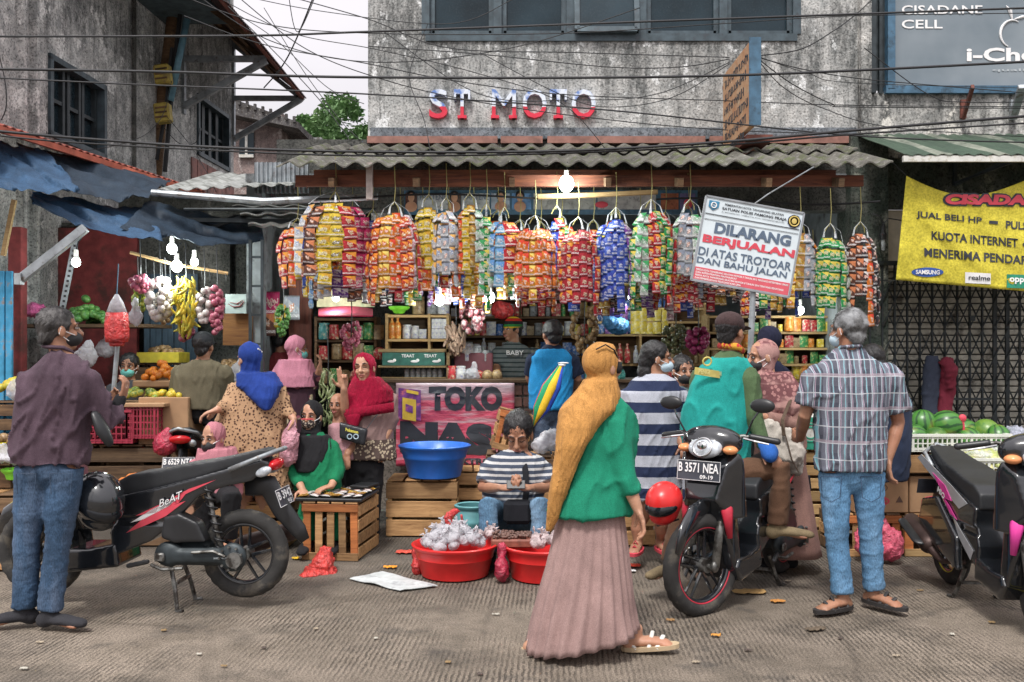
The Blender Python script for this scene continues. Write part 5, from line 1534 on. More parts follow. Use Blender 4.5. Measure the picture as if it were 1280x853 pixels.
pile('egg', wx(12, 6.9), 6.7, .86, .12, .1, 10, POT, 'brown tuber at the far left edge above the yellow box', .04, name='tuber', cat='vegetable', seed=8)
crate('yellow-fronted produce box at the left edge of the picture', (wx(0, 7.7), 7.85, .72), (.62, .4, .36), 0, ('wood_old',), False, 3, seed=32)
m_ = MB(); m_.box((wx(6, 6.9), 6.62, .78), (.24, .2, .14), ch=.006); m_.bld('yellow_box', M('yellow_box', (.70, .60, .03), .5, var=.2), world=True, label='bright yellow box at the far left edge of the picture', cat='box')
lumpbag('carrier_bag', 'clear plastic bag at the left edge beside the yellow box', 'bag', [(P(20, 488, 6.7), (.07, .06, .08))], bagm, .015)
lumpbag('carrier_bag', 'white plastic sheeting over the left edge crate', 'bag', [(P(10, 572, 6.5), (.18, .15, .04)), (P(0, 566, 6.5), (.1, .1, .05))], bagm, .02)
crate('crate with yellow box at the far left edge', (wx(0, 6.7), 6.68, .0), (.34, .3, .70), 0, ('wood_old',), False, 4, seed=33)
tub('small lime green bowl at the left edge behind the man in jeans', (wx(8, 6.4), 6.5, .60), .07, .05, .08, M('lime_plastic', (.22, .70, .05), .35), 'plastic_bowl')

# hanging produce over the left stall
def hang(kind, lab, px0, px1, py0, py1, D, n_, mat, sc=1.0, name='hanging_bunch', cat='produce', seed=0, grp=None, cone=False, pn='bulb'):
    rr = random.Random(seed); top = P((px0 + px1) / 2, py0, D); bot = P(0, py1, D).z; w_ = (px1 - px0) / F * D / 2
    t = thing(name, lab, cat, (top.x, D, top.z), 0, grp)
    me = FM[kind].copy(); me.materials.append(mat)
    for i in range(n_):
        v = (i + rr.random()) / n_; r = w_ * (math.sin(PI * min(1, .15 + v * .8)) ** .6); a = rr.uniform(0, 2 * PI)
        o = link(pn, me, None, t); o.location = (math.cos(a) * r * .85, math.sin(a) * r * .8, -(top.z - bot) * v)
        o.rotation_euler = (rr.uniform(-1, 1), rr.uniform(.6, 2.2), rr.uniform(0, 6)); s2 = sc * rr.uniform(.8, 1.2); o.scale = (s2, s2, s2)
    m_ = MB(); m_.tube([V(0, 0, .35), V(.01, 0, .1), V(0, 0, -(top.z - bot) * .9)], .005, 5); m_.bld('string', MAT['blk'], t)
    return t
hang('round', 'thick bunch of white garlic nets over the left stall', 184, 214, 350, 398, 7.9, 70, GAR, 1.0, seed=1, pn='garlic')
hang('round', 'small bunch of pinkish-red onions left of the white garlic', 163, 186, 346, 364, 7.8, 26, SHAL, .85, seed=2, pn='onion')
hang('curve', 'large bunch of hanging yellow bananas', 216, 247, 354, 414, 7.9, 64, YEL, .9, seed=3, pn='banana')
hang('round', 'narrow string of pale garlic right of the bananas', 247, 263, 362, 402, 7.9, 30, GAR, .95, seed=4, pn='garlic')
hang('round', 'dark red shallot bunch right of the pale garlic string', 262, 279, 360, 416, 7.9, 40, SHAL, .8, seed=5, pn='shallot')
hang('round', 'small red shallot cluster under the hanging bananas', 222, 242, 402, 426, 7.95, 18, SHAL, .7, seed=6, pn='shallot')
hang('egg', 'green-yellow bunch hanging behind the onions', 166, 184, 362, 386, 8.0, 20, MANGO, .7, seed=7, pn='fruit')
hang('round', 'brownish net of small potatoes between garlic and bananas', 198, 214, 372, 404, 8.1, 24, POT, .7, seed=8, pn='potato')
lumpbag('hanging_bag', 'white plastic bag hanging left of the garlic', 'bag', [(P(170, 395, 7.9), (.06, .04, .10)), (P(169, 380, 7.9), (.03, .03, .06))], bagm, .015)
hb = thing('hanging_bag', 'red bag with a white top hanging by a cord near the seated vendor', 'bag', P(146, 366, 7.6))
m_ = MB(); q = P(146, 366, 7.6)
def ring_(py, w_, d_, D=7.6): c = P(146, py, D); return (c, w_ / F * D / 2, d_, V(1, 0, 0), V(0, 1, 0))
m_.loft([ring_(391, 26, .05), ring_(405, 29, .06), ring_(420, 30, .06), ring_(428, 28, .05)], 16); m_.loft([ring_(428, 20, .04), ring_(433, 17, .03)], 12)
q = m_.mesh('r', True); wrinkle(q, .006, (20, 20, 8)); link('red_sack', q, bagmat('red_sack_cloth', (.60, .04, .04), .98, 1), hb, True)
m_ = MB(); m_.loft([ring_(368, 4, .01), ring_(378, 16, .03), ring_(391, 25, .048)], 16); m_.bld('white_top', bagm, hb, world=True, smooth=True)
m_ = MB(); m_.tube([P(148, 330, 7.6), P(147, 350, 7.6), P(146, 369, 7.6)], .005, 5); m_.bld('cord', MAT['bluepaint'], hb, world=True)
mb = MB(); mb.cyl(P(140, 512, 7.7), P(147, 430, 7.7), .02, 8); mb.bld('post', MAT['steel'], world=True, label='thin metal post below the red hanging bag', cat='post')
# bamboo and dark rail carrying the bunches
mb = MB(); mb.tube([P(163, 316, 7.9), P(215, 330, 7.9), P(285, 342, 8.0)], .014, 7); mb.bld('bamboo_pole', MAT['wood_light'], world=True, label='bamboo pole over the garlic and bananas', cat='pole')
mb = MB()
for px in range(172, 284, 10): mb.tube([P(px, 318 + (px - 163) * .2, 7.9), P(px + 1, 350, 7.9)], .003, 4)
mb.bld('hooks', MAT['black'], world=True, label='row of thin hanging hooks under the bamboo pole', cat='hooks', kind='stuff')

mb = MB(); mb.box(((wx(18, 9.6) + wx(170, 9.6)) / 2, 9.65, 1.5), (wx(170, 9.6) - wx(18, 9.6), .06, 2.6)); mb.bld('stall_wall', MAT['redwall'], world=True, label='maroon painted board wall behind the left stall', cat='wall')
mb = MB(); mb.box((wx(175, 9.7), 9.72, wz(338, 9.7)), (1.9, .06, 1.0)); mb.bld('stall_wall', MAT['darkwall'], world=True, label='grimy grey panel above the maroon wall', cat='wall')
mb = MB(); mb.box((wx(22, 8.1), 8.1, 1.35), (.12, .1, 2.5), ch=.006); mb.bld('stall_post', MAT['redwall'], world=True, label='maroon square post at the left edge', cat='post')
for i, px in enumerate((3, 12)):
    mb = MB(); mb.box((wx(px - 1, 7.9), 7.9 + .01 * i, .95 + .45), (.055, .03, 1.6), ch=.004); mb.bld('blue_plank', M('chipped_blue_paint', (.05, .30, .52), .7, var=.3, col2=(.30, .20, .14), c2t=.6, c2s=9), world=True, label='chipped bright blue plank at the left picture edge, %s' % ('outer one' if i == 0 else 'inner one'), cat='plank')
mb = MB(); mb.bar(P(22, 352, 7.3), P(107, 285, 7.3), .07, .05, up=V(0, 1, 0), ch=.004); mb.bar(P(24, 342, 7.28), P(24, 356, 7.28), .05, .06); mb.bld('steel_brace', MAT['steel'], world=True, label='pale steel brace slanting up under the blue tarpaulin', cat='brace')
mb = MB(); mb.bar(P(4, 320, 7.6), P(18, 250, 7.6), .035, .03); mb.bld('wooden_prop', MAT['wood_light'], world=True, label='leaning wooden prop above the blue planks', cat='pole')
lt = thing('lattice_post', 'white perforated angle post leaning in the left stall', 'post', P(78, 385, 8.2))
mb = MB(); mb.bar(P(78, 386, 8.2), P(95, 298, 8.2), .05, .02, up=V(0, 1, 0)); mb.bld('bar', MAT['steel'], lt, world=True)
for i in range(14):
    mb = MB(); mb.box(P(78 + 17 * (i + .5) / 14, 386 - 88 * (i + .5) / 14, 8.185), (.02, .006, .02)); mb.bld('hole', MAT['blk'], lt, world=True)
mb = MB(); mb.box((wx(110, 8.6), 8.65, wz(408, 8.6)), (1.35, .5, .03)); mb.bld('shelf', MAT['wood_old'], world=True, label='dark wooden shelf holding green vegetables in the left stall', cat='shelf')
pile('egg', wx(108, 8.6), 8.6, wz(404, 8.6), .24, .16, 60, GRV, 'green vegetable in the heap on the left stall shelf', .22, name='green_vegetable', cat='vegetable', seed=14)
lumpbag('produce_bag', 'pink and white printed bag on the left stall shelf', 'bag', [(P(52, 392, 8.4), (.17, .12, .05)), (P(44, 386, 8.4), (.1, .1, .05))], bagmat('pink_white_bag', (.75, .15, .38), .9, 1), .02)
mb = MB()
for i in range(9): mb.box((wx(184 + i * 7.5, 9.4), 9.4 + .01 * (i % 2), 1.55), (.055, .02, 1.5))
q = mb.bld('slat', M('dark_blue_curtain_strip', (.03, .06, .09), .5), world=True, label='dark blue plastic strip curtain behind the hanging bananas', cat='curtain', kind='stuff')
mb = MB(); mb.box((wx(240, 9.9), 9.95, 1.7), (1.6, .06, 3.0)); mb.bld('stall_wall', MAT['darkwall'], world=True, label='dark back wall between the left stall and the alley', cat='wall')
t = thing('picture_sign', 'small grey picture sign of a red fish-like shape right of the shallots', 'sign', P(295, 392, 8.6))
a = P(282, 392, 8.6); b = P(308, 368, 8.6); mb = MB(); mb.box(((a.x + b.x) / 2, 8.6, (a.z + b.z) / 2), (b.x - a.x, .02, b.z - a.z)); mb.bld('panel', M('pale_teal_panel', (.28, .34, .33), .6), t, world=True)
mb = MB(); mb.tube([P(285, 380, 8.58), P(292, 384, 8.58), P(300, 383, 8.58), P(305, 377, 8.58)], [.006, .012, .012, .005], 6, flat=.5); mb.tube([P(287, 378, 8.58), P(296, 380, 8.58), P(304, 375, 8.58)], [.004, .009, .004], 6, flat=.5); mb.bld('print', M('maroon_print', (.25, .06, .06), .6), t, world=True)
mb = MB(); mb.box((wx(296, 8.7), 8.75, wz(412, 8.7)), (.28, .05, .3)); mb.bld('brown_board', wood('brown_board', (.28, .14, .05), (.14, .06, .03)), world=True, label='brown wooden board under the small picture sign', cat='board')
# crate stacks in mid ground by the cap man
pile('round', wx(290, 8.9), 8.9, 1.35, .2, .15, 50, POT, 'pale produce on the table behind the cap man', .08, name='tuber', cat='vegetable', seed=16)
crate('tall table crate behind the man in the olive jacket', (wx(295, 8.9), 8.9, .11), (.9, .4, 1.2), 0, ('wood_old',), False, 5, seed=40)

# truss post and lean-to over the alley
tp = thing('truss_post', 'dark steel truss post standing at the alley mouth', 'post', P(320, 620, 8.1))
mb = MB(); x0, x1 = wx(313, 8.1), wx(328, 8.1)
for x in (x0, x1): mb.bar((x, 8.1, .1), (x, 8.1, wz(300, 8.1)), .026)
mb.bld('chord', MAT['dksteel'], tp, world=True)
for i in range(9):
    mb = MB(); z = .3 + i * .255; mb.bar((x0, 8.1, z), (x1, 8.1, z), .02); mb.bld('rung', MAT['dksteel'], tp, world=True)
lr = thing('alley_canopy', 'pale corrugated canopy with a long gutter over the alley left of the shop roof', 'canopy', P(320, 250, 8.3))
PLS = M('pale_dirty_polycarbonate', (.40, .42, .40), .5, var=.3, col2=(.18, .19, .17), c2t=.55, c2s=6, orand=.35)
for i in range(9):
    p0 = P(196 + i * 21, 238 - i * 1.0, 8.0); p1 = P(268 + i * 17, 216 + i * 1.5, 10.6)
    mb = MB(); d = V(.16, 0, .0)
    mb.slab(lambda u, v: p0.lerp(p1, v) + d * u + V(0, 0, .012 * math.sin(u * PI * 2)), 6, 4, (0, 0, .006)); mb.bld('sheet', PLS, lr, world=True)
mb = MB(); mb.tube([P(190, 241, 7.9), P(330, 252, 7.9), P(472, 246, 7.9)], .03, 8); mb.bld('gutter', MAT['steel'], lr, world=True)
mb = MB(); mb.tube([P(230, 262, 8.0), P(330, 262, 8.0), P(470, 262, 8.0)], .014, 6); mb.bar(P(225, 275, 8.2), P(400, 278, 8.2), .05, .035); mb.bar(P(250, 290, 8.3), P(330, 262, 8.3), .03); mb.bld('rail', MAT['dksteel'], lr, world=True)
for (a, b, c, d, D2) in ((300, 268, 392, 282, 7.95), (290, 258, 400, 268, 8.1), (310, 280, 385, 294, 8.0)):
    mb = MB(); mb.slab(lambda u, v: P(a + (c - a) * u, b + 4 * v, D2 + .4 * v) + V(0, 0, .01 * math.sin(u * 20)), 24, 2, (0, 0, .008)); mb.bld('sheet', PLS, lr, world=True)
mb = MB(); mb.bar(P(462, 250, 7.45), P(462, 204, 7.45), .05, .05); mb.bld('roof_post', M('striped_post_paint', (.35, .30, .28), .7, var=.5), lr, world=True)
# corrugated side panel under roof's left end
cs = thing('corrugated_panel', 'upright dull corrugated panel under the left end of the shop roof', 'panel', P(350, 240, 8.6))
for i in range(4):
    mb = MB(); xa = wx(318 + i * 17, 8.6); xb = wx(318 + (i + 1) * 17, 8.6)
    mb.slab(lambda u, v: V(xa + (xb - xa) * u, 8.6 + .015 * math.sin(u * PI * 6), wz(242, 8.6) + (wz(203, 8.6) - wz(242, 8.6)) * v), 18, 1, (0, .006, 0)); mb.bld('sheet', MAT['steel'], cs, world=True)

# alley shop: dark door, red cloth awning, goods
mb = MB(); mb.box((wx(376, 9.0), 9.0, 1.3), (.22, .06, 2.2)); mb.bld('door_panel', wood('dark_red_board', (.16, .06, .045), (.07, .03, .025), 'Z'), world=True, label='dark red-brown door board left of the red cloth awning', cat='door')
mb = MB(); mb.slab(lambda u, v: P(398 + 68 * u, 396 - 12 * v * math.sin(PI * (.25 + .5 * u)), 8.4 + .5 * v), 12, 4, (0, 0, .01)); mb.bld('cloth_awning', cloth('red_awning_cloth', (.40, .02, .06)), world=True, label='small drooping red cloth awning above the alley stall goods', cat='awning')
mb = MB(); a_ = P(396, 384, 8.9); b_ = P(468, 362, 8.9); mb.box(((a_.x + b_.x) / 2, 8.92, (a_.z + b_.z) / 2), (b_.x - a_.x, .03, b_.z - a_.z)); mb.bld('faded_board', M('faded_board', (.28, .26, .16), .8, var=.5, col2=(.10, .20, .12)), world=True, label='faded greenish board above the red cloth awning', cat='board')
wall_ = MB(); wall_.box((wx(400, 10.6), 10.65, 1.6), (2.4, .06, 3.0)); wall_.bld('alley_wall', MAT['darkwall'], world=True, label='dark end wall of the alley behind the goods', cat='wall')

GOOD = {}
def gmesh(kind, v=0):
    if (kind, v) in GOOD: return GOOD[(kind, v)]
    m_ = MB()
    if kind == 'bottle': m_.lathe([(0, 0), (.03, 0), (.034, .01), (.034, .12), (.026, .155), (.012, .175), (.012, .2), (.016, .2), (.016, .222), (0, .222)], 12)
    elif kind == 'jar': m_.lathe([(0, 0), (.055, 0), (.06, .01), (.06, .13), (.05, .15), (.056, .152), (.056, .175), (0, .178)], 14)
    elif kind == 'box': m_.box((0, 0, .06), (.09, .07, .12), ch=.003)
    elif kind == 'can': m_.lathe([(0, 0), (.034, 0), (.036, .006), (.036, .1), (.034, .106), (0, .104)], 12)
    elif kind == 'pouch':
        m_ = MB()
        for s2 in (-1, 1): m_.grid(lambda u, v, s2=s2: V((u - .5) * .12, s2 * .03 * (4 * u * (1 - u)) * (1 - .5 * v), v * .17), 4, 4, uv=True)
    elif kind == 'sack': m_.ell((0, 0, .07), (.08, .06, .08), n=10, m=7)
    if kind in ('box',):
        pass
    me = m_.mesh(kind, smooth=40)
    GOOD[(kind, v)] = me
    return me
GMAT = [M('goods_%s' % nm, c, .4, var=.3, vs=20, col2=c2, c2t=.56, c2s=28, orand=.25) for nm, c, c2 in (
    ('white', (.62, .62, .6), (.3, .3, .5)), ('yellow', (.70, .52, .04), (.8, .7, .4)), ('red', (.50, .03, .04), (.7, .6, .4)), ('blue', (.05, .15, .42), (.6, .6, .7)), ('green', (.04, .26, .08), (.6, .6, .2)),
    ('tan', (.40, .28, .14), (.2, .12, .06)), ('teal', (.06, .28, .28), (.5, .5, .4)), ('purple', (.20, .05, .28), (.6, .4, .6)), ('orange', (.70, .22, .03), (.8, .6, .2)), ('grey', (.30, .31, .32), (.1, .1, .1)))]
_gm = {}
def good(kind, mi, p, rot=0, sc=1.0, lab='', grp='', name=None, cat='goods'):
    key = (kind, mi)
    if key not in _gm:
        me = gmesh(kind).copy(); me.materials.append(GMAT[mi] if isinstance(mi, int) else mi); _gm[key] = me
    o = link(name or {'bottle': 'bottle', 'jar': 'jar', 'box': 'small_box', 'can': 'tin_can', 'pouch': 'snack_pouch', 'sack': 'produce_sack'}[kind], _gm[key], None, None, label=lab, cat=cat, group=grp)
    o.location = p; o.rotation_euler = (0, 0, rot); o.scale = (sc,) * 3 if not hasattr(sc, '__len__') else sc
    return o
def row(px0, px1, py, Y, kinds, mis, lab, grp, step=None, sc=1.0, seed=0, hang_=False):
    rr = random.Random(seed); x = wx(px0, Y); x1 = wx(px1, Y); z = wz(py, Y); st = step or .1 * sc; xs0 = x
    tail = min((lab[lab.index(w):] for w in (' on ', ' in ', ' beside ', ' low ', ' left of', ' at ', ' behind ', ' between ') if w in lab), key=lambda q: -len(q)).strip(); lv = ' upper shelf' if py < 400 else ' middle shelf' if py < 440 else ' low shelf'
    while x < x1:
        k = kinds[rr.randrange(len(kinds))]; mi = mis[rr.randrange(len(mis))]
        good(k, mi, (x + st / 2, Y + rr.uniform(-.03, .03), z), rr.uniform(-.2, .2), sc * rr.uniform(.85, 1.1), ' '.join((('white', 'yellow', 'red', 'blue', 'green', 'tan', 'teal', 'purple', 'orange', 'grey')[mi] + ' ' + {'sack': 'lumpy bag', 'pouch': 'pouch', 'can': 'tin', 'box': 'packet', 'jar': 'jar', 'bottle': 'bottle'}[k] + ' ' + tail + (lv if 'rack' in lab else '') + (' left' if x - xs0 < (x1 - xs0) / 3 else ' right' if x - xs0 > (x1 - xs0) * .66 else ' centre')).split()[:16]), grp)
        x += st * rr.uniform(.9, 1.12)
def rack(lab, px0, px1, pys, Y, depth=.3, mat='wood_light', sides=True, name='shelf_rack', th=.025, mids=()):
    x0, x1 = wx(px0, Y), wx(px1, Y); zb_, zt_ = wz(pys[-1], Y), wz(pys[0], Y)
    t = thing(name, lab, 'shelves', ((x0 + x1) / 2, Y, zb_))
    for py in pys:
        m_ = MB(); m_.box(((x0 + x1) / 2, Y + depth / 2 - .05, wz(py, Y) - th / 2), (x1 - x0, depth, th), ch=.002); m_.bld('shelf', MAT[mat], t, world=True)
    for px in (px0, px1) + tuple(mids):
        m_ = MB(); m_.box((wx(px, Y), Y + depth / 2 - .052, (zb_ + zt_) / 2), (th, depth, zt_ - zb_ + th), ch=.002); m_.bld('side', MAT[mat], t, world=True)
    m_ = MB(); m_.box(((x0 + x1) / 2, Y + depth - .04, (zb_ + zt_) / 2), (x1 - x0, .012, zt_ - zb_)); m_.bld('back', MAT['wood_old'], t, world=True)
    return t
# cabinet with bottles by the bulb
Yc = 8.75
rack('open wooden cabinet with orange bottles and white cartons left of the shopkeeper', 484, 560, (394, 424, 440), Yc, .28, mids=(537,))
g = 'goods in the wooden cabinet'
for i, px in enumerate((490, 497)): good('bottle', 8, (wx(px, Yc), Yc, wz(423.5, Yc)), 0, (1, 1, .95), 'orange bottle in the left bay of the wooden cabinet', g)
row(504, 530, 423.5, Yc, ['jar', 'box'], [0, 9, 0], 'pale jar or box beside the orange bottles in the cabinet', g, .075, .75, 3)
for j in range(2):
    for i in range(4): good('box', 0, (wx(541 + i * 5, Yc) + .01, Yc, wz(423.5, Yc) + .095 * j), 0, (.45, .6, .78), 'white carton in the right bay of the wooden cabinet', g)
for px, mi in ((497, 4), (523, 5), (541, 9), (554, 0)):
    if mi == 4: tub('lime green bowl on top of the wooden cabinet', (wx(499, Yc), Yc, wz(393, Yc)), .085, .05, .07, M('lime_plastic', (.22, .70, .05), .35), 'plastic_bowl')
    else: good('jar', mi, (wx(px, Yc), Yc, wz(393, Yc)), 0, (1, 1, .95), 'large lidded jar on top of the wooden cabinet', g)
t = thing('tea_shelf', 'low shelf with a dark green printed strip above a row of little dark bottles', 'shelves', (wx(517, 8.5), 8.5, wz(472, 8.5)))
a = P(478, 457, 8.5); b = P(556, 441, 8.5)
m_ = MB(); m_.box(((a.x + b.x) / 2, 8.5, (a.z + b.z) / 2), (b.x - a.x, .02, b.z - a.z)); m_.bld('strip', M('dark_green_strip', (.03, .13, .10), .5, var=.3, vs=20), t, world=True)
m_ = MB(); m_.box(((a.x + b.x) / 2, 8.62, b.z + .02), (b.x - a.x + .08, .25, .03)); m_.box(((a.x + b.x) / 2, 8.62, a.z - .01), (b.x - a.x + .08, .25, .02)); m_.box(((a.x + b.x) / 2, 8.62, wz(474, 8.5)), (b.x - a.x + .08, .25, .03)); m_.box((b.x + .03, 8.62, 1.4), (.03, .25, .3)); m_.bld('plank', MAT['wood_light'], t, world=True)
for px in (502, 530): ptext('TEAAT', px, px + 16, 443, 447, 8.488, MAT['inkwhite'], t)
for px in (489, 518, 545):
    m_ = MB(); p = P(px, 452, 8.487); m_.ell(p, (.035, .003, .012)); m_.ell(p + V(.03, 0, .01), (.015, .003, .015)); m_.bld('printed_cup', MAT['inkwhite'], t, world=True)
for i in range(7): good('bottle', 9, (wx(508 + i * 7, 8.55), 8.6, wz(472.5, 8.55)), 0, (.75, .75, .5), 'little dark bottle in the row above the counter', 'row of little dark bottles')

# big rear racks
rack('rear rack of small boxed goods behind the shopkeeper', 560, 740, (330, 352, 374, 396, 420, 445), 10.6, .3, 'wood_old', mids=(650,))
rack('rear rack with yellow packs in the middle of the shop', 742, 880, (345, 385, 402, 418, 455), 10.3, .3, 'wood_light', mids=(800,))
rack('rear rack of tins at the right of the shop', 884, 1040, (395, 415, 435, 455, 475), 9.6, .3, 'wood_light', mids=(960,))
rr0 = 0
for py in (352, 374, 396, 420, 445):
    row(563, 738, py - .5, 10.6, ['box', 'can', 'jar', 'pouch', 'bottle'], [0, 2, 3, 4, 5, 9, 1], 'small packaged good on the crowded rear rack behind the shopkeeper', 'goods on the crowded rear rack', .085, .85, 40 + rr0); rr0 += 1
row(744, 878, 384.5, 10.3, ['box', 'pouch', 'can'], [0, 4, 2, 7, 3], 'mixed packet on the top of the middle rack', 'goods on the middle rack', .09, .9, 50)
for py in (401.5, 417.5): row(790, 832, py, 10.25, ['pouch'], [1, 1, 1], 'bright yellow pack on the middle rack', 'bright yellow packs', .075, .8, 51)
for py in (401.5, 417.5): row(746, 786, py, 10.3, ['pouch', 'sack'], [3, 7, 7, 3], 'blue or purple pack left of the yellow packs', 'goods on the middle rack', .09, .8, 52)
for py in (417.5, 454): row(836, 878, py, 10.3, ['box', 'can', 'bottle'], [4, 5, 2, 0], 'small tin or box at the right of the middle rack', 'goods on the middle rack', .09, .8, 53)
row(770, 800, 454, 10.2, ['bottle'], [0, 2, 6], 'small coloured bottle low on the middle rack', 'goods on the middle rack', .085, .9, 54)
for py in (414.5, 434.5, 454.5, 474.5): row(888, 1038, py, 9.6, ['can', 'box', 'jar', 'pouch'], [5, 1, 2, 4, 9, 8], 'small tin or packet on the right-hand rack', 'goods on the right-hand rack', .085, .8, 60 + int(py))
# goods in the alley stall
rack('dark alley rack of jumbled goods below the red cloth awning', 396, 470, (398, 425, 450, 480), 9.0, .3, 'wood_old')
for py in (424.5, 449.5, 479.5): row(398, 468, py, 8.95, ['sack', 'pouch', 'jar'], [4, 5, 9, 2, 6, 5], 'jumbled good on the dark alley rack', 'jumbled goods on the alley rack', .11, .85, 70 + int(py))
for i, (px, py, k) in enumerate(((340, 380, 'magenta'), (350, 395, 'yellow'), (365, 385, 'silver'), (335, 405, 'brown'))):
    o = link('snack_pouch', smesh(k, 1), None, None, label=('pink', 'yellow', 'silver', 'brown')[i] + ' packet hanging in the alley behind the truss post', cat='packet'); o.location = P(px, py, 8.9); o.scale = (1.4, 1, 2.4)

# baskets / hanging nets / heaps in the shop
hang('long', 'dried brown bunch hanging at the right of the wooden cabinet', 556, 582, 410, 440, 8.4, 50, M('dried_brown', (.20, .13, .09), .8, var=.5, vs=30), .8, seed=21, pn='stem')
hang('egg', 'dark mixed packet garland hanging left of the knitted hat', 574, 606, 376, 416, 8.3, 46, M('dark_foil', (.18, .05, .06), .35, var=.7, vs=30, col2=(.4, .38, .36)), .75, seed=22, pn='packet')
hang('egg', 'brown root bunch hanging above the man in the blue shirt', 712, 748, 385, 440, 8.9, 46, POT, .8, seed=23, pn='root')
hang('round', 'greenish ball bunch above the striped dress woman', 826, 862, 408, 440, 9.0, 60, fm('olive_buds', (.22, .22, .10), (.10, .12, .06)), .7, seed=24, pn='bud')
hang('round', 'magenta net of onions right of the greenish bunch', 858, 886, 412, 440, 8.8, 50, fm('magenta_net', (.42, .05, .17), (.28, .03, .10)), .9, seed=25, pn='onion')
lumpbag('carrier_bag', 'blue plastic bundle on the rack left of the yellow packs', 'bag', [(P(772, 408, 9.6), (.12, .1, .09)), (P(762, 402, 9.6), (.08, .08, .08))], bagmat('blue_bundle', (.08, .30, .62), .95, 1), .02)
lumpbag('carrier_bag', 'purple plastic bundle above the blue one', 'bag', [(P(764, 386, 9.6), (.16, .1, .10))], bagmat('purple_bundle', (.14, .05, .24), .95, 1), .02)
lumpbag('carrier_bag', 'red plastic bag hanging above the knitted hat', 'bag', [(P(628, 388, 9.5), (.12, .08, .10))], bagmat('red_thin_bag', (.70, .05, .05), .75, 1), .02)

cn = thing('shop_counter', 'brick-fronted shop counter covered by the red TOKO banner', 'counter', (wx(620, 8.2), 8.4, .11))
ct = 1.235
mb = MB(); mb.box(((wx(470, 8.15) + wx(905, 8.15)) / 2, 8.45, (ct + .1) / 2), (wx(905, 8.15) - wx(470, 8.15), .55, ct - .1)); mb.bld('body', concrete('counter_render', (.30, .26, .22), .6), cn, world=True)
mb = MB(); mb.box(((wx(470, 8.15) + wx(905, 8.15)) / 2, 8.43, ct + .012), (wx(905, 8.15) - wx(470, 8.15) + .04, .64, .03), ch=.005); mb.bld('top', MAT['wood_old'], cn, world=True)
for i in range(5):
    for j in range(4):
        mb = MB(); mb.box((wx(645 + i * 17, 8.15), 8.165, ct - .07 - j * .105), (.108, .03, .085), ch=.006); mb.bld('brick', M('dusty_brick', (.26, .15, .12), .9, var=.3, orand=.4), cn, world=True)
tb = thing('toko_banner', 'pink-red vinyl banner lettered TOKO in black on the counter front', 'banner', P(570, 582, 8.1))
def tsurf(px, py, back=0):
    w_ = .016 * noise.noise(V(px * .03, py * .09, 1)) + .008 * noise.noise(V(px * .012, py * .3, 5))
    return P(px, py, 8.10 - back - abs(w_))
n = NT('toko_banner_print')
s_ = n.sep(n.co())
c = n.mix(n.ramp(n.noise(4, 5), [(.3, 0), (.7, 1)]), (.50, .05, .10), (.66, .10, .16))
c = n.mix(n.ramp(n.noise(1.0, 5, v=n.map((2, 1, 22)), rough=.6), [(.5, 0), (.62, .65)]), c, (.62, .50, .52))
top_ = n.ramp(n.math('ADD', n.math('MULTIPLY', s_[2], 1.35), n.math('MULTIPLY', n.noise(3, 3), .25)), [(.88, 0), (1.0, .75)])
c = n.mix(top_, c, (.45, .42, .45))
n.set(col=c, rough=.38, spec=.5, nrm=n.bump(n.noise(8, 5, v=n.map((1, 1, 3))), .5, .03))
mb = MB(); mb.slab(lambda u, v: tsurf(495 + 148 * u, 583 - 104 * v), 40, 26, (0, .004, 0)); mb.bld('vinyl', n.m, tb, world=True, smooth=True)
def on_toko(body, x0, x1, y0, y1, mat, bold=.06, sl=0):
    me = text_mesh(body, 1, bold, 0, res=3)
    bm = bmesh.new(); bm.from_mesh(me); bmesh.ops.triangulate(bm, faces=bm.faces[:]); bmesh.ops.subdivide_edges(bm, edges=[e for e in bm.edges if e.calc_length() > .2], cuts=2); bm.to_mesh(me); bm.free()
    a = verts(me); mn, mx = a.min(0), a.max(0)
    set_verts(me, np.array([tuple(tsurf(x0 + (x - mn[0]) / (mx[0] - mn[0]) * (x1 - x0), y1 + (y - mn[1]) / (mx[1] - mn[1]) * (y0 - y1) + sl * (x - mn[0]), .006)) for x, y, z in a.tolist()])); me.materials.clear()
    return link('lettering', me, mat, tb, True)
on_toko('TOKO', 536, 628, 483, 514, MAT['ink'], .07); on_toko('NAS', 500, 616, 526, 566, MAT['ink'], .09, 2); on_toko('ELEKTRONIK', 556, 640, 573, 581, MAT['ink'], .05)
ps = thing('poster', 'purple and yellow snack poster taped to the red counter banner', 'poster', P(514, 526, 8.05))
def pq(x0, x1, y0, y1, Y, mat, nm, sk=3):
    m_ = MB(); m_.prism([P(x0, y1, Y), P(x1, y1 + sk, Y), P(x1, y0 + sk, Y), P(x0, y0, Y)], (0, .003, 0)); return m_.bld(nm, mat, ps, world=True)
pq(498, 526, 485, 523, 8.06, M('poster_purple', (.18, .05, .24), .5, var=.4, vs=20, col2=(.6, .15, .2), c2s=18), 'sheet'); pq(503, 520, 497, 524, 8.052, M('poster_yellow', (.72, .50, .06), .5, var=.2), 'printed_pack'); pq(507, 516, 505, 514, 8.046, M('poster_purple', (.18, .05, .24), .5), 'print'); pq(508, 523, 487, 491, 8.052, M('poster_yellow', (.72, .50, .06), .5), 'print')
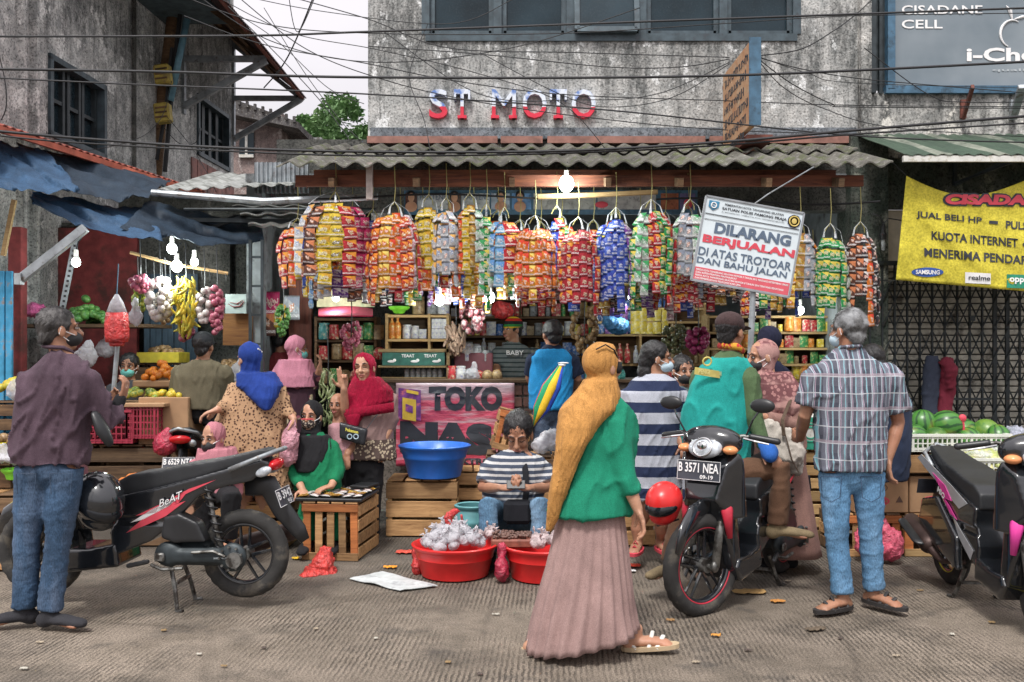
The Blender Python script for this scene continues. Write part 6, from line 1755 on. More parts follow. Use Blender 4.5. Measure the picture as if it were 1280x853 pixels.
# things on the counter
row(560, 618, 476, 8.35, ['sack', 'jar'], [1, 5, 0, 2, 9], 'small heap item on the counter between cabinet and shopkeeper', 'little goods on the counter', .08, .7, 80)
row(578, 606, 452, 8.6, ['can', 'jar'], [9, 0], 'grey bowl-like tin behind the counter goods', 'little goods on the counter', .09, .9, 81)
t = thing('goods_box', 'dark reddish goods box on the counter under the hanging packets', 'box', (wx(592, 8.6), 8.65, ct + .03)); m_ = MB(); m_.box((0, 0, .12), (.36, .2, .22), ch=.01); m_.bld('box', M('dark_red_box', (.12, .03, .04), .6), t)
row(706, 760, 476, 8.35, ['pouch', 'box'], [0, 6, 3, 2], 'packet on the counter right of the man in the blue shirt', 'little goods on the counter', .09, .8, 82)
row(830, 900, 476, 8.35, ['pouch', 'box', 'can'], [5, 6, 1, 2], 'packet on the far right of the counter', 'little goods on the counter', .09, .8, 83)

n = NT('watermelon_rind')
s_ = n.sep(n.co())
ang = n.math('ARCTAN2', s_[1], s_[0])
st = n.math('SINE', n.math('ADD', n.math('MULTIPLY', ang, 11), n.math('MULTIPLY', n.noise(14, 4), 6)))
c = n.mix(n.ramp(st, [(.2, 0), (.7, 1)]), (.06, .20, .035), (.018, .075, .02))
c = n.mix(n.ramp(n.noise(3.2, 2), [(.64, 0), (.74, .7)]), c, (.45, .42, .05))
n.set(col=c, rough=.32, spec=.5); MELON = n.m
MELON2 = fm('pale_green_melon', (.14, .26, .04), (.05, .16, .03), .35, 9)
mm_ = MB(); mm_.ell((0, 0, 0), (.105, .10, .11), n=24, m=16); mme = mm_.mesh('watermelon', True); mme.materials.append(MELON)
mm2 = mme.copy(); mm2.materials.clear(); mm2.materials.append(MELON2)
for i, (px, py, D2, s2, me, lab) in enumerate((
    (1153, 531, 7.3, 1.05, mme, 'dark green watermelon on top of the pile at the left'), (1183, 532, 7.25, 1.1, mme, 'yellow-flushed watermelon on top of the pile'),
    (1141, 546, 7.2, .95, mme, 'lower watermelon behind the checked shirt man'), (1170, 550, 7.15, .9, mm2, 'pale green melon between the two top watermelons'),
    (1205, 540, 7.35, .95, mme, 'watermelon behind the red-tied bag'), (1210, 550, 7.2, .95, mme, 'dark watermelon low in the middle of the basket'),
    (1232, 541, 7.3, 1.0, mm2, 'greenish melon near the right end of the basket'), (1247, 548, 7.2, .95, mme, 'rightmost watermelon beside the grey plastic'),
    (1128, 551, 7.3, .8, mme, 'small watermelon at the left end of the basket'))):
    o = link('watermelon', me, None, None, label=lab, cat='watermelon', group='watermelons in the white basket'); o.location = P(px, py, D2 - .28); o.scale = (s2, s2, s2); o.rotation_euler = (i * .9, i * 1.3, i * .7)
WPL = M('white_basket_plastic', (.66, .68, .62), .45, var=.12)
basket('white lattice basket holding the watermelons', (wx(1190, 6.75), 6.98, .775), (.86, .46, .12), 0, WPL, (24, 3))
basket('white lattice basket of corn at the right edge', (wx(1238, 6.5), 6.72, .625), (.50, .4, .12), 0, WPL, (16, 3))
pile('long', wx(1236, 6.6), 6.72, .70, .20, .14, 26, fm('corn_husk', (.42, .50, .14), (.62, .58, .28)), 'corn cob in husk in the right white basket', .09, name='corn_cob', cat='vegetable', sc=1.5, seed=31)
lumpbag('carrier_bag', 'clear plastic spread over the corn', 'bag', [(P(1255, 566, 6.7), (.12, .1, .05)), (P(1225, 570, 6.65), (.1, .08, .04))], MAT['film'], .02)
lumpbag('carrier_bag', 'grey-violet crumpled plastic at the right edge beside the melons', 'bag', [(P(1272, 548, 6.9), (.1, .1, .1)), (P(1280, 575, 6.8), (.1, .1, .14)), (P(1268, 562, 6.9), (.08, .08, .1))], bagmat('grey_violet_bag', (.36, .38, .46), .85, 1), .025)
pile('egg', wx(1124, 6.85), 6.85, .90, .07, .08, 8, ORANGE, 'orange papaya piece left of the watermelons', .03, name='papaya', seed=32, sc=1.2)
mb = MB(); mb.cyl(P(1207, 560, 6.9), P(1203, 525, 6.9), .012, 8); mb.ell(P(1203, 523, 6.9), (.03, .02, .03)); mb.bld('twine_roll', MAT['inkred'], world=True, label='little red and white tie standing among the watermelons', cat='tie')
# hanging clothes on the gate
for px, py0, py1, c, nm, lab in ((1165, 445, 520, (.05, .06, .09), 'jacket', 'dark jacket hanging on the folding gate'), (1184, 447, 517, (.20, .03, .05), 'jacket', 'dark red garment hanging on the folding gate')):
    m_ = MB(); m_.loft([(P(px, py0, 8.55), .05, .03, X_, V(0, 1, 0)), (P(px - 1, py0 + 14, 8.55), .075, .05, X_, V(0, 1, 0)), (P(px - 1, (py0 + py1) / 2, 8.55), .08, .05, X_, V(0, 1, 0)), (P(px - 4, py1, 8.55), .07, .04, X_, V(0, 1, 0))], 16)
    if px > 1170: m_.tube([P(1180, 450, 8.5), P(1190, 462, 8.45), P(1187, 485, 8.5)], [.05, .055, .04], 8)
    me = fuse(m_, .016, 2); wrinkle(me, .014, (14, 14, 5)); link(nm, me, cloth('hung_cloth_%d' % px, c), None, True, label=lab, cat='clothes')

mb = MB(); mb.slab(lambda u, v: V(*(lambda a, b, c, d: (a * (1 - u) * (1 - v) + b * u * (1 - v) + c * u * v + d * (1 - u) * v))(V(wx(437, GY(726)), GY(726), .006), V(wx(500, GY(741)), GY(741), .006), V(wx(547, GY(735)), GY(735), .006), V(wx(478, GY(717)), GY(717), .006))) + V(0, 0, .012 * noise.noise(V(u * 3, v * 3, 4)) + .006), 10, 8, (0, 0, .004))
mb.bld('paper_sheet', M('dirty_white_paper', (.50, .53, .53), .7, var=.2, col2=(.3, .32, .33)), world=True, label='flat white sheet of paper lying on the road before the red tub', cat='paper')
def flat_bit(px, py, w_, d_, c, lab, name, cat, sd=0, th=.01, rot=0.0, curl=.012):
    Y = GY(py); m_ = MB(); ca, sa = math.cos(rot), math.sin(rot)
    def f(u, v):
        e = 1 + .35 * noise.noise(V(sd, u * 3, v * 3)); x = (u - .5) * w_ * e * (1 - 1.4 * (v - .5) ** 2); y = (v - .5) * d_ * e
        return V(wx(px, Y) + x * ca - y * sa, Y + x * sa + y * ca, .006 + curl * (noise.noise(V(u * 4 + sd, v * 4, 0)) + .6))
    m_.slab(f, 6, 5, (0, 0, th * .3)); m_.bld(name, M('litter_' + name + str(sd), c, .7, var=.3), world=True, label=lab, cat=cat, group='litter scraps on the road' if sd >= 20 else None)
flat_bit(488, 711, .09, .05, (.8, .30, .02), 'orange fruit peel on the road left of the red tub', 'fruit_peel', 'peel', 1)
flat_bit(506, 692, .14, .09, (.62, .08, .05), 'red and green scrap of wrapper behind the peel', 'wrapper', 'litter', 2)
flat_bit(370, 700, .06, .05, (.7, .45, .03), 'yellow scrap beside the slatted crate', 'wrapper', 'litter', 3)
flat_bit(790, 709, .13, .08, (.72, .08, .04), 'red and white wrapper near the walking woman', 'wrapper', 'litter', 4)
flat_bit(788, 716, .08, .04, (.6, .6, .6), 'white scrap next to the red wrapper', 'wrapper', 'litter', 5)
flat_bit(972, 754, .09, .05, (.50, .22, .05), 'curled brown dead leaf on the road below the centre scooter', 'dead_leaf', 'leaf', 6)
flat_bit(895, 797, .05, .03, (.6, .28, .05), 'small orange leaf in front of the centre scooter', 'dead_leaf', 'leaf', 7)
flat_bit(838, 778, .05, .03, (.35, .2, .08), 'small brown leaf beside the front wheel', 'dead_leaf', 'leaf', 8)
flat_bit(1020, 789, .12, .05, (.12, .09, .06), 'dark twig-like leaf on the road at the right', 'dead_leaf', 'leaf', 9, rot=.3)
flat_bit(937, 742, .22, .10, (.42, .26, .10), 'piece of flattened cardboard under the centre scooter', 'cardboard_scrap', 'cardboard', 10)
for i, (px, py) in enumerate(((50, 805), (110, 790), (249, 820), (205, 790), (395, 788), (330, 812), (470, 800), (560, 830), (1120, 822), (1050, 800), (1190, 795), (1240, 780), (870, 830), (935, 815), (620, 770), (1150, 740), (985, 728), (600, 845), (30, 838), (280, 835))):
    flat_bit(px, py, R_.uniform(.02, .045), R_.uniform(.015, .03), ((.36, .30, .22), (.08, .06, .05), (.44, .42, .36), (.25, .17, .08))[i % 4], ('tan', 'blackish', 'pale', 'brown')[i % 4] + ' tiny scrap of litter lying on the bare road', 'litter_scrap', 'litter', 20 + i, curl=.006)
# ================================================================== SCOOTERS
def gloss(name, col, r=.16): return M(name, col, r, var=.15, vs=5, bump=.03, bs=9, coat=1.0)
BK = gloss('scooter_black_paint', (.012, .014, .017)); SEATM = M('scooter_seat_vinyl', (.022, .024, .027), .5, var=.2, bump=.3, bs=120)
TYRE = M('tyre_rubber', (.028, .027, .026), .85, var=.4, bump=.6, bs=70, col2=(.09, .08, .065), c2t=.6, c2s=9); ALLOY = M('grimy_engine_metal', (.20, .20, .19), .45, .7, var=.5, vs=20, col2=(.05, .045, .04), c2t=.52, c2s=16)
CHROME = M('chrome', (.6, .6, .6), .15, 1, bump=0); REDL = M('red_tail_lens', (.50, .01, .015), .15, bump=0); CLEAR = M('headlamp_lens', (.50, .54, .58), .12, .2, var=.4, vs=30, bump=0); AMB = M('amber_lens', (.75, .30, .12), .2, bump=0); MIRR = M('mirror_glass', (.35, .38, .4), .08, 1, bump=0)
GOLD = M('yellow_rim_stripe', (.65, .60, .03), .4); REDS = M('red_rim_stripe', (.55, .03, .06), .4)
def panel(poly, w, mat, par, name, vox=.011, sm=4, taper=None, y0=0):
    m_ = MB(); m_.prism([V(x, y0 - w, z) for x, z in poly], V(0, 2 * w, 0)); me = fuse(m_, vox, sm)
    if taper:
        a = verts(me); a[:, 1] = y0 + (a[:, 1] - y0) * np.array([taper(x, z) for x, y, z in a.tolist()]); set_verts(me, a)
    return link(name, me, mat, par)
def wheel(par, x, z, R, name, stripe=None, disc=False, ns=5, steer=0):
    w = bpy.data.objects.new(name, None); COL.objects.link(w); w.parent = par; KIDS.setdefault(par.name, []).append(w); w.location = (x, 0, z); w.rotation_euler = (0, 0, steer); w.empty_display_size = .05
    Y = V(0, 1, 0)
    m_ = MB(); n_, k_ = 72, 12; o = []
    for i in range(n_):
        t = 2 * PI * i / n_; d = V(math.cos(t), 0, math.sin(t))
        for k in range(k_):
            u = 2 * PI * k / k_; tr = .0035 * (1 if (i + (k % 3)) % 3 else -1) if math.cos(u) > .3 else 0
            o.append(d * (R - .045 + (.045 + tr) * math.cos(u)) + Y * (.045 * math.sin(u)))
    m_.add(o, [(i * k_ + k, ((i + 1) % n_) * k_ + k, ((i + 1) % n_) * k_ + (k + 1) % k_, i * k_ + (k + 1) % k_) for i in range(n_) for k in range(k_)])
    m_.bld('tyre', TYRE, w, smooth=True)
    m_ = MB(); m_.torus((0, 0, 0), R - .085, .016, Y, 48, 8, 1.8); m_.bld('rim', BK, w, smooth=True)
    if stripe:
        for s in (-1, 1): m_ = MB(); m_.torus((0, s * .028, 0), R - .078, .005, Y, 48, 5); m_.bld('rim_stripe', stripe, w, smooth=True)
    for i in range(ns):
        t = 2 * PI * i / ns + .3; m_ = MB(); d = V(math.cos(t), 0, math.sin(t)); e = V(-d.z, 0, d.x)
        for s in (-1, 1): m_.tube([d * .03 + e * s * .022, d * (R - .09) + e * s * .030], [.012, .009], 6, up=Y)
        m_.bld('spoke', BK, w)
    m_ = MB(); m_.cyl((0, -.05, 0), (0, .05, 0), .04, 16); m_.cyl((0, -.075, 0), (0, .075, 0), .014, 10); m_.bld('hub', ALLOY, w, smooth=40)
    if disc:
        m_ = MB(); m_.lathe([(.05, .0), (.105, 0), (.105, .004), (.05, .004), (.05, 0)], 32, (0, -.055, 0), V(0, 1, 0))
        for i in range(14):
            t = i * 2 * PI / 14; m_.tube([V(math.cos(t) * .06, -.057, math.sin(t) * .06), V(math.cos(t + .3) * .09, -.057, math.sin(t + .3) * .09)], .004, 4)
        m_.bld('brake_disc', CHROME, w, smooth=40)
    return w
def scooter(lab, loc, rot, paint=BK, side=None, R=.26, stripe=None, plate='', plate2='', tilt=0, decal=None, steer=0, zoff=0, seat=SEATM, front=True, platef=False, lean=0, mir=True):
    t = thing('scooter', lab, 'scooter', loc, (lean, tilt, rot))
    WB = 1.25
    wheel(t, 0, R, R, 'rear_wheel', stripe)
    wheel(t, WB, R, R + .01, 'front_wheel', stripe, True, steer=steer)
    tp = lambda x, z: (.55 + .45 * min(1, max(0, (x + .2) / .45))) * (1 if z > .5 else .9)
    panel([(.733, .60), (.73, .69), (.654, .735), (.50, .755), (.355, .79), (.124, .827), (-.13, .887), (-.175, .873), (-.1, .81), (.078, .77), (.263, .71), (.493, .655), (.677, .60)], .125, seat, t, 'seat', taper=tp)
    panel([(.725, .61), (.5, .66), (.286, .715), (.05, .78), (-.13, .83), (-.18, .80), (-.07, .70), (.08, .67), (.226, .62), (.378, .458), (.516, .35), (.74, .26), (.76, .40), (.70, .52)], .145, side or paint, t, 'body_panel', taper=lambda x, z: tp(x, z) * (1 if z > .45 else 1.1))
    panel([(.72, .335), (.70, .20), (1.02, .16), (1.08, .25), (1.05, .30), (.9, .30)], .15, paint, t, 'floorboard')
    panel([(1.0, .18), (1.0, .3), (1.05, .6), (1.08, .86), (1.12, .93), (1.20, .86), (1.26, .66), (1.20, .60), (1.16, .45), (1.08, .25)], .17, paint, t, 'leg_shield', taper=lambda x, z: (1.15 if z > .55 else .8) * (1 - max(0, (x - 1.1)) * 3.2))
    m_ = MB()
    for s in (-1, 1): m_.tube([V(1.13, s * .1, .70), V(1.19, s * .13, .60), V(1.17, s * .14, .44)], [.02, .035, .015], 8, flat=.5)
    m_.bld('trim', REDS if decal != 'pink' else M('pink_graphics', (.65, .05, .30), .4), t, smooth=True)
    # front mudguard and fork
    m_ = MB(); pts = [V(WB + (R + .035) * math.cos(a), 0, R + (R + .035) * math.sin(a)) for a in [math.radians(k) for k in (20, 45, 70, 95, 120, 145, 165)]]
    m_.tube(pts, [.03, .055, .065, .065, .06, .05, .03], 10, flat=.45, up=V(0, 1, 0)); m_.bld('front_mudguard', paint, t, smooth=True)
    for s in (-1, 1): m_ = MB(); m_.tube([V(1.10, s * .075, .70), V(WB, s * .085, R)], [.022, .026], 10); m_.ell(V(WB, s * .085, R), (.035, .02, .035)); m_.bld('fork_leg', ALLOY, t, smooth=True)
    m_ = MB(); m_.ell((0, 0, 0), (.11, .19, .095), Matrix.Rotation(-.5, 3, 'Y')); m_.ell((.05, 0, -.03), (.09, .12, .07)); me = fuse(m_, .011, 3); me.transform(Matrix.Translation((1.10, 0, .985))); link('handlebar_cover', me, paint, t)
    m_ = MB(); m_.ell((1.20, 0, .955), (.045, .105, .068), Matrix.Rotation(-.6, 3, 'Y'), 20, 12); hl = m_.bld('headlight', CLEAR, t, smooth=True)
    m_ = MB(); m_.torus((1.235, 0, .96), .055, .008, V(.85, 0, .4), 24, 6); m_.ell((1.235, 0, .965), (.02, .035, .03)); m_.bld('reflector_ring', CHROME, hl, smooth=True)
    for s in (-1, 1): m_ = MB(); m_.ell((1.165, s * .14, .945), (.045, .045, .026), Matrix.Rotation(-.5 * s, 3, 'Z')); m_.bld('turn_signal', AMB, t, smooth=True)
    m_ = MB(); m_.tube([V(1.02, -.33, 1.0), V(1.06, -.18, 1.02), V(1.08, 0, 1.0), V(1.06, .18, 1.02), V(1.02, .33, 1.0)], .012, 8); m_.bld('handlebar', ALLOY, t, smooth=True)
    for s in (-1, 1):
        m_ = MB(); m_.tube([V(1.05, s * .22, 1.018), V(1.01, s * .36, .995)], .019, 10, round_=True); m_.bld('grip', MAT['blk'], t, smooth=True)
        m_ = MB(); m_.tube([V(1.09, s * .19, 1.01), V(1.11, s * .26, 1.0), V(1.09, s * .34, .985)], [.007, .007, .005], 6); m_.bld('brake_lever', CHROME, t)
        if not mir: continue
        m_ = MB(); m_.tube([V(1.06, s * .19, 1.02), V(1.08, s * .24, 1.12), V(1.06, s * .27, 1.17)], .006, 6); ms = m_.bld('mirror_stem', MAT['blk'], t)
        m_ = MB(); m_.ell((1.06, s * .29, 1.20), (.022, .075, .042), n=16); m_.bld('mirror', MAT['blk'], t, smooth=True)
        m_ = MB(); m_.ell((1.05, s * .29, 1.20), (.016, .065, .034), n=16); m_.bld('mirror_glass', MIRR, ms, smooth=True)
    # engine side
    m_ = MB(); m_.box((.20, .14, .27), (.40, .07, .11), ch=.03); m_.ell((.02, .15, .27), (.085, .035, .085)); m_.ell((.40, .14, .28), (.09, .04, .075)); m_.box((.30, .05, .30), (.25, .14, .12), ch=.03); me = fuse(m_, .010, 2); link('engine_case', me, MAT['dksteel'], t)
    m_ = MB()
    for k in range(9): a = k * .698; m_.cyl((.02 + .065 * math.cos(a), .18, .27 + .065 * math.sin(a)), (.02 + .065 * math.cos(a), .195, .27 + .065 * math.sin(a)), .007, 6)
    m_.cyl((.0, .16, .26), (.0, .20, .26), .045, 18); m_.tube([V(.25, .185, .30), V(.12, .19, .31), V(.05, .19, .28)], .009, 6); m_.tube([V(.5, .16, .22), V(.42, .19, .20), (.30, .19, .21)], .010, 6); m_.box((.44, .185, .27), (.06, .02, .05), ch=.008)
    q = m_.bld('engine_fittings', ALLOY, t, smooth=40); q['kind'] = 'stuff'
    panel([(.17, .36), (.22, .47), (.33, .52), (.42, .50), (.44, .38), (.36, .35)], .05, MAT['blk'], t, 'air_box', y0=.13)
    m_ = MB(); m_.tube([V(.10 + .08 * k / 60, .12 + .026 * math.cos(k * .75), .32 + .34 * k / 60) + V(.026 * math.sin(k * .75), 0, 0) for k in range(61)], .0065, 5); m_.bld('spring', MAT['blk'], t, smooth=True)
    m_ = MB(); m_.tube([V(.09, .12, .28), V(.14, .12, .47), V(.19, .12, .70)], [.02, .013, .016], 8); m_.bld('shock_absorber', ALLOY, t, smooth=True)
    # exhaust on the right
    m_ = MB(); m_.tube([V(.45, -.10, .24), V(.25, -.15, .20), V(.12, -.16, .24), V(.05, -.165, .27)], [.018, .018, .03, .06], 10); m_.tube([V(.07, -.165, .27), V(-.22, -.17, .36)], [.062, .058], 14, round_=True); m_.bld('exhaust', M('burnt_exhaust', (.07, .045, .04), .5, .6, var=.4), t, smooth=True)
    m_ = MB(); m_.tube([V(.06, -.215, .29), V(-.18, -.22, .365)], [.055, .05], 12, flat=.3, round_=True); m_.bld('heat_shield', MAT['blk'], t, smooth=True)
    # tail
    m_ = MB(); m_.tube([V(.05, .135, .77), V(-.12, .12, .84), V(-.24, .0, .885), V(-.12, -.12, .84), V(.05, -.135, .77)], .014, 8); m_.bld('grab_rail', MAT['steel'], t, smooth=True)
    m_ = MB(); m_.ell((-.185, 0, .79), (.045, .09, .035), Matrix.Rotation(.5, 3, 'Y')); m_.bld('tail_light', REDL, t, smooth=True)
    for s in (-1, 1): m_ = MB(); m_.ell((-.14, s * .09, .755), (.05, .03, .028), Matrix.Rotation(.4, 3, 'Y')); m_.bld('rear_turn_signal', CLEAR, t, smooth=True)
    m_ = MB(); m_.tube([V(.0, 0, .66), V(-.14, 0, .66), V(-.22, 0, .52), V(-.32, 0, .40), V(-.36, 0, .34)], [.06, .07, .06, .05, .03], 10, flat=.3, up=V(0, 1, 0)); m_.bld('rear_mudguard', MAT['blk'], t, smooth=True)
    PLT = M('number_plate', (.05, .055, .07), .4, bump=0)
    def plate_at(c, fwd, upv, w_=.25, h_=.105, roll=0):
        s_ = V(*fwd).cross(V(*upv)).normalized() * -1; upv = V(*fwd).cross(s_).normalized(); upv = upv if upv.z > 0 else -upv
        R3 = Matrix((s_, V(*fwd).normalized(), upv)).transposed(); m_ = MB(); m_.box(c, (w_, .004, h_), R3); pl = m_.bld('number_plate', PLT, t)
        x_ = upv.cross(V(*fwd).normalized()); o_ = V(*c) + V(*fwd).normalized() * .003 - x_ * (w_ * .46)
        put_text(plate, o_ - upv * h_ * .10, x_, upv, w_ * .92, h_ * .48, MAT['inkwhite'], pl, world=False, bold=.02); put_text(plate2, o_ + x_ * w_ * .5 - upv * h_ * .40, x_, upv, w_ * .3, h_ * .2, MAT['inkwhite'], pl, world=False, bold=.02)
        m_ = MB(); f_ = V(*fwd).normalized() * .003; P4 = [V(*c) + f_ + x_ * a * w_ * .49 + upv * b * h_ * .48 for a, b in ((-1, -1), (1, -1), (1, 1), (-1, 1))]
        for i in range(4): m_.bar(P4[i], P4[(i + 1) % 4], .003, .002)
        m_.bld('plate_border', MAT['inkwhite'], pl)
    plate_at((-.235, 0, .60), (-.85, 0, .52) if False else (-1, 0, .35), (0, 0, 1))
    if platef: plate_at((1.285, 0, .83), (1, 0, .10), (0, 0, 1), .27, .115)
    # stand
    m_ = MB()
    for s in (-1, 1): m_.tube([V(.42, s * .08, .20), V(.38, s * .11, .06), V(.36, s * .13, -zoff + .005), V(.32, s * .14, -zoff + .005)], .013, 7)
    m_.bar((.38, -.1, .1), (.38, .1, .1), .018); m_.bld('centre_stand', ALLOY, t)
    m_ = MB(); m_.tube([V(.52, .17, .24), V(.62, .19, .22)], .014, 7, round_=True); m_.bld('foot_peg', MAT['blk'], t)
    return t
# decal shapes on the near side panel
sc1 = scooter('black scooter on its stand in the left foreground with a red and white side graphic', ((307 - 640) / F * 5.45, 5.45, .058), math.radians(180 - 4), plate='B 3942', plate2='04 22', zoff=.058)
def decal_poly(par, pts, y, mat, name='decal', th=.003):
    m_ = MB(); m_.prism([V(x, y, z) for x, z in pts], (0, th, 0)); return m_.bld(name, mat, par)
DY = .148
for pts, mt in ((((.60, .50), (.45, .57), (.28, .66), (.12, .715), (.30, .63), (.34, .58), (.48, .52)), MAT['inkred']), (((.655, .40), (.56, .48), (.42, .55), (.30, .59), (.42, .50), (.53, .45)), MAT['inkred']), (((.63, .46), (.50, .54), (.33, .62), (.40, .56), (.55, .48)), MAT['inkwhite'])):
    decal_poly(sc1, pts, DY, mt)
put_text('BeAT', V(.455, DY + .006, .548), V(-1, 0, .42), V(.2, 0, 1), .16, .05, MAT['ink'], sc1, 'lettering', world=False, bold=.04, shear=.3, lift=.003)
put_text('BeAT', V(.452, DY + .009, .551), V(-1, 0, .42), V(.2, 0, 1), .155, .042, MAT['inkwhite'], sc1, 'lettering', world=False, bold=.0, shear=.3, lift=.003)
put_text('HONDA', V(.12, .178, .262), V(-1, 0, .05), Z_, .09, .012, M('pale_grey_print', (.4, .44, .46), .6), sc1, 'lettering', world=False)

# helmet hung at the scooter, helmet on the front bike
def helmet(lab, c, f, mat, s=1.0, visor=True):
    f = Vector(f).normalized(); sx = f.cross(Z_).normalized(); up = sx.cross(f); R3 = Matrix((sx, f, up)).transposed()
    t = thing('helmet', lab, 'helmet', c)
    m_ = MB(); m_.ell((0, 0, 0), (.125 * s, .15 * s, .13 * s), R3, 24, 16); m_.ell(R3 @ V(0, .03 * s, -.08 * s), (.10 * s, .12 * s, .07 * s), R3, 20, 12); me = fuse(m_, .010, 2); link('shell', me, mat, t)
    m_ = MB(); m_.ell(R3 @ V(0, .03 * s, -.01 * s), (.119 * s, .138 * s, .07 * s), R3, 24, 14); m_.bld('visor', M('smoked_visor', (.01, .012, .015), .08, bump=0), t, smooth=True)
    m_ = MB(); m_.tube([R3 @ V(.12 * s, .0, -.06 * s), R3 @ V(.05 * s, .05, -.17 * s), R3 @ V(-.1 * s, .02, -.12 * s)], .006, 5); m_.bld('strap', MAT['blk'], t)
helmet('glossy black helmet hanging behind the man in jeans on the left scooter', P(124, 622, 5.2), (.6, -.5, -.6), BK, 1.08)
f2 = V(-.60, -.80, 0)
cx2, cy2 = (879 - 640) / F * 5.25, 5.3
rb = V(cx2, cy2, 0) - f2 * 1.25
sc2 = scooter('black and red scooter facing the camera in the centre with white-lettered number plate and rider', (rb.x, rb.y, 0), math.atan2(f2.y, f2.x), R=.285, stripe=REDS, plate='B 3571 NEA', plate2='09-19', platef=True, steer=-.30, tilt=0, lean=0)
for s in (-1, 1): decal_poly(sc2, [(.62, .46), (.40, .60), (.15, .70), (.35, .56), (.55, .44)], s * .146, REDS)
helmet('bright red helmet with dark visor hanging from the centre scooter handlebar', P(830, 626, 5.3), (-.5, -.75, -.35), MAT['red'], .84)
f3 = V(-.07, -.998, 0)
sc3_ = scooter('black scooter cut off by the right edge with pink graphics and yellow rim stripes', (2.86, 6.0, 0), math.atan2(f3.y, f3.x), mir=False, R=.26, stripe=GOLD, plate='B 6417', plate2='08 21', decal='pink')
panel([(.52, .20), (.12, .29), (-.10, .40), (-.04, .55), (.2, .60), (.5, .40)], .022, BK, sc3_, 'side_cover', y0=-.15)
PK = M('pink_graphics', (.65, .05, .30), .4)
SLV = gloss('scooter_silver_panel', (.40, .41, .43), .3)
for pts in (((.62, .62), (.40, .69), (.20, .745), (-.10, .83), (-.17, .80), (.02, .73), (.28, .65), (.50, .57)), ((.70, .36), (.52, .45), (.40, .52), (.50, .40), (.66, .30))): decal_poly(sc3_, pts, -.149, SLV, 'silver_trim')
for pts in (((.40, .60), (.30, .68), (.10, .735), (.22, .66), (.30, .60)), ((.48, .50), (.36, .57), (.24, .62), (.38, .52))): decal_poly(sc3_, pts, -.153, PK)
put_text('MIO', V(.20, -.157, .63), V(1, 0, -.35), V(.1, 0, 1), .12, .04, MAT['inkwhite'], sc3_, 'lettering', world=False, bold=.03, shear=.3)
f4 = V(-.10, .99, 0)
scooter('scooter seen from behind under the man in the olive jacket, red tail lamp and plate', (P(232, 0, 7.7).x, 7.7, .0), math.atan2(f4.y, f4.x), plate='B 6529 NTA', plate2='05 20')
# ================================================================== PEOPLE
def hand(m_, w, d, n_, s=1.0, curl=.5, thumb=1, point=None):
    d = Vector(d).normalized(); n_ = Vector(n_); n_ = (n_ - d * n_.dot(d)).normalized(); x = d.cross(n_)
    R3 = Matrix((x, n_, d)).transposed(); w = Vector(w)
    m_.ell(w + d * .045 * s, (.040 * s, .016 * s, .052 * s), R3, 12, 8)
    m_.tube([w - d * .02, w + d * .03 * s], [.026 * s, .026 * s], 8, flat=.75)
    for i, (o, L) in enumerate(((-.030, .062), (-.010, .074), (.010, .070), (.029, .054))):
        b = w + d * .085 * s + x * o * s; a = 0; pts = [b - d * .02]; c = curl if not (point and i in point) else .04
        for k, q in enumerate((.42, .33, .25)):
            a += c * (.9 if k == 0 else 1.0); b = b + (d * math.cos(a) + n_ * math.sin(a) + x * o * (.8 if point else 2)) * L * q * s * 1.1; pts.append(b)
        m_.tube(pts, [.0105 * s, .0105 * s, .0095 * s, .008 * s], 7, round_=True)
    b = w + d * .025 * s + x * -.034 * s * thumb
    m_.tube([w + d * .02 * s, b, b + (d * .6 - x * .75 * thumb + n_ * .25) * .035 * s, b + (d * .95 - x * .6 * thumb + n_ * .6) * .062 * s], [.014 * s, .014 * s, .012 * s, .009 * s], 7, round_=True)
def foot(m_, a, td, s=1.0):
    td = Vector(td).normalized(); a = Vector(a); g = V(a.x, a.y, a.z - .07 * s)
    m_.tube([a + V(0, 0, .02), a - td * .01 - V(0, 0, .03), g - td * .035 + V(0, 0, .02)], [.036 * s, .038 * s, .034 * s], 8, round_=True)
    m_.tube([g - td * .03 + V(0, 0, .028), g + td * .07 + V(0, 0, .03), g + td * .14 + V(0, 0, .014)], [.034 * s, .042 * s, .038 * s], 10, flat=.62, round_=True)
    sd = V(-td.y, td.x, 0)
    for k in range(5): m_.tube([g + td * .14 + sd * (k - 2) * .016 + V(0, 0, .01), g + td * (.18 - .008 * abs(k - 1.5)) + sd * (k - 2) * .017 + V(0, 0, .007)], [.012 - .001 * k, .009], 6, round_=True)
def headframe(f, roll=0):
    f = Vector(f).normalized(); sx = f.cross(Z_).normalized(); up = sx.cross(f).normalized()
    if roll: q = Quaternion(f, roll); sx = q @ sx; up = q @ up
    return Matrix((sx, f, up)).transposed()
BEARD = M('stubble_shadow_hair', (.05, .03, .025), .7); LIP = M('lips', (.36, .11, .09), .4); EYEW = M('eye_white', (.55, .52, .50), .3, bump=0); EYED = M('eye_dark', (.015, .01, .008), .2, bump=0)
SANDAL = M('dark_sandal', (.03, .028, .028), .6); SOLE = M('tan_sole', (.42, .32, .20), .7)
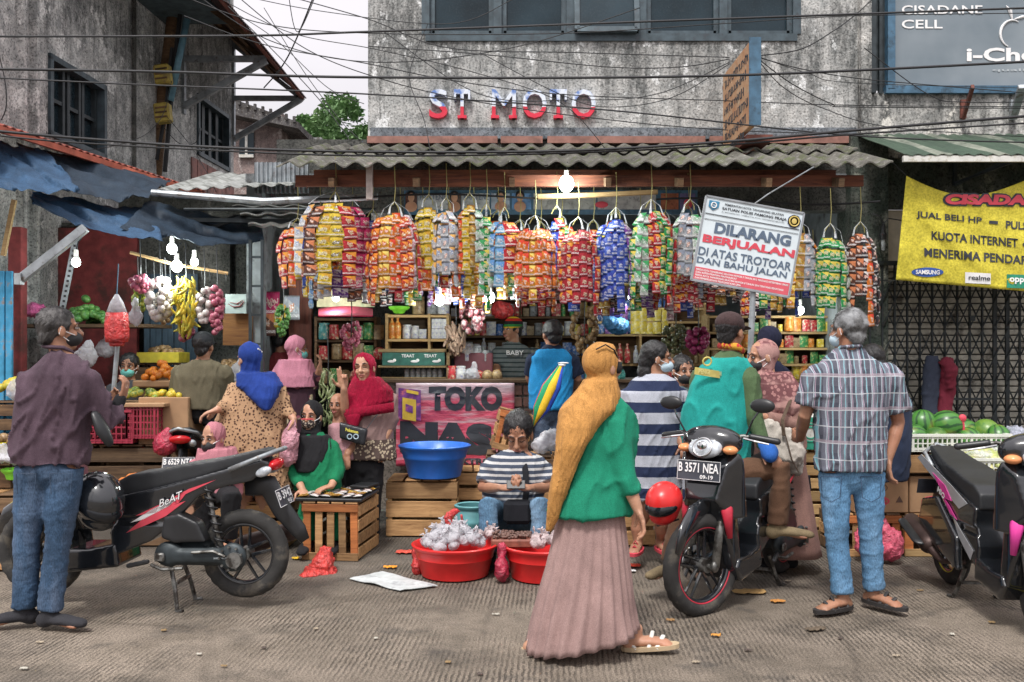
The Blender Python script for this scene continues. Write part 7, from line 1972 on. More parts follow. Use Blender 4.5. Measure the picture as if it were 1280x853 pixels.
def person(lab, D, hd, hf, tor, skn=SK1, arms=(), legs=(), hair=HAIR, top=None, sleeve=None, pants=None, base=None, hs=1.0, mask=None, hood=None, cap=None, vox=.0085, roll=0, face=True, wr=.010, shoes=None, skirt=None, drape=None, long_hair=None, sandal=None, eyes='open', tsc=.86, vest=None, vn=20):
    J = lambda q: P(q[0], q[1], D + (q[2] if len(q) > 2 else 0))
    b0 = base or (hd[0], D); bx = P(b0[0], HZ, D).x
    t = thing('person', lab, 'person', (bx, D, 0))
    H = J(hd); R3 = headframe(hf, roll); L = lambda x, y, z: H + R3 @ V(x, y, z) * hs
    def ring(r, k=1.0, inf=0):   # (px, py, half width px, depth m, dy, tilt)
        c = P(r[0], r[1], D + (r[4] if len(r) > 4 else 0)); tl = r[5] if len(r) > 5 else 0
        return (c, r[2] / F * D * k + inf, r[3] * k + inf, V(1, 0, tl), V(0, 1, 0))
    B = MB()
    B.ell(L(0, -.012, .035), (.073 * hs, .092 * hs, .085 * hs), R3, 20, 14); B.ell(L(0, .018, -.030), (.056 * hs, .066 * hs, .078 * hs), R3, 16, 12)
    B.ell(L(0, .058, -.088), (.028 * hs, .024 * hs, .022 * hs), R3, 10, 8); B.tube([L(0, .084, .016), L(0, .100, -.012), L(0, .106, -.024)], [.008 * hs, .012 * hs, .016 * hs], 8, round_=True)
    for s in (-1, 1):
        B.ell(L(s * .076, -.005, -.008), (.010 * hs, .022 * hs, .034 * hs), R3, 8, 8); B.ell(L(s * .030, .062, -.026), (.024 * hs, .020 * hs, .024 * hs), R3, 10, 8); B.ell(L(s * .013, .098, -.026), (.008 * hs,) * 3, R3, 8, 6)
        B.ell(L(s * .028, .074, .028), (.026 * hs, .014 * hs, .009 * hs), R3, 8, 6)
    B.ell(L(0, .082, -.058), (.022 * hs, .014 * hs, .011 * hs), R3, 10, 6)
    nk = P(tor[-1][0], tor[-1][1], D + (tor[-1][4] if len(tor[-1]) > 4 else 0))
    B.tube([L(0, -.025, -.04), (L(0, -.02, -.08) + nk) / 2, nk - V(0, 0, .05)], [.052 * hs, .054 * hs, .07 * hs], 12)
    B.loft([ring(r, tsc * (.72 if i == 0 else 1)) for i, r in enumerate(tor)], 16)
    cl_arm = MB(); has = False
    for a in arms:
        S_, E_, W_ = J(a[0]), J(a[1]), J(a[2]); sl = a[6] if len(a) > 6 else 1.0
        B.tube([S_, (S_ + E_) / 2, E_, E_.lerp(W_, .35), W_], [.052, .047, .038, .040, .026], 10, round_=True)
        if a[3] is not None: hand(B, W_, a[3], a[4], 1.0 * hs, a[5], a[8] if len(a) > 8 else 1, a[7] if len(a) > 7 else None)
        if sl > 0:
            r0 = a[9] if len(a) > 9 else 1.0
            if sl <= .5: pts = [S_, S_.lerp(E_, sl), S_.lerp(E_, sl * 2)]; rs = [.075 * r0, .072 * r0, .068 * r0]
            else: pts = [S_, S_.lerp(E_, .5), E_, E_.lerp(W_, (sl - .5) * 1.0), E_.lerp(W_, (sl - .5) * 1.9)]; rs = [.068 * r0, .061 * r0, .053 * r0, .047 * r0, .041 * r0]
            cl_arm.tube(pts, rs, 12)
    for l in legs:
        h_, k_, a_ = J(l[0]), J(l[1]), J(l[2]); B.tube([h_, (h_ + k_) / 2, k_, k_.lerp(a_, .35), a_], [.082, .072, .052, .055, .034], 10, round_=True); foot(B, a_, l[3], hs)
    me = fuse(B, vox, 1, ratio=.55 if vox < .01 else .7, fac=.4)
    link('body', me, skn, t, True)
    # face
    if face:
        for s in (-1, 1):
            if eyes == 'open':
                m_ = MB(); m_.ell(L(s * .029, .0785, .008), (.014 * hs, .009 * hs, .0075 * hs), R3, 12, 8); e = m_.bld('eye', EYEW, t, smooth=True, world=True)
                m_ = MB(); m_.ell(L(s * .029, .0865, .008), (.0065 * hs, .003 * hs, .0065 * hs), R3, 10, 6); m_.bld('pupil', EYED, e, smooth=True, world=True)
            m_ = MB(); m_.tube([L(s * .044, .076, .008 - (.004 if eyes != 'open' else -.002)), L(s * .029, .088, .008 + (-.008 if eyes != 'open' else .008)), L(s * .015, .087, .006)], .0028 * hs, 5); m_.bld('eyelid', EYED if eyes != 'open' else BEARD, t, world=True)
            m_ = MB(); m_.tube([L(s * .048, .074, .030), L(s * .032, .0885, .036), L(s * .013, .0905, .031)], [.0025 * hs, .005 * hs, .0035 * hs], 6); m_.bld('eyebrow', BEARD, t, world=True)
        if mask is None:
            m_ = MB(); m_.tube([L(-.024, .086, -.057), L(-.010, .097, -.053), L(0, .0985, -.055), L(.010, .097, -.053), L(.024, .086, -.057)], [.002, .006, .006, .006, .002], 6, round_=True); m_.tube([L(-.018, .089, -.064), L(0, .0975, -.067), L(.018, .089, -.064)], [.002, .006, .002], 6); m_.bld('mouth', LIP, t, world=True, smooth=True)
    if mask is not None:
        m_ = MB(); m_.ell(L(0, .045, -.050), (.058 * hs, .068 * hs, .047 * hs), R3, 20, 14); m_.bld('face_mask', mask, t, smooth=True, world=True)
        m_ = MB()
        for s in (-1, 1): m_.tube([L(s * .05, .065, -.03), L(s * .072, .02, -.012), L(s * .083, -.012, .012), L(s * .080, -.02, -.02), L(s * .062, .03, -.06)], .0028, 5)
        m_.bld('mask_strap', MAT['inkwhite'], t, world=True)
    if hair is not None:
        m_ = MB(); m_.ell(L(0, -.025, .045), (.085 * hs, .100 * hs, .090 * hs), R3, 24, 16); m_.ell(L(0, -.062, -.02), (.062 * hs, .048 * hs, .062 * hs), R3, 14, 10)
        for s in (-1, 1): m_.ell(L(s * .066, .012, .028), (.014 * hs, .030 * hs, .028 * hs), R3, 10, 6)
        if long_hair:
            for q in long_hair: m_.ell(J(q[:3]), q[3], None, 14, 10)
        me = fuse(m_, .010, 1, fac=.4); wrinkle(me, .006, (44, 44, 22), hd[0]); me.calc_loop_triangles() if False else None
        va = verts(me); nn = np.empty(va.size, dtype=np.float32); me.vertices.foreach_get('normal', nn); nn = nn.reshape(-1, 3); rh = random.Random(int(hd[0])); b2 = MB()
        for _ in range(1100 if vox < .008 else 350):
            i_ = rh.randrange(len(va)); p_ = Vector(va[i_].tolist()); n_ = Vector(nn[i_].tolist())
            g_ = (R3 @ V(rh.uniform(-.35, .35), -.7, -.55)); g_ = (g_ - n_ * g_.dot(n_)).normalized() + n_ * rh.uniform(.02, .32); w_ = n_.cross(g_).normalized() * rh.uniform(.0012, .0026)
            L_ = rh.uniform(.015, .034) * hs; b2.add([p_ - w_ - n_ * .002, p_ + w_ - n_ * .002, p_ + g_ * L_ * .6 + w_ * .5, p_ + g_ * L_], [(0, 1, 2, 3)])
        k2 = b2.mesh('k', recalc=False); bm = bmesh.new(); bm.from_mesh(me); bm.from_mesh(k2); bm.to_mesh(me); bm.free(); me.polygons.foreach_set('use_smooth', [True] * len(me.polygons))
        link('hair', me, hair, t, True)
    if cap is not None:
        m_ = MB(); m_.ell(L(0, -.020, .062), (.090 * hs, .104 * hs, .076 * hs), R3, 24, 14); m_.ell(L(0, .0, .035), (.088 * hs, .100 * hs, .030 * hs), R3, 24, 10)
        cp = link('cap', fuse(m_, .009, 2), cap, t, True)
        if cap is not BEAN:
            m_ = MB(); m_.ell(L(0, .115, .035), (.068 * hs, .062 * hs, .007 * hs), R3 @ Matrix.Rotation(-.25, 3, 'X'), 18, 6); m_.bld('brim', cap, cp, smooth=True, world=True)
    # clothes
    if top is not None:
        m_ = MB(); m_.loft([ring(r) for r in tor], 24); g_ = MB(); g_.v = m_.v + cl_arm.v; n0 = len(m_.v); g_.f = m_.f + [tuple(i + n0 for i in f) for f in cl_arm.f]; g_.mi = [0] * len(g_.f)
        for a in arms: g_.ell(J(a[0]), (.068,) * 3, None, 12, 8)
        me = fuse(g_, .0125, 2); wrinkle(me, wr, (9, 9, 5), hd[0] * .1); link('top', me, top, t, True)
    if vest is not None:
        m_ = MB(); m_.loft([ring(r, 1.0, .016) for r in tor[:-1]], 24); me = fuse(m_, .013, 2); wrinkle(me, wr, (9, 9, 5), hd[0] * .1); link('vest', me, vest, t, True)
    if pants is not None:
        m_ = MB(); k = pants[1] if isinstance(pants, tuple) else 1.0; pm = pants[0] if isinstance(pants, tuple) else pants
        for l in legs:
            h_, k_, a_ = J(l[0]), J(l[1]), J(l[2]); e_ = k_.lerp(a_, .98); m_.tube([h_ + (h_ - k_).normalized() * .04, (h_ + k_) / 2, k_, k_.lerp(a_, .5), e_], [.106 * k, .096 * k, .076 * k, .072 * k, .074 * k], 14)
        m_.ell((J(legs[0][0]) + J(legs[1][0])) / 2 + V(0, 0, .03), (.155 * k, .125 * k, .12), None, 16, 10)
        me = fuse(m_, .0125, 2); wrinkle(me, .007, (9, 9, 16), hd[0] * .3, .006); link('trousers', me, pm, t, True)
    if skirt is not None:
        rg, pm, pl, amp = skirt; m_ = MB(); sh = {}
        for i in range(len(rg) - 1):
            pass
        rr_ = [ring(r) for r in rg]; fine = []
        for i in range(len(rr_) - 1):
            for k in range(5):
                u = k / 5; a, b = rr_[i], rr_[i + 1]; fine.append((a[0].lerp(b[0], u), a[1] + (b[1] - a[1]) * u, a[2] + (b[2] - a[2]) * u, a[3].lerp(b[3], u), a[4]))
        fine.append(rr_[-1])
        m_.loft(fine, 160 if pl > 12 else 60, True, lambda th, v: 1 + amp * (.25 + .75 * (1 - v)) * (.5 * math.cos(pl * th + 2.6 * math.sin(v * 2.2 + th * 2)) + .25 * math.cos(7 * th + 2 * v) + .4 * noise.noise(V(math.cos(th) * 3, math.sin(th) * 3, v * 2.5))))
        m_.bld('skirt', pm, t, smooth=True, world=True)
    if hood is not None:
        m_ = MB(); m_.ell(L(0, -.020, .028), (.087 * hs, .099 * hs, .100 * hs), R3, 24, 16); m_.tube([L(0, -.01, -.03), L(0, .0, -.09), L(0, .01, -.14)], [.078 * hs, .072 * hs, .082 * hs], 16)
        if drape: m_.loft([ring(r) for r in drape], 26)
        me = fuse(m_, .009, 1); wrinkle(me, .010, (16, 16, 2.6), hd[0] * .2, .006)
        a = verts(me); Ri = np.array(R3.transposed()); q = (a - np.array(H)) @ Ri.T / hs
        f_ = (q[:, 1] > .0) & ((q[:, 0] / .060) ** 2 + ((q[:, 2] + .012) / .082) ** 2 < 1)
        q[f_, 1] = np.minimum(q[f_, 1], .035); a[f_] = (q[f_] * hs) @ Ri + np.array(H); set_verts(me, a)
        link('headscarf', me, hood, t, True)
    if shoes is not None or sandal is not None:
        for l in legs:
            a_ = J(l[2]); td = Vector(l[3]).normalized(); g = V(a_.x, a_.y, a_.z - .07 * hs); sd = V(-td.y, td.x, 0) if abs(td.z) < .9 else V(1, 0, 0)
            m_ = MB()
            if shoes is not None:
                m_.tube([a_ + V(0, 0, .01), a_ - V(0, 0, .03), g - td * .03 + V(0, 0, .03)], [.046, .05, .045], 12, round_=True); m_.tube([g - td * .035 + V(0, 0, .034), g + td * .08 + V(0, 0, .035), g + td * .18 + V(0, 0, .022)], [.042, .05, .042], 12, flat=.62, round_=True)
                link('shoe', fuse(m_, .010, 2), shoes, t, True)
            else:
                up_ = sd.cross(td); up_ = up_ if up_.z > 0 else -up_
                m_.loft([(g - up_ * .012 + td * .07, .048, .145, sd, td), (g + up_ * .010 + td * .07, .050, .148, sd, td)], 20); so_ = m_.bld('sandal', sandal[0], t, world=True)
                m_ = MB(); m_.tube([g + sd * .045 + td * .06, g + td * .09 + up_ * .075, g - sd * .045 + td * .06], .010, 6, flat=.5); m_.tube([g + sd * .045 + td * .10, g + td * .14 + up_ * .05, g - sd * .045 + td * .10], .012, 6, flat=.5); m_.tube([g + sd * .04 + td * .0, g - td * .045 + up_ * .05, g - sd * .04 + td * .0], .009, 6); m_.bld('strap', sandal[1], so_, world=True)
    return t, J, L
def collar(L, t, m): m_ = MB(); m_.tube([L(-.06, .0, -.095), L(-.045, -.055, -.09), L(0, -.082, -.085), L(.045, -.055, -.09), L(.06, .0, -.095), L(.035, .045, -.12), L(-.035, .045, -.12), L(-.06, .0, -.095)], .018, 8, flat=.6); m_.bld('collar', m, t, world=True, smooth=True)
BEAN = pat('knitted_striped_hat', lambda n: n.ramp(n.math('FRACT', n.math('MULTIPLY', n.math('ADD', n.sep(n.co())[2], .002), 9.0)), [(0, (.02, .02, .02)), (.30, (.55, .03, .02)), (.55, (.75, .50, .03)), (.78, (.03, .20, .05))], 'CONSTANT'))
def C(nm, c, **k): return cloth(nm, c, **k)
black = C('black_cloth', (.018, .018, .02)); teal_mask = M('teal_mask', (.16, .55, .50), .7); wmask = M('pale_blue_mask', (.45, .58, .66), .7); bmask = M('black_mask', (.02, .02, .022), .7)
jeans = denim('blue_denim', (.045, .085, .15), .6); jeans2 = denim('light_blue_denim', (.11, .24, .40), .35); jeans3 = denim('dark_denim', (.05, .08, .13), .4)
fw = lambda x, y, z=0: (x, y, z)
DN = V(0, 0, -1)
# 1 man in the left foreground
t, J, L = person('man in a plum jacket and blue jeans, back turned, standing beside the left black scooter', 5.04, (75, 413), (.8, .6, .05),
  [(60, 580, 46, .13), (62, 560, 48, .14), (66, 525, 47, .14), (72, 490, 49, .14), (74, 468, 46, .13), (76, 453, 30, .09), (78, 441, 15, .06)],
  arms=[((110, 474), (138, 536, .05), (150, 502, .15), (.35, .1, .9), (-1, 0, .2), .5, .92, None, 1, 1.05), ((40, 474, .05), (60, 530, .2), (128, 508, .3), (.8, .1, .6), (0, -1, 0), .5, .9)],
  legs=[((42, 592), (34, 672), (31, 762, .0), (-.75, -.3, 0)), ((82, 592), (73, 672), (62, 766, -.05), (.95, -.15, 0))], skn=SK1, top=C('plum_jacket', (.088, .058, .076), var=.35), pants=(jeans, .92), mask=bmask, hair=HAIR2, vox=.0065, wr=.022, shoes=C('dark_clog', (.035, .035, .04)))
m_ = MB(); m_.tube([J((120, 520, -.07)), J((128, 538, -.09)), J((136, 552, -.06))], [.03, .045, .03], 10, flat=.6, round_=True); m_.bld('elbow_pad', MAT['blk'], t, world=True, smooth=True)
m_ = MB(); m_.tube([J((140, 522, .1)), J((150, 500, .14))], [.036, .034], 10, round_=True); m_.tube([J((122, 512, .28)), J((134, 505, .3))], [.034, .032], 10, round_=True); m_.bld('arm_sleeve', black, t, world=True, smooth=True)
collar(L, t, _MC['plum_jacket'])
for x0, x1 in ((20, 45), (62, 90)):
    m_ = MB(); m_.bar(J((x0, 592, -.118)), J((x1, 592, -.118)), .004, .004); m_.bar(J((x0, 592, -.118)), J((x0 + 2, 618, -.112)), .004, .004); m_.bar(J((x1, 592, -.118)), J((x1 - 2, 618, -.112)), .004, .004); m_.bld('pocket_seam', jeans3, t, world=True)
# 2 walking woman
HJ = C('mustard_headscarf', (.50, .25, .075), var=.25, bs=30, bst=1.0, st=.12)
t, J, L = person('woman walking right in mustard headscarf, green top and long mauve pleated skirt', 4.65, (754, 459), (.8, .58, 0),
  [(736, 642, 53, .185), (741, 612, 48, .16), (750, 575, 42, .13), (757, 545, 41, .13), (759, 518, 37, .11), (756, 500, 24, .09), (753, 486, 13, .06)],
  arms=[((768, 528, -.06), (780, 592, -.12), (797, 636, -.14), (.35, -.1, -.95), (-1, 0, -.2), .45, .80, None, -1, 1.08), ((742, 528, .14), (735, 590, .2), (745, 640, .3), (0, 0, -1), (1, 0, 0), .5, .8)],
  legs=[((725, 640), (745, 720, 0), (795, 792, -.02), (1, -.12, .10)), ((748, 640), (705, 725, .1), (670, 797, .05), (.9, .1, -.1))], skn=SK2, hair=None, top=C('green_knit_top', (.015, .21, .125), var=.2), hood=HJ, wr=.014, vox=.0065, face=False,
  drape=[(685, 664, 3, .02, -.10), (692, 642, 8, .035, -.12), (699, 612, 11, .05, -.13), (707, 582, 14, .06, -.13), (714, 556, 18, .08, -.12), (722, 532, 25, .11, -.08), (736, 511, 36, .145, -.02), (746, 494, 29, .13), (750, 474, 21, .10)],
  skirt=([(727, 797, 68, .26, 0, .20), (729, 760, 61, .24, 0, .14), (733, 715, 53, .20, 0, .08), (737, 668, 45, .16, 0, .03), (739, 622, 38, .12)], C('mauve_pleated_skirt', (.30, .20, .185), var=.18), 26, .10), sandal=(SOLE, MAT['offwhite']))
m_ = MB(); m_.ell(J((757, 436, .0)), (.05, .05, .035)); m_.ell(J((748, 440, .03)), (.055, .055, .03)); me = fuse(m_, .01, 2); wrinkle(me, .008, (20, 20, 8)); link('scarf_knot', me, HJ, t, True)
m_ = MB(); m_.tube([J((745, 437, -.10)), J((757, 431, -.09)), J((768, 438, -.07)), J((772, 448, -.05))], .007, 6, flat=.5); m_.ell(J((773, 460, -.03)), (.02, .02, .03)); m_.bld('hair_clip', black, t, world=True)
# 3 grey-haired man in checked shirt
def plaid(n):
    s_ = n.sep(n.co()); x, z = n.math('ADD', s_[0], n.math('MULTIPLY', n.noise(5, 2), .025)), n.math('ADD', s_[2], n.math('MULTIPLY', n.noise(5, 2), .015))
    def ln(v, per, off, w): return n.math('LESS_THAN', n.math('ABSOLUTE', n.math('SUBTRACT', n.math('FRACT', n.math('ADD', n.math('DIVIDE', v, per), off)), .5)), w)
    c = n.mix(ln(x, .085, .1, .20), (.07, .075, .10), (.15, .16, .20)); c = n.mix(n.math('MULTIPLY', ln(z, .095, .3, .25), .4), c, (.14, .14, .17))
    for per, o, w, cc in ((.030, .0, .11, (.36, .41, .46)), (.060, .25, .035, (.18, .38, .44)), (.060, .62, .03, (.42, .32, .40))): c = n.mix(ln(x, per, o, w), c, cc)
    c = n.mix(ln(z, .095, .0, .03), c, (.45, .47, .5)); return n.mix(n.math('MULTIPLY', ln(z, .19, .2, .04), .7), c, (.36, .30, .34))
t, J, L = person('grey-haired man in a checked short-sleeved shirt and light jeans seen from behind', 5.35, (1059, 414), (-.55, .83, 0),
  [(1063, 588, 43, .14), (1063, 560, 43, .14), (1064, 520, 43, .14), (1064, 490, 46, .14), (1064, 466, 48, .12), (1062, 450, 33, .09), (1060, 436, 15, .06)],
  arms=[((1108, 468), (1123, 528, .02), (1110, 574, -.02), (-.05, -.1, -1), (1, 0, 0), .45, .38, None, 1, 1.2), ((1021, 468, .03), (1006, 520, .05), (1000, 548, .28), (-.2, .9, .1), (1, 0, 0), .5, .38, None, 1, 1.15)],
  legs=[((1043, 598), (1046, 672), (1053, 744, -.03), (-.9, -.45, 0)), ((1086, 598), (1088, 670), (1092, 737, .05), (.55, -.8, 0))], skn=SK1, hair=HAIR3, top=pat('checked_shirt', plaid, bst=.5), pants=(jeans2, .86), mask=wmask, vox=.0065, wr=.014, sandal=(SANDAL, SANDAL))
collar(L, t, _MC['checked_shirt'])
for x0, x1 in ((1026, 1052), (1076, 1102)):
    m_ = MB()
    for a, b in (((x0, 596), (x1, 596)), ((x0, 596), (x0 + 2, 622)), ((x1, 596), (x1 - 2, 622)), ((x0 + 2, 622), ((x0 + x1) / 2, 628)), (((x0 + x1) / 2, 628), (x1 - 2, 622))): m_.bar(J(a + (-.108,)), J(b + (-.106,)), .004, .004)
    m_.bld('pocket_seam', jeans, t, world=True)
# 4 rider
TV = C('teal_vest', (.02, .30, .27), var=.2)
t, J, L = person('rider in teal vest, olive sleeves and brown cap sitting on the centre scooter', 5.95, (914, 416), (.72, .69, 0),
  [(896, 575, 36, .15), (896, 545, 40, .15), (900, 510, 42, .14), (904, 480, 39, .13), (908, 460, 31, .11), (911, 448, 18, .08), (913, 440, 10, .06)],
  arms=[((935, 472, -.08), (944, 525, -.12), (958, 566, -.2), (.3, -.6, -.2), (0, 0, -1), .7, .95, None, 1, 1.1), ((876, 474, .1), (866, 520, .1), (862, 560, -.1), (-.3, -.8, 0), (0, 0, -1), .7, .95)],
  legs=[((908, 590, -.05), (978, 588, -.25), (972, 657, -.25), (.95, -.2, 0)), ((884, 595), (852, 640, -.25), (838, 704, -.25), (-.7, -.6, 0))], skn=SK1, hair=HAIR, cap=C('brown_cap', (.06, .038, .038), weave=120), top=C('olive_sleeves', (.085, .135, .065), var=.25), vest=TV, pants=(C('brown_trousers', (.12, .065, .04)), .9), shoes=C('khaki_shoe', (.22, .17, .10)), wr=.013)
put_text('PENGEMUDI', J((873, 467, -.162)), V(1, .15, -.12), Z_, .15, .03, M('vest_yellow_print', (.60, .55, .22), .6), t, 'lettering', bold=.03)
m_ = MB(); m_.prism([J((868, 468, -.155)), J((900, 473, -.155)), J((899, 464, -.155)), J((869, 459, -.155))], (0, .01, 0)); m_.torus(J((884, 452, -.14)), .026, .006, V(0, 1, .2), 14, 5); m_.bld('vest_patch', M('vest_yellow_patch', (.50, .42, .12), .7), t, world=True)
m_ = MB(); m_.tube([L(-.06, -.03, -.085), L(0, -.08, -.08), L(.06, -.03, -.09), L(.05, .05, -.12)], .024, 8); m_.bld('neck_scarf', pat('orange_red_scarf', lambda n: n.mix(n.math('GREATER_THAN', n.noise(30, 2), .5), (.55, .05, .05), (.70, .35, .05))), t, world=True, smooth=True)
m_ = MB(); m_.ell(J((962, 566, -.27)), (.055, .06, .06)); m_.tube([J((955, 556, -.2)), J((963, 570, -.3))], [.04, .045], 10, round_=True); me = fuse(m_, .009, 2); link('blue_glove', me, C('blue_glove', (.03, .12, .42)), t, True)
# 5 woman by the rider
def houndst(n):
    v = n.vor(34); return n.mix(n.ramp(n.noise(3.5, 3, v=n.map((1, 1, 3))), [(.45, 0), (.55, 1)]), n.mix(n.math('GREATER_THAN', v, .42), (.40, .20, .19), (.17, .07, .075)), (.42, .24, .22))
PS = pat('pink_brown_patterned_scarf', houndst)
t, J, L = person('woman in pink-brown patterned headscarf and dusty brown dress behind the rider', 6.35, (953, 447), (-.9, -.15, -.1),
  [(975, 580, 30, .15), (975, 545, 31, .15), (972, 515, 32, .14), (968, 490, 28, .12), (960, 474, 14, .08)],
  arms=[((985, 500, -.05), (1000, 535, -.1), (950, 520, -.2), (-1, 0, 0), (0, 1, 0), .5, .95, None, 1, 1.15)],
  legs=[((968, 590), (968, 650), (966, 696), (-1, -.2, 0)), ((985, 590), (985, 650), (985, 696), (-1, -.3, 0))], skn=SK2, hair=None, hood=PS, top=C('dusty_brown_dress', (.27, .155, .13)), mask=bmask, base=(975, 0),
  drape=[(968, 522, 28, .14), (972, 508, 34, .17), (970, 488, 31, .15), (962, 466, 24, .12)], shoes=black,
  skirt=([(984, 692, 40, .21), (982, 640, 33, .18), (978, 585, 28, .15), (975, 555, 26, .13)], _MC['dusty_brown_dress'], 10, .05))
lumpbag('shoulder_bag', 'crumpled cream shoulder bag on the hip of the woman in the dusty brown dress', 'bag', [(P(975, 548, 6.1), (.16, .06, .08)), (P(985, 568, 6.08), (.12, .07, .09)), (P(962, 535, 6.1), (.07, .05, .06)), (P(992, 584, 6.12), (.06, .05, .05))], C('cream_bag_cloth', (.48, .44, .39), rough=.6), .018)
mb = MB(); mb.tube([P(988, 500, 6.2), P(978, 525, 6.06), P(980, 545, 6.02)], .012, 6, flat=.4); mb.tube([P(978, 530, 6.03), P(990, 575, 6.0), P(998, 590, 6.05)], .009, 6, flat=.4); mb.bld('bag_strap', C('brown_strap', (.10, .07, .05)), world=True, label='thin brown strap of the cream shoulder bag', cat='strap')
# 6 smiling woman in crimson scarf
def lace(n): return n.mix(n.math('LESS_THAN', n.sep(n.co())[2], .815), (.25, .165, .155), n.mix(n.math('GREATER_THAN', n.vor(45), .42), (.50, .42, .30), (.10, .07, .06)))
CR = C('crimson_ruffled_scarf', (.27, .006, .03), var=.3, bs=40, bst=1.0)
t, J, L = person('smiling woman in a crimson ruffled headscarf and mauve tunic raising two fingers', 7.35, (455, 461), (-.12, -1, .06),
  [(458, 574, 38, .14), (459, 550, 34, .13), (460, 522, 32, .13), (461, 502, 33, .12), (461, 490, 27, .10), (459, 481, 11, .06)],
  arms=[((434, 500), (431, 524, -.08), (430, 486, -.20), (-.1, -.1, 1), (0, -1, 0), .9, .3, (0, 1), 1), ((487, 500), (490, 528, -.03), (479, 553, -.08), (-.15, -.1, -1), (0, 1, 0), .3, .72, None, 1, 1.05)],
  legs=[((444, 585), (444, 630), (444, 670), (0, -1, 0)), ((466, 585), (465, 630), (465, 670), (0, -1, 0))], skn=SK2, hair=None, hood=CR, top=pat('mauve_tunic', lace, bst=.4), pants=(black, .9), vox=.0065, hs=1.03, roll=.10, wr=.011, eyes='closed', shoes=black,
  drape=[(441, 534, 6, .04, -.15), (442, 520, 12, .06, -.13), (451, 512, 25, .11, -.05), (462, 501, 33, .145), (463, 487, 28, .13), (459, 472, 17, .095)])
m_ = MB()
for i in range(34):
    a = i / 34; q = J((433 + 60 * a, 512 - 9 * a, -.18 + .05 * abs(a - .5) + .14 * max(0, a - .7))); m_.tube([q, q + V(0, -.008, -.045), q + V(.004, .0, -.075)], [.007, .009, .006], 5)
m_.bld('ruffle', CR, t, world=True, smooth=True)
m_ = MB(); m_.prism([J((424, 528, -.24)), J((459, 537, -.24)), J((455, 558, -.24)), J((424, 548, -.24))], (0, .07, 0)); me = fuse(m_, .012, 3); bg_ = link('shoulder_bag', me, M('black_leather', (.02, .022, .026), .35, bump=.4), None, True, label='small black shoulder bag with cartoonish yellow lettering worn by the smiling woman', cat='bag')
bg_['label'] = 'small black shoulder bag with a yellow scribble print worn by the smiling woman'
put_text('Pokemon', P(432, 539, 7.093), V(1, 0, -.22), Z_, .10, .026, M('bag_yellow_print', (.70, .62, .10), .5), bg_, 'lettering', bold=.05)
m_ = MB(); 
for q in (437, 445): m_.torus(P(q, 546, 7.092), .018, .004, V(0, 1, 0), 14, 5)
m_.bld('emblem', wmask, bg_, world=True)
mb = MB(); mb.tube([P(457, 538, 7.13), P(470, 520, 7.17), P(480, 508, 7.21)], .008, 6, flat=.4); mb.bld('strap', MAT['blk'], bg_, world=True)
# 7 green-dressed vendor
t, J, L = person('seated vendor in black headscarf, patterned mask and green dress by the slatted crate', 7.05, (389, 521), (-.15, -1, .0),
  [(398, 612, 29, .18), (397, 585, 27, .16), (397, 562, 27, .13), (394, 548, 20, .10), (391, 540, 10, .06)],
  arms=[((376, 560), (366, 590, -.08), (378, 612, -.22), (.3, -.6, -.3), (0, 0, -1), .5, .9), ((414, 560), (424, 588, -.08), (414, 608, -.22), (-.7, -.6, -.1), (0, 0, -1), .5, .9)],
  legs=[((392, 628), (384, 640, -.25), (384, 676, -.25), (0, -1, 0)), ((416, 628), (422, 640, -.25), (420, 676, -.25), (0, -1, 0))], skn=SK2, hair=None, hood=black, top=C('green_dress', (.012, .17, .075)), pants=(_MC['green_dress'], .9), mask=pat('patterned_mask', lambda n: n.mix(n.math('GREATER_THAN', n.vor(60), .45), (.45, .38, .30), (.05, .04, .04))), hs=.97,
  drape=[(384, 590, 12, .06, -.12), (388, 574, 24, .11, -.06), (393, 560, 29, .14), (391, 544, 20, .12)], shoes=black)
m_ = MB(); m_.tube([L(-.05, .085, -.014), L(0, .118, -.012), L(.05, .085, -.014)], .005, 5); m_.bld('mask_edge', MAT['inkred'], t, world=True)
# 8 leopard dress
LEO = pat('leopard_print', lambda n: n.mix(n.ramp(n.vor(46, rand=1.0), [(.30, 1), (.42, 0)]), (.42, .26, .15), (.07, .035, .025)))
t, J, L = person('woman in a royal blue headscarf and leopard-print dress bending over the stall', 7.0, (311, 449), (-.75, .6, -.15),
  [(318, 612, 50, .24), (316, 575, 49, .22), (313, 545, 46, .20), (315, 515, 41, .17), (320, 490, 35, .14), (320, 474, 22, .10), (316, 466, 10, .06)],
  arms=[((293, 490), (285, 507, -.1), (270, 513, -.2), (-.9, -.2, -.3), (0, 0, -1), .5, .92), ((348, 490), (358, 512, -.02), (367, 524, -.1), (.2, -.2, -1), (-1, 0, 0), .6, .92)],
  legs=[((305, 600), (305, 640), (305, 676), (0, 1, 0)), ((330, 600), (330, 640), (330, 676), (0, 1, 0))], skn=SK2, hair=None, hood=C('royal_blue_scarf', (.018, .045, .22), var=.3), top=LEO, face=False, wr=.012, shoes=black,
  drape=[(334, 512, 5, .05, -.15), (330, 498, 16, .09, -.12), (325, 482, 28, .13, -.05), (320, 466, 24, .12)])
m_ = MB(); m_.tube([L(.03, .07, -.04), L(.088, .0, .0), L(.06, -.09, .04), L(.0, -.125, .06)], .006, 6, flat=.5); m_.bld('mask_strap', MAT['inkwhite'], t, world=True)
lumpbag('carrier_bag', 'pink see-through carrier bag held by the woman in leopard print', 'bag', [(P(362, 552, 6.85), (.07, .06, .12)), (P(360, 570, 6.85), (.075, .06, .08)), (P(365, 535, 6.87), (.035, .03, .07))], bagmat('rose_thin_bag', (.62, .30, .36), .6, .95), .015)
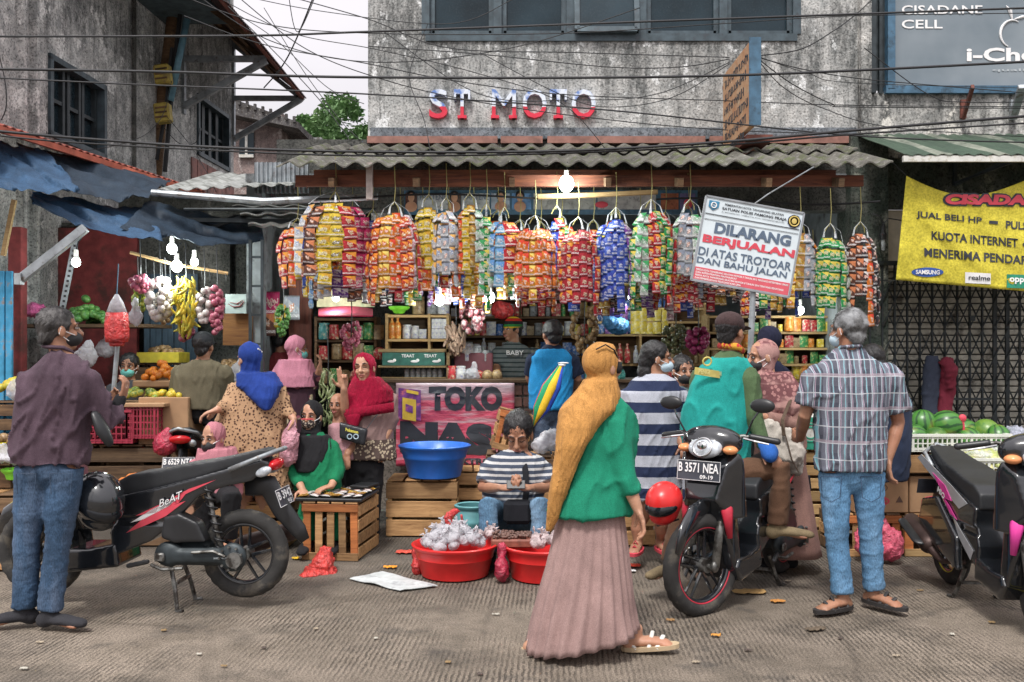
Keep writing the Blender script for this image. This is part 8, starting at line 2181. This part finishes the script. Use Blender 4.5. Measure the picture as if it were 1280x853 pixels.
# 9 small pink-scarf woman
t, J, L = person('crouching woman in a dusty pink headscarf and black mask behind the left scooter seat', 6.6, (266, 548), (-.35, -.93, -.1),
  [(270, 620, 34, .18), (270, 595, 30, .16), (270, 576, 20, .12), (268, 568, 11, .06)], skn=SK2, hair=None, hood=C('dusty_pink_scarf', (.42, .17, .20), var=.25), top=_MC['dusty_pink_scarf'], pants=(black, .9), mask=bmask, hs=.92,
  drape=[(274, 600, 34, .18), (274, 582, 30, .15), (270, 560, 22, .12)], arms=[((245, 585), (240, 605, -.1), (255, 612, -.2), None, None, 0, .95)], legs=[((262, 620), (250, 622, -.25), (255, 672, -.2), (0, -1, 0)), ((280, 620), (290, 622, -.25), (285, 672, -.2), (0, -1, 0))])
# 10 olive jacket man on the rear scooter
person('man in an olive jacket and dark cap sitting on the rear scooter', 8.0, (255, 434), (.12, 1, 0),
  [(250, 512, 32, .15), (250, 490, 33, .15), (251, 470, 34, .14), (252, 457, 26, .11), (254, 449, 10, .06)], arms=[((223, 466), (217, 490, .05), (210, 508, .3), None, None, 0, .95), ((281, 466), (287, 490, .05), (290, 505, .3), None, None, 0, .95)],
  legs=[((240, 518), (222, 530, .35), (222, 585, .4), (0, 1, 0)), ((262, 518), (282, 530, .35), (282, 585, .4), (0, 1, 0))], hair=HAIR, cap=C('dark_grey_cap', (.04, .045, .05)), top=C('olive_jacket', (.13, .115, .075)), pants=(black, .9), face=False, vox=.01, shoes=black, wr=.013)
# 11 vendor with teal mask
person('young vendor with a teal face mask sitting behind the fruit board', 8.35, (161, 459), (.15, -1, 0),
  [(160, 515, 27, .14), (160, 495, 26, .14), (161, 482, 20, .10), (161, 475, 9, .06)], arms=[((141, 488), (140, 505, -.05), (160, 506, -.2), None, None, 0, .9), ((180, 488), (190, 500, -.05), (192, 512, -.2), (.3, -.8, -.3), (0, 0, -1), .5, .35)],
  hair=HAIR, top=C('slate_shirt', (.085, .09, .10)), mask=teal_mask, vox=.01)
# 12, 13 two behind
t, J, L = person('woman in a lilac-pink headscarf and dark floral dress with her back turned in the alley', 8.4, (371, 436), (.85, .3, -.1),
  [(368, 560, 28, .2), (368, 520, 26, .18), (369, 490, 24, .14), (370, 462, 20, .11), (371, 452, 9, .06)], hair=None, hood=C('lilac_pink_scarf', (.48, .20, .27), var=.2), face=True, mask=teal_mask, vox=.01, hs=.95, arms=[((388, 470), (394, 482), (399, 462, -.1), (.2, 0, 1), (-1, 0, 0), .5, .9)],
  top=pat('dark_floral', lambda n: n.mix(n.ramp(n.vor(9), [(.22, 1), (.30, 0)]), (.045, .02, .03), n.mix(n.math('GREATER_THAN', n.noise(12, 2), .5), (.45, .38, .25), (.30, .10, .12)))), drape=[(366, 484, 31, .17), (367, 470, 30, .16), (369, 450, 20, .12)])
person('person in a dull red shirt standing behind the lilac-pink scarf', 9.1, (353, 424), (.3, .9, 0), [(350, 500, 20, .13), (350, 470, 20, .13), (351, 450, 19, .11), (352, 440, 8, .06)], arms=[((336, 452), (334, 475), (336, 490, .1), None, None, 0, .9)], top=C('dull_red_shirt', (.22, .04, .045)), face=False, vox=.012)
# 14 child
person('small child with bare head beside the seated green-dressed vendor', 7.25, (422, 507), (-.2, -.95, 0), [(428, 575, 16, .10), (427, 550, 15, .09), (424, 533, 13, .08), (423, 527, 6, .045)], arms=[((436, 540), (440, 556), (434, 568, -.1), (0, -.5, -1), (0, 1, 0), .4, .4)], top=C('pink_shirt', (.40, .22, .24)), hair=None, hs=.80, vox=.009, skn=SK1)
# 15 shopkeeper
t, J, L = person('shopkeeper in a red, yellow and green knitted hat leaning on the counter', 9.15, (640, 413), (-.75, -.66, 0),
  [(646, 490, 23, .13), (646, 465, 24, .13), (645, 448, 25, .12), (644, 436, 20, .10), (642, 428, 8, .06)], arms=[((624, 442), (621, 460, -.1), (624, 474, -.3), (0, -.9, -.2), (0, 0, -1), .3, .45), ((667, 442), (674, 460, -.1), (668, 474, -.3), (-.3, -.9, -.2), (0, 0, -1), .3, .45)],
  hair=HAIR, cap=BEAN, top=pat('green_grey_striped_tee', stripes((.035, .05, .055), (.16, .18, .18), .045, .3)), skn=SK1, vox=.009)
put_text('BABY', J((633, 444, -.16)), X_, Z_, .17, .045, MAT['inkwhite'], t, 'lettering', bold=.02)
# 16 blue tee man
t, J, L = person('man in a bright blue and navy tee, back turned, at the counter', 7.85, (690, 419), (-.35, .93, 0),
  [(688, 512, 24, .14), (688, 488, 25, .14), (689, 465, 26, .13), (690, 447, 25, .11), (690, 437, 15, .08), (690, 431, 7, .05)], arms=[((668, 450), (662, 472, .05), (668, 484, .25), None, None, 0, .45), ((712, 450), (722, 474, .0), (716, 484, .2), (-.3, .8, 0), (0, 0, -1), .4, .45, None, 1, 1.1)],
  legs=[((678, 520), (678, 560), (678, 608), (0, 1, 0)), ((700, 520), (700, 560), (700, 608), (0, 1, 0))], hair=HAIR, top=C('navy_sleeves', (.018, .025, .05)), vest=C('bright_blue_back', (.02, .23, .50)), pants=(jeans3, .9), face=False, vox=.01, shoes=black)
# closed striped umbrella
um = thing('folded_umbrella', 'folded rainbow umbrella with white tip leaning beside the man in the blue tee', 'umbrella', P(668, 532, 7.3))
a, b = P(701, 458, 7.3), P(667, 533, 7.2)
for i, c in enumerate(((.03, .08, .45), (.70, .45, .03), (.60, .04, .03), (.02, .28, .12), (.70, .45, .03), (.03, .08, .45))):
    t_ = 2 * PI * i / 6 + .6; o_ = V(math.cos(t_), math.sin(t_), 0) * .035; m_ = MB(); m_.tube([a + o_ * .3, a.lerp(b, .35) + o_ * 1.2, a.lerp(b, .7) + o_ * 1.1, b], [.012, .038, .034, .006], 8); m_.bld('panel', C('umbrella_%d' % i, c, rough=.6), um, world=True, smooth=True)
m_ = MB(); m_.cyl(a + V(.02, 0, .03), b, .006, 6); m_.ell(a + V(.01, 0, .01), (.03, .03, .015)); m_.ell(a + V(.02, 0, .025), (.045, .03, .008)); m_.bld('tip', MAT['white'], um, world=True)
# 17 seated man with the phone
t, J, L = person('man in a striped shirt and jeans sitting behind the red tubs looking at his phone', 6.85, (648, 543), (-.12, -.88, -.42),
  [(642, 640, 33, .15), (642, 620, 39, .16), (643, 600, 42, .15, -.02), (645, 582, 41, .13, -.03), (646, 569, 29, .10, -.03), (647, 562, 11, .06)],
  arms=[((614, 584), (603, 610, -.10), (627, 610, -.32), (.75, -.5, .1), (0, -.3, 1), .75, .42, None, 1, 1.1), ((676, 584), (685, 610, -.10), (663, 610, -.32), (-.75, -.5, .1), (0, -.3, 1), .75, .42, None, -1, 1.1)],
  legs=[((628, 648), (610, 632, -.42), (612, 690, -.38), (0, -1, 0)), ((660, 648), (676, 632, -.42), (674, 690, -.38), (0, -1, 0))], skn=SK1, top=pat('white_navy_striped_tee', stripes((.50, .50, .50), (.06, .075, .11), .043, .42)), pants=(denim('mid_denim', (.09, .18, .28), .5), .95), vox=.0065, hs=1.30, eyes='closed', wr=.012, shoes=black)
m_ = MB(); m_.box((0, 0, 0), (.13, .010, .068), ch=.004); ph = m_.bld('phone', MAT['blk'], label='dark smartphone held in both hands by the seated man', cat='phone'); ph.location = P(645, 606, 6.42); ph.rotation_euler = (-.6, 0, 0)
mb = MB(); mb.tube([P(652, 565, 6.78), P(657, 590, 6.67), P(658, 615, 6.6), P(655, 635, 6.5)], .022, 8, flat=.25, up=V(0, 1, 0)); mb.box(P(647, 640, 6.48), (.20, .10, .17), ch=.03); mb.bld('waist_bag', C('black_bag_cloth', (.015, .016, .02)), world=True, label='black shoulder bag with wide strap in the lap of the seated man', cat='bag')
mb = MB(); mb.box((P(643, 0, 6.95).x, 6.98, .13), (.34, .30, .26), ch=.01); mb.bld('stool', MAT['wood_old'], world=True, label='low dark wooden stool under the seated man', cat='stool')
# 18 striped dress
t, J, L = person('woman in a navy and white broad-striped dress with black hair seen from behind', 6.5, (822, 449), (.85, -.05, 0),
  [(816, 622, 38, .17), (815, 590, 38, .17), (813, 550, 38, .16), (812, 515, 39, .16), (814, 490, 38, .14), (818, 475, 26, .10), (820, 467, 11, .06)],
  arms=[((784, 496), (778, 525, .1), (782, 550, .3), None, None, 0, .40), ((850, 496, .05), (857, 525, .05), (850, 550, -.1), (0, -.5, -1), (1, 0, 0), .4, .40)],
  legs=[((805, 630), (798, 655), (797, 674, 0), (-.3, -.95, 0)), ((828, 630), (828, 655), (826, 674, .1), (.2, -1, 0))], skn=SK1, mask=wmask, top=pat('navy_white_striped_dress', stripes((.42, .44, .50), (.022, .032, .075), .148, .52, loc=.15)), wr=.012, hair=HAIR, long_hair=[(808, 450, 0, (.06, .06, .08)), (806, 464, 0, (.055, .055, .06)), (816, 440, 0, (.07, .07, .06))], sandal=(MAT['inkred'], MAT['inkred']))
# 19 masked man, 20 dark hood, 21 navy man
person('man with a black mask between the striped dress and the rider', 7.05, (854, 465), (.25, -.95, 0), [(853, 580, 26, .15), (853, 540, 27, .15), (854, 508, 27, .13), (854, 492, 20, .10), (854, 484, 8, .06)], arms=[((832, 502), (828, 535), (835, 560, -.2), None, None, 0, .9)], top=C('grey_teal_shirt', (.10, .14, .15)), mask=bmask, vox=.01)
person('person in a dark navy hood behind the pink patterned headscarf', 7.1, (960, 428), (-.3, .9, 0), [(975, 560, 26, .15), (972, 500, 26, .15), (966, 465, 22, .11), (962, 450, 9, .06)], top=C('navy_hooded_top', (.02, .022, .045)), hair=None, hood=_MC['navy_hooded_top'], face=False, vox=.012)
person('person in a dark blue shirt bending behind the man in the checked shirt', 6.5, (1088, 455), (-.5, .8, -.3), [(1105, 600, 26, .16), (1108, 560, 28, .16), (1108, 510, 28, .15), (1100, 475, 22, .11), (1095, 468, 9, .06)], arms=[((1120, 490), (1130, 515), (1112, 514, -.15), (-.9, -.1, 0), (0, 0, -1), .5, .45)], top=C('dark_blue_shirt', (.025, .035, .065)), hair=HAIR, face=False, vox=.01)

lumpbag('carrier_bag', 'puffed white plastic bag beside the seated man, below the folded umbrella', 'bag', [(P(690, 550, 7.5), (.11, .1, .09)), (P(676, 556, 7.5), (.08, .08, .07)), (P(704, 558, 7.5), (.08, .08, .07))], bagm, .02)
crate('small dark crate holding the white bag behind the seated man', (P(690, 0, 7.5).x, 7.55, 0), (.42, .36, .66), 0, ('wood_old', 'wood'), False, 5, seed=50)
crate('tilted wooden crate leaning on the counter banner left of the umbrella', (P(634, 0, 7.9).x, 7.85, .66), (.30, .22, .34), .1, ('wood',), True, 3, seed=51).rotation_euler = (0, .25, .1)
crate('crate beneath the tilted one behind the seated man', (P(634, 0, 7.9).x, 7.9, 0), (.36, .34, .64), 0, ('wood_old',), False, 5, seed=52)
tub('faded teal plastic stool seat just left of the seated man', (P(590, 0, 7.0).x, 7.02, .0), .12, .16, .34, M('faded_teal_plastic', (.10, .28, .30), .5), 'plastic_stool')
for i, (px, py, D, r, mt, lb) in enumerate(((108, 446, 8.2, .10, bagm, 'clear bag of garlic standing left of the seated vendor'), (132, 436, 8.6, .09, bagm, 'small clear bag on the shelf end behind the red hanging bag'), (206, 556, 7.55, .10, bagmat('dark_red_bag', (.45, .03, .07), .8, 1), 'dark red bag leaning on the crate under the yellow fruit'), (300, 470, 8.6, .12, bagm, 'clear produce bag beside the woman in leopard print'), (232, 600, 7.2, .09, bagm, 'clear bag beside the bananas behind the scooter seat'), (590, 470, 8.3, .07, bagm, 'small clear bag on the counter left of the shopkeeper'), (768, 470, 8.3, .10, bagmat('teal_bag', (.05, .30, .26), .9, 1), 'teal bag on the counter between blue tee and striped dress'))):
    lumpbag('carrier_bag', lb, 'bag', [(P(px, py, D), (r, r * .8, r)), (P(px + 3, py - 12, D), (r * .5, r * .4, r * .7))], mt, .012, sc=20)
hang('curve', 'green and cream strung pods hanging right of the lilac-pink scarf woman', 398, 420, 466, 530, 8.1, 60, fm('pods', (.35, .38, .20), (.14, .20, .07)), .6, seed=41, pn='pod')
hang('egg', 'purple and red bundle of chillies hanging below the red cloth awning', 425, 452, 404, 436, 8.3, 50, SHAL, .6, seed=42, pn='chilli')
hang('round', 'lime and dark bunch hanging left of the alley door board', 345, 362, 384, 420, 8.6, 40, GRV, .6, seed=43, pn='lime')
# ================================================================== TARPAULINS, POLE, CABLES
def tarp(lab, fn, mat, nu=40, nv=18, name='tarpaulin'):
    m_ = MB(); m_.slab(fn, nu, nv, (0, .004, .004)); return m_.bld(name, mat, world=True, smooth=True, label=lab, cat='tarpaulin')
TB = cloth('blue_tarpaulin', (.04, .085, .155), .35, .55, 120, bs=4, bd=.04, bst=.6); TD = cloth('dark_slate_tarpaulin', (.025, .04, .06), .35, .55, 120, bs=4, bd=.04, bst=.6)
def quadf(a, b, c, d, sag=.1, seed=0, amp=.06):
    A, B_, C_, D2 = P(*a), P(*b), P(*c), P(*d)
    def f(u, v):
        p = (A * (1 - u) + B_ * u) * (1 - v) + (D2 * (1 - u) + C_ * u) * v
        s_ = math.sin(PI * u)
        return p + V(0, -amp * noise.noise(V(u * 5 + seed, v * 4 + u * 3, 1)) * 1.4, -sag * s_ * (1 - v * .6) + amp * noise.noise(V(u * 4 + v * 5, v * 2, seed)) + .4 * amp * noise.noise(V(u * 14 + v * 6, v * 4, seed)))
    return f
tarp('bright blue upper tarpaulin drooping at the left edge under the tin awning', quadf((-30, 232, 6.9), (100, 238, 7.2), (58, 190, 7.9), (-30, 172, 7.4), .02, 1), TB)
tarp('slate upper tarpaulin behind the bright one, along the red-edged tin awning', quadf((60, 232, 7.4), (186, 248, 7.9), (215, 226, 9.0), (20, 178, 7.8), .04, 2), TD)
tarp('long blue lower tarpaulin sweeping down to the right over the left stall', quadf((40, 256, 7.2), (205, 302, 7.5), (190, 262, 8.2), (40, 240, 7.6), .06, 3), TB)
tarp('dark right end of the lower tarpaulin hanging towards the alley', quadf((150, 285, 7.5), (330, 300, 8.2), (325, 272, 8.9), (185, 252, 8.1), .08, 4), TD)
# utility pole with yellow meter boxes
up = thing('utility_pole', 'dark leaning utility pole bundled with conduits against the left building', 'pole', P(190, 260, 12.2))
mb = MB(); mb.tube([P(186, 300, 12.1), P(200, 150, 12.1), P(222, -20, 12.1)], [.095, .085, .08], 10); mb.bld('pole', MAT['wood_old'], up, world=True, smooth=True)
mb = MB(); mb.tube([P(213, 126, 11.9), P(234, 24, 11.9)], .045, 8); mb.bld('conduit', M('faded_blue_conduit', (.12, .25, .32), .6, var=.3), up, world=True, smooth=True)
mb = MB(); mb.tube([P(206, 215, 11.95), P(216, 100, 11.95), P(226, 10, 11.95)], .03, 6); mb.tube([P(196, 200, 11.9), P(207, 140, 11.9), P(215, 60, 11.9)], .025, 6); mb.bld('cable_bundle', MAT['black'], up, world=True)
YB = M('dull_yellow_box', (.42, .32, .06), .6, var=.35, col2=(.2, .15, .06))
for py in (94, 142):
    p = P(204, py, 11.75); mb = MB(); mb.box(p, (.20, .14, .25), Matrix.Rotation(-.12, 3, 'Y'), ch=.02); q = mb.bld('meter_box', YB, up, world=True)
    for k in (-1, 0, 1): mb = MB(); mb.box(p + V(0, -.075, .06 * k), (.15, .012, .02), Matrix.Rotation(-.12, 3, 'Y')); mb.bld('louvre', MAT['wood_old'], q, world=True)
# overhead cables: (y at x=0, mid sag px, y at 1280, distance, radius)
def cable(pts, r, lab, D, D2=None, grp='overhead cables across the street front'):
    m_ = MB(); q = []; n_ = len(pts) - 1; K = 16
    for i in range(n_):
        p0 = pts[max(0, i - 1)]; p1 = pts[i]; p2 = pts[i + 1]; p3 = pts[min(n_, i + 2)]
        for k in range(K):
            t = k / K; q.append([.5 * (2 * b + (c - a) * t + (2 * a - 5 * b + 4 * c - d) * t * t + (3 * b - a - 3 * c + d) * t ** 3) for a, b, c, d in zip(p0, p1, p2, p3)])
    q.append(list(pts[-1])); N_ = len(q) - 1
    m_.tube([P(a, b, D + ((D2 or D) - D) * i / N_) for i, (a, b) in enumerate(q)], r * .78, 5)
    return m_.bld('overhead_cable', MAT['black'], world=True, smooth=True, label=lab, cat='cable', group=grp)
for i, (pts, r, D, D2, lab) in enumerate((
 (((-60, 46), (300, 45), (460, 40), (900, 24), (1350, 8)), .011, 6.6, 6.8, 'thick cable crossing the window band and rising to the top right'),
 (((-60, 86), (200, 90), (460, 97), (900, 95), (1350, 74)), .013, 6.4, 6.8, 'thickest straight cable running just above the ST MOTO letters'),
 (((-60, 95), (150, 105), (460, 118), (760, 138), (1070, 170), (1350, 180)), .008, 6.6, 7.0, 'thin cable sinking from the left window to the green awning'),
 (((-60, 158), (60, 170), (260, 184), (460, 190), (700, 189), (900, 178), (1070, 163), (1350, 140)), .014, 6.7, 6.7, 'heavy cable lying along the roof edge and rising at the right'),
 (((-60, 162), (60, 176), (260, 188), (460, 195), (700, 192), (900, 182), (1070, 168), (1350, 150)), .009, 6.75, 6.7, 'second cable just under the heavy roof-edge cable'),
 (((215, -10), (330, 30), (470, 42), (700, 42), (900, 30), (1070, 20), (1350, 16)), .006, 8.0, 8.4, 'thin cable along the upper window frames'),
 (((240, -10), (340, 52), (470, 78), (640, 60), (800, 10)), .006, 8.2, 8.4, 'slack cable rising over the second window bay'),
 (((260, -10), (360, 40), (470, 62), (590, 90), (700, 128), (760, 190)), .005, 8.4, 8.0, 'thin cable dropping through the letters towards the roof'),
 (((230, 20), (330, 56), (460, 80), (560, 100), (700, 118), (900, 126), (1070, 132), (1350, 134)), .006, 8.0, 8.5, 'cable passing right through the red letters'),
 (((290, -10), (380, 60), (480, 100), (600, 128), (760, 150), (912, 163), (1070, 168)), .006, 8.2, 8.6, 'cable curving below the letters to the projecting sign base'),
 (((280, -10), (400, 14), (560, 30), (640, 0), (670, -15)), .005, 8.3, 8.4, 'short cable looping off the top of the window band'),
 (((340, -10), (460, 24), (560, 60), (720, 66), (912, 72)), .006, 8.0, 7.8, 'upper cable tied into the projecting sign from the left'),
 (((460, 58), (600, 68), (760, 84), (850, 84), (912, 74)), .006, 8.1, 7.8, 'sagging cable tied into the projecting sign, second from the top'),
 (((480, 40), (600, 118), (720, 125), (820, 118), (912, 78)), .005, 8.2, 7.8, 'deeply sagging cable under the letters ending at the sign'),
 (((600, 66), (700, 118), (760, 134), (840, 122), (912, 80)), .005, 8.2, 7.8, 'deepest loop of cable left of the projecting sign'),
 (((948, 72), (1000, 86), (1070, 98), (1180, 108), (1350, 122)), .006, 7.8, 8.5, 'cable leaving the projecting sign towards the window sign'),
 (((948, 74), (990, 105), (1040, 130), (1070, 134), (1350, 136)), .006, 7.8, 8.6, 'cable curving down right of the projecting sign'),
 (((948, 76), (980, 110), (1030, 136), (1120, 160), (1350, 175)), .005, 7.8, 8.5, 'lowest cable curving down right of the projecting sign'),
 (((948, 70), (1000, 62), (1040, 40), (1070, 18), (1100, -10)), .007, 7.8, 8.5, 'cable sweeping up right from the projecting sign'),
 (((948, 71), (1010, 92), (1070, 104), (1350, 112)), .004, 7.8, 8.6, 'finest cable right of the projecting sign'),
 (((360, -10), (372, 40), (398, -14)), .006, 9.5, 9.5, 'v-shaped cable pair at the top of the sky gap'),
 (((396, -14), (370, 50), (352, 84), (330, 110)), .010, 9.4, 10.5, 'thick dark cable slanting down across the sky gap'),
 (((285, 8), (340, 62), (395, 120), (430, 165), (440, 182)), .006, 9.2, 8.8, 'cable slanting down the sky gap to the roof corner'),
 (((300, 20), (345, 50), (410, 110), (455, 130)), .005, 9.2, 8.9, 'thin cable crossing the middle of the sky gap'),
 (((330, 10), (380, 90), (425, 150), (450, 175)), .005, 9.2, 8.8, 'steep thin cable in the sky gap near the tree'),
 (((60, 196), (160, 178), (200, 150), (215, 100)), .005, 8.8, 11.8, 'drooping lead from the stall up to the yellow meter boxes'),
 (((205, 160), (225, 180), (245, 178), (250, 160)), .006, 11.6, 11.6, 'small dark loop hanging under the lower meter box'),
 (((208, 145), (240, 185), (262, 222), (270, 240)), .005, 11.6, 9.5, 'cable dropping from the meter box over the pink boards'),
 (((535, 30), (522, 60), (512, 100), (530, 150), (538, 190)), .005, 8.6, 7.4, 'curl of loose cable hanging left of the letter T'),
 (((1080, 60), (1160, 118), (1210, 128), (1350, 126)), .006, 8.5, 8.5, 'cable sagging beneath the window sign'),
 (((-20, 0), (4, 90), (8, 130), (2, 150)), .007, 8.3, 8.3, 'vertical cable at the far left edge of the picture'))):
    cable(pts, r, lab, D, D2)
mb = MB(); mb.tube([P(1022, 206, 7.35), P(960, 243, 6.8), P(880, 300, 6.45)], .005, 5); mb.bld('stay_wire', MAT['steel'], world=True, label='thin pale stay wire from the roof edge down behind the prohibition sign', cat='wire')
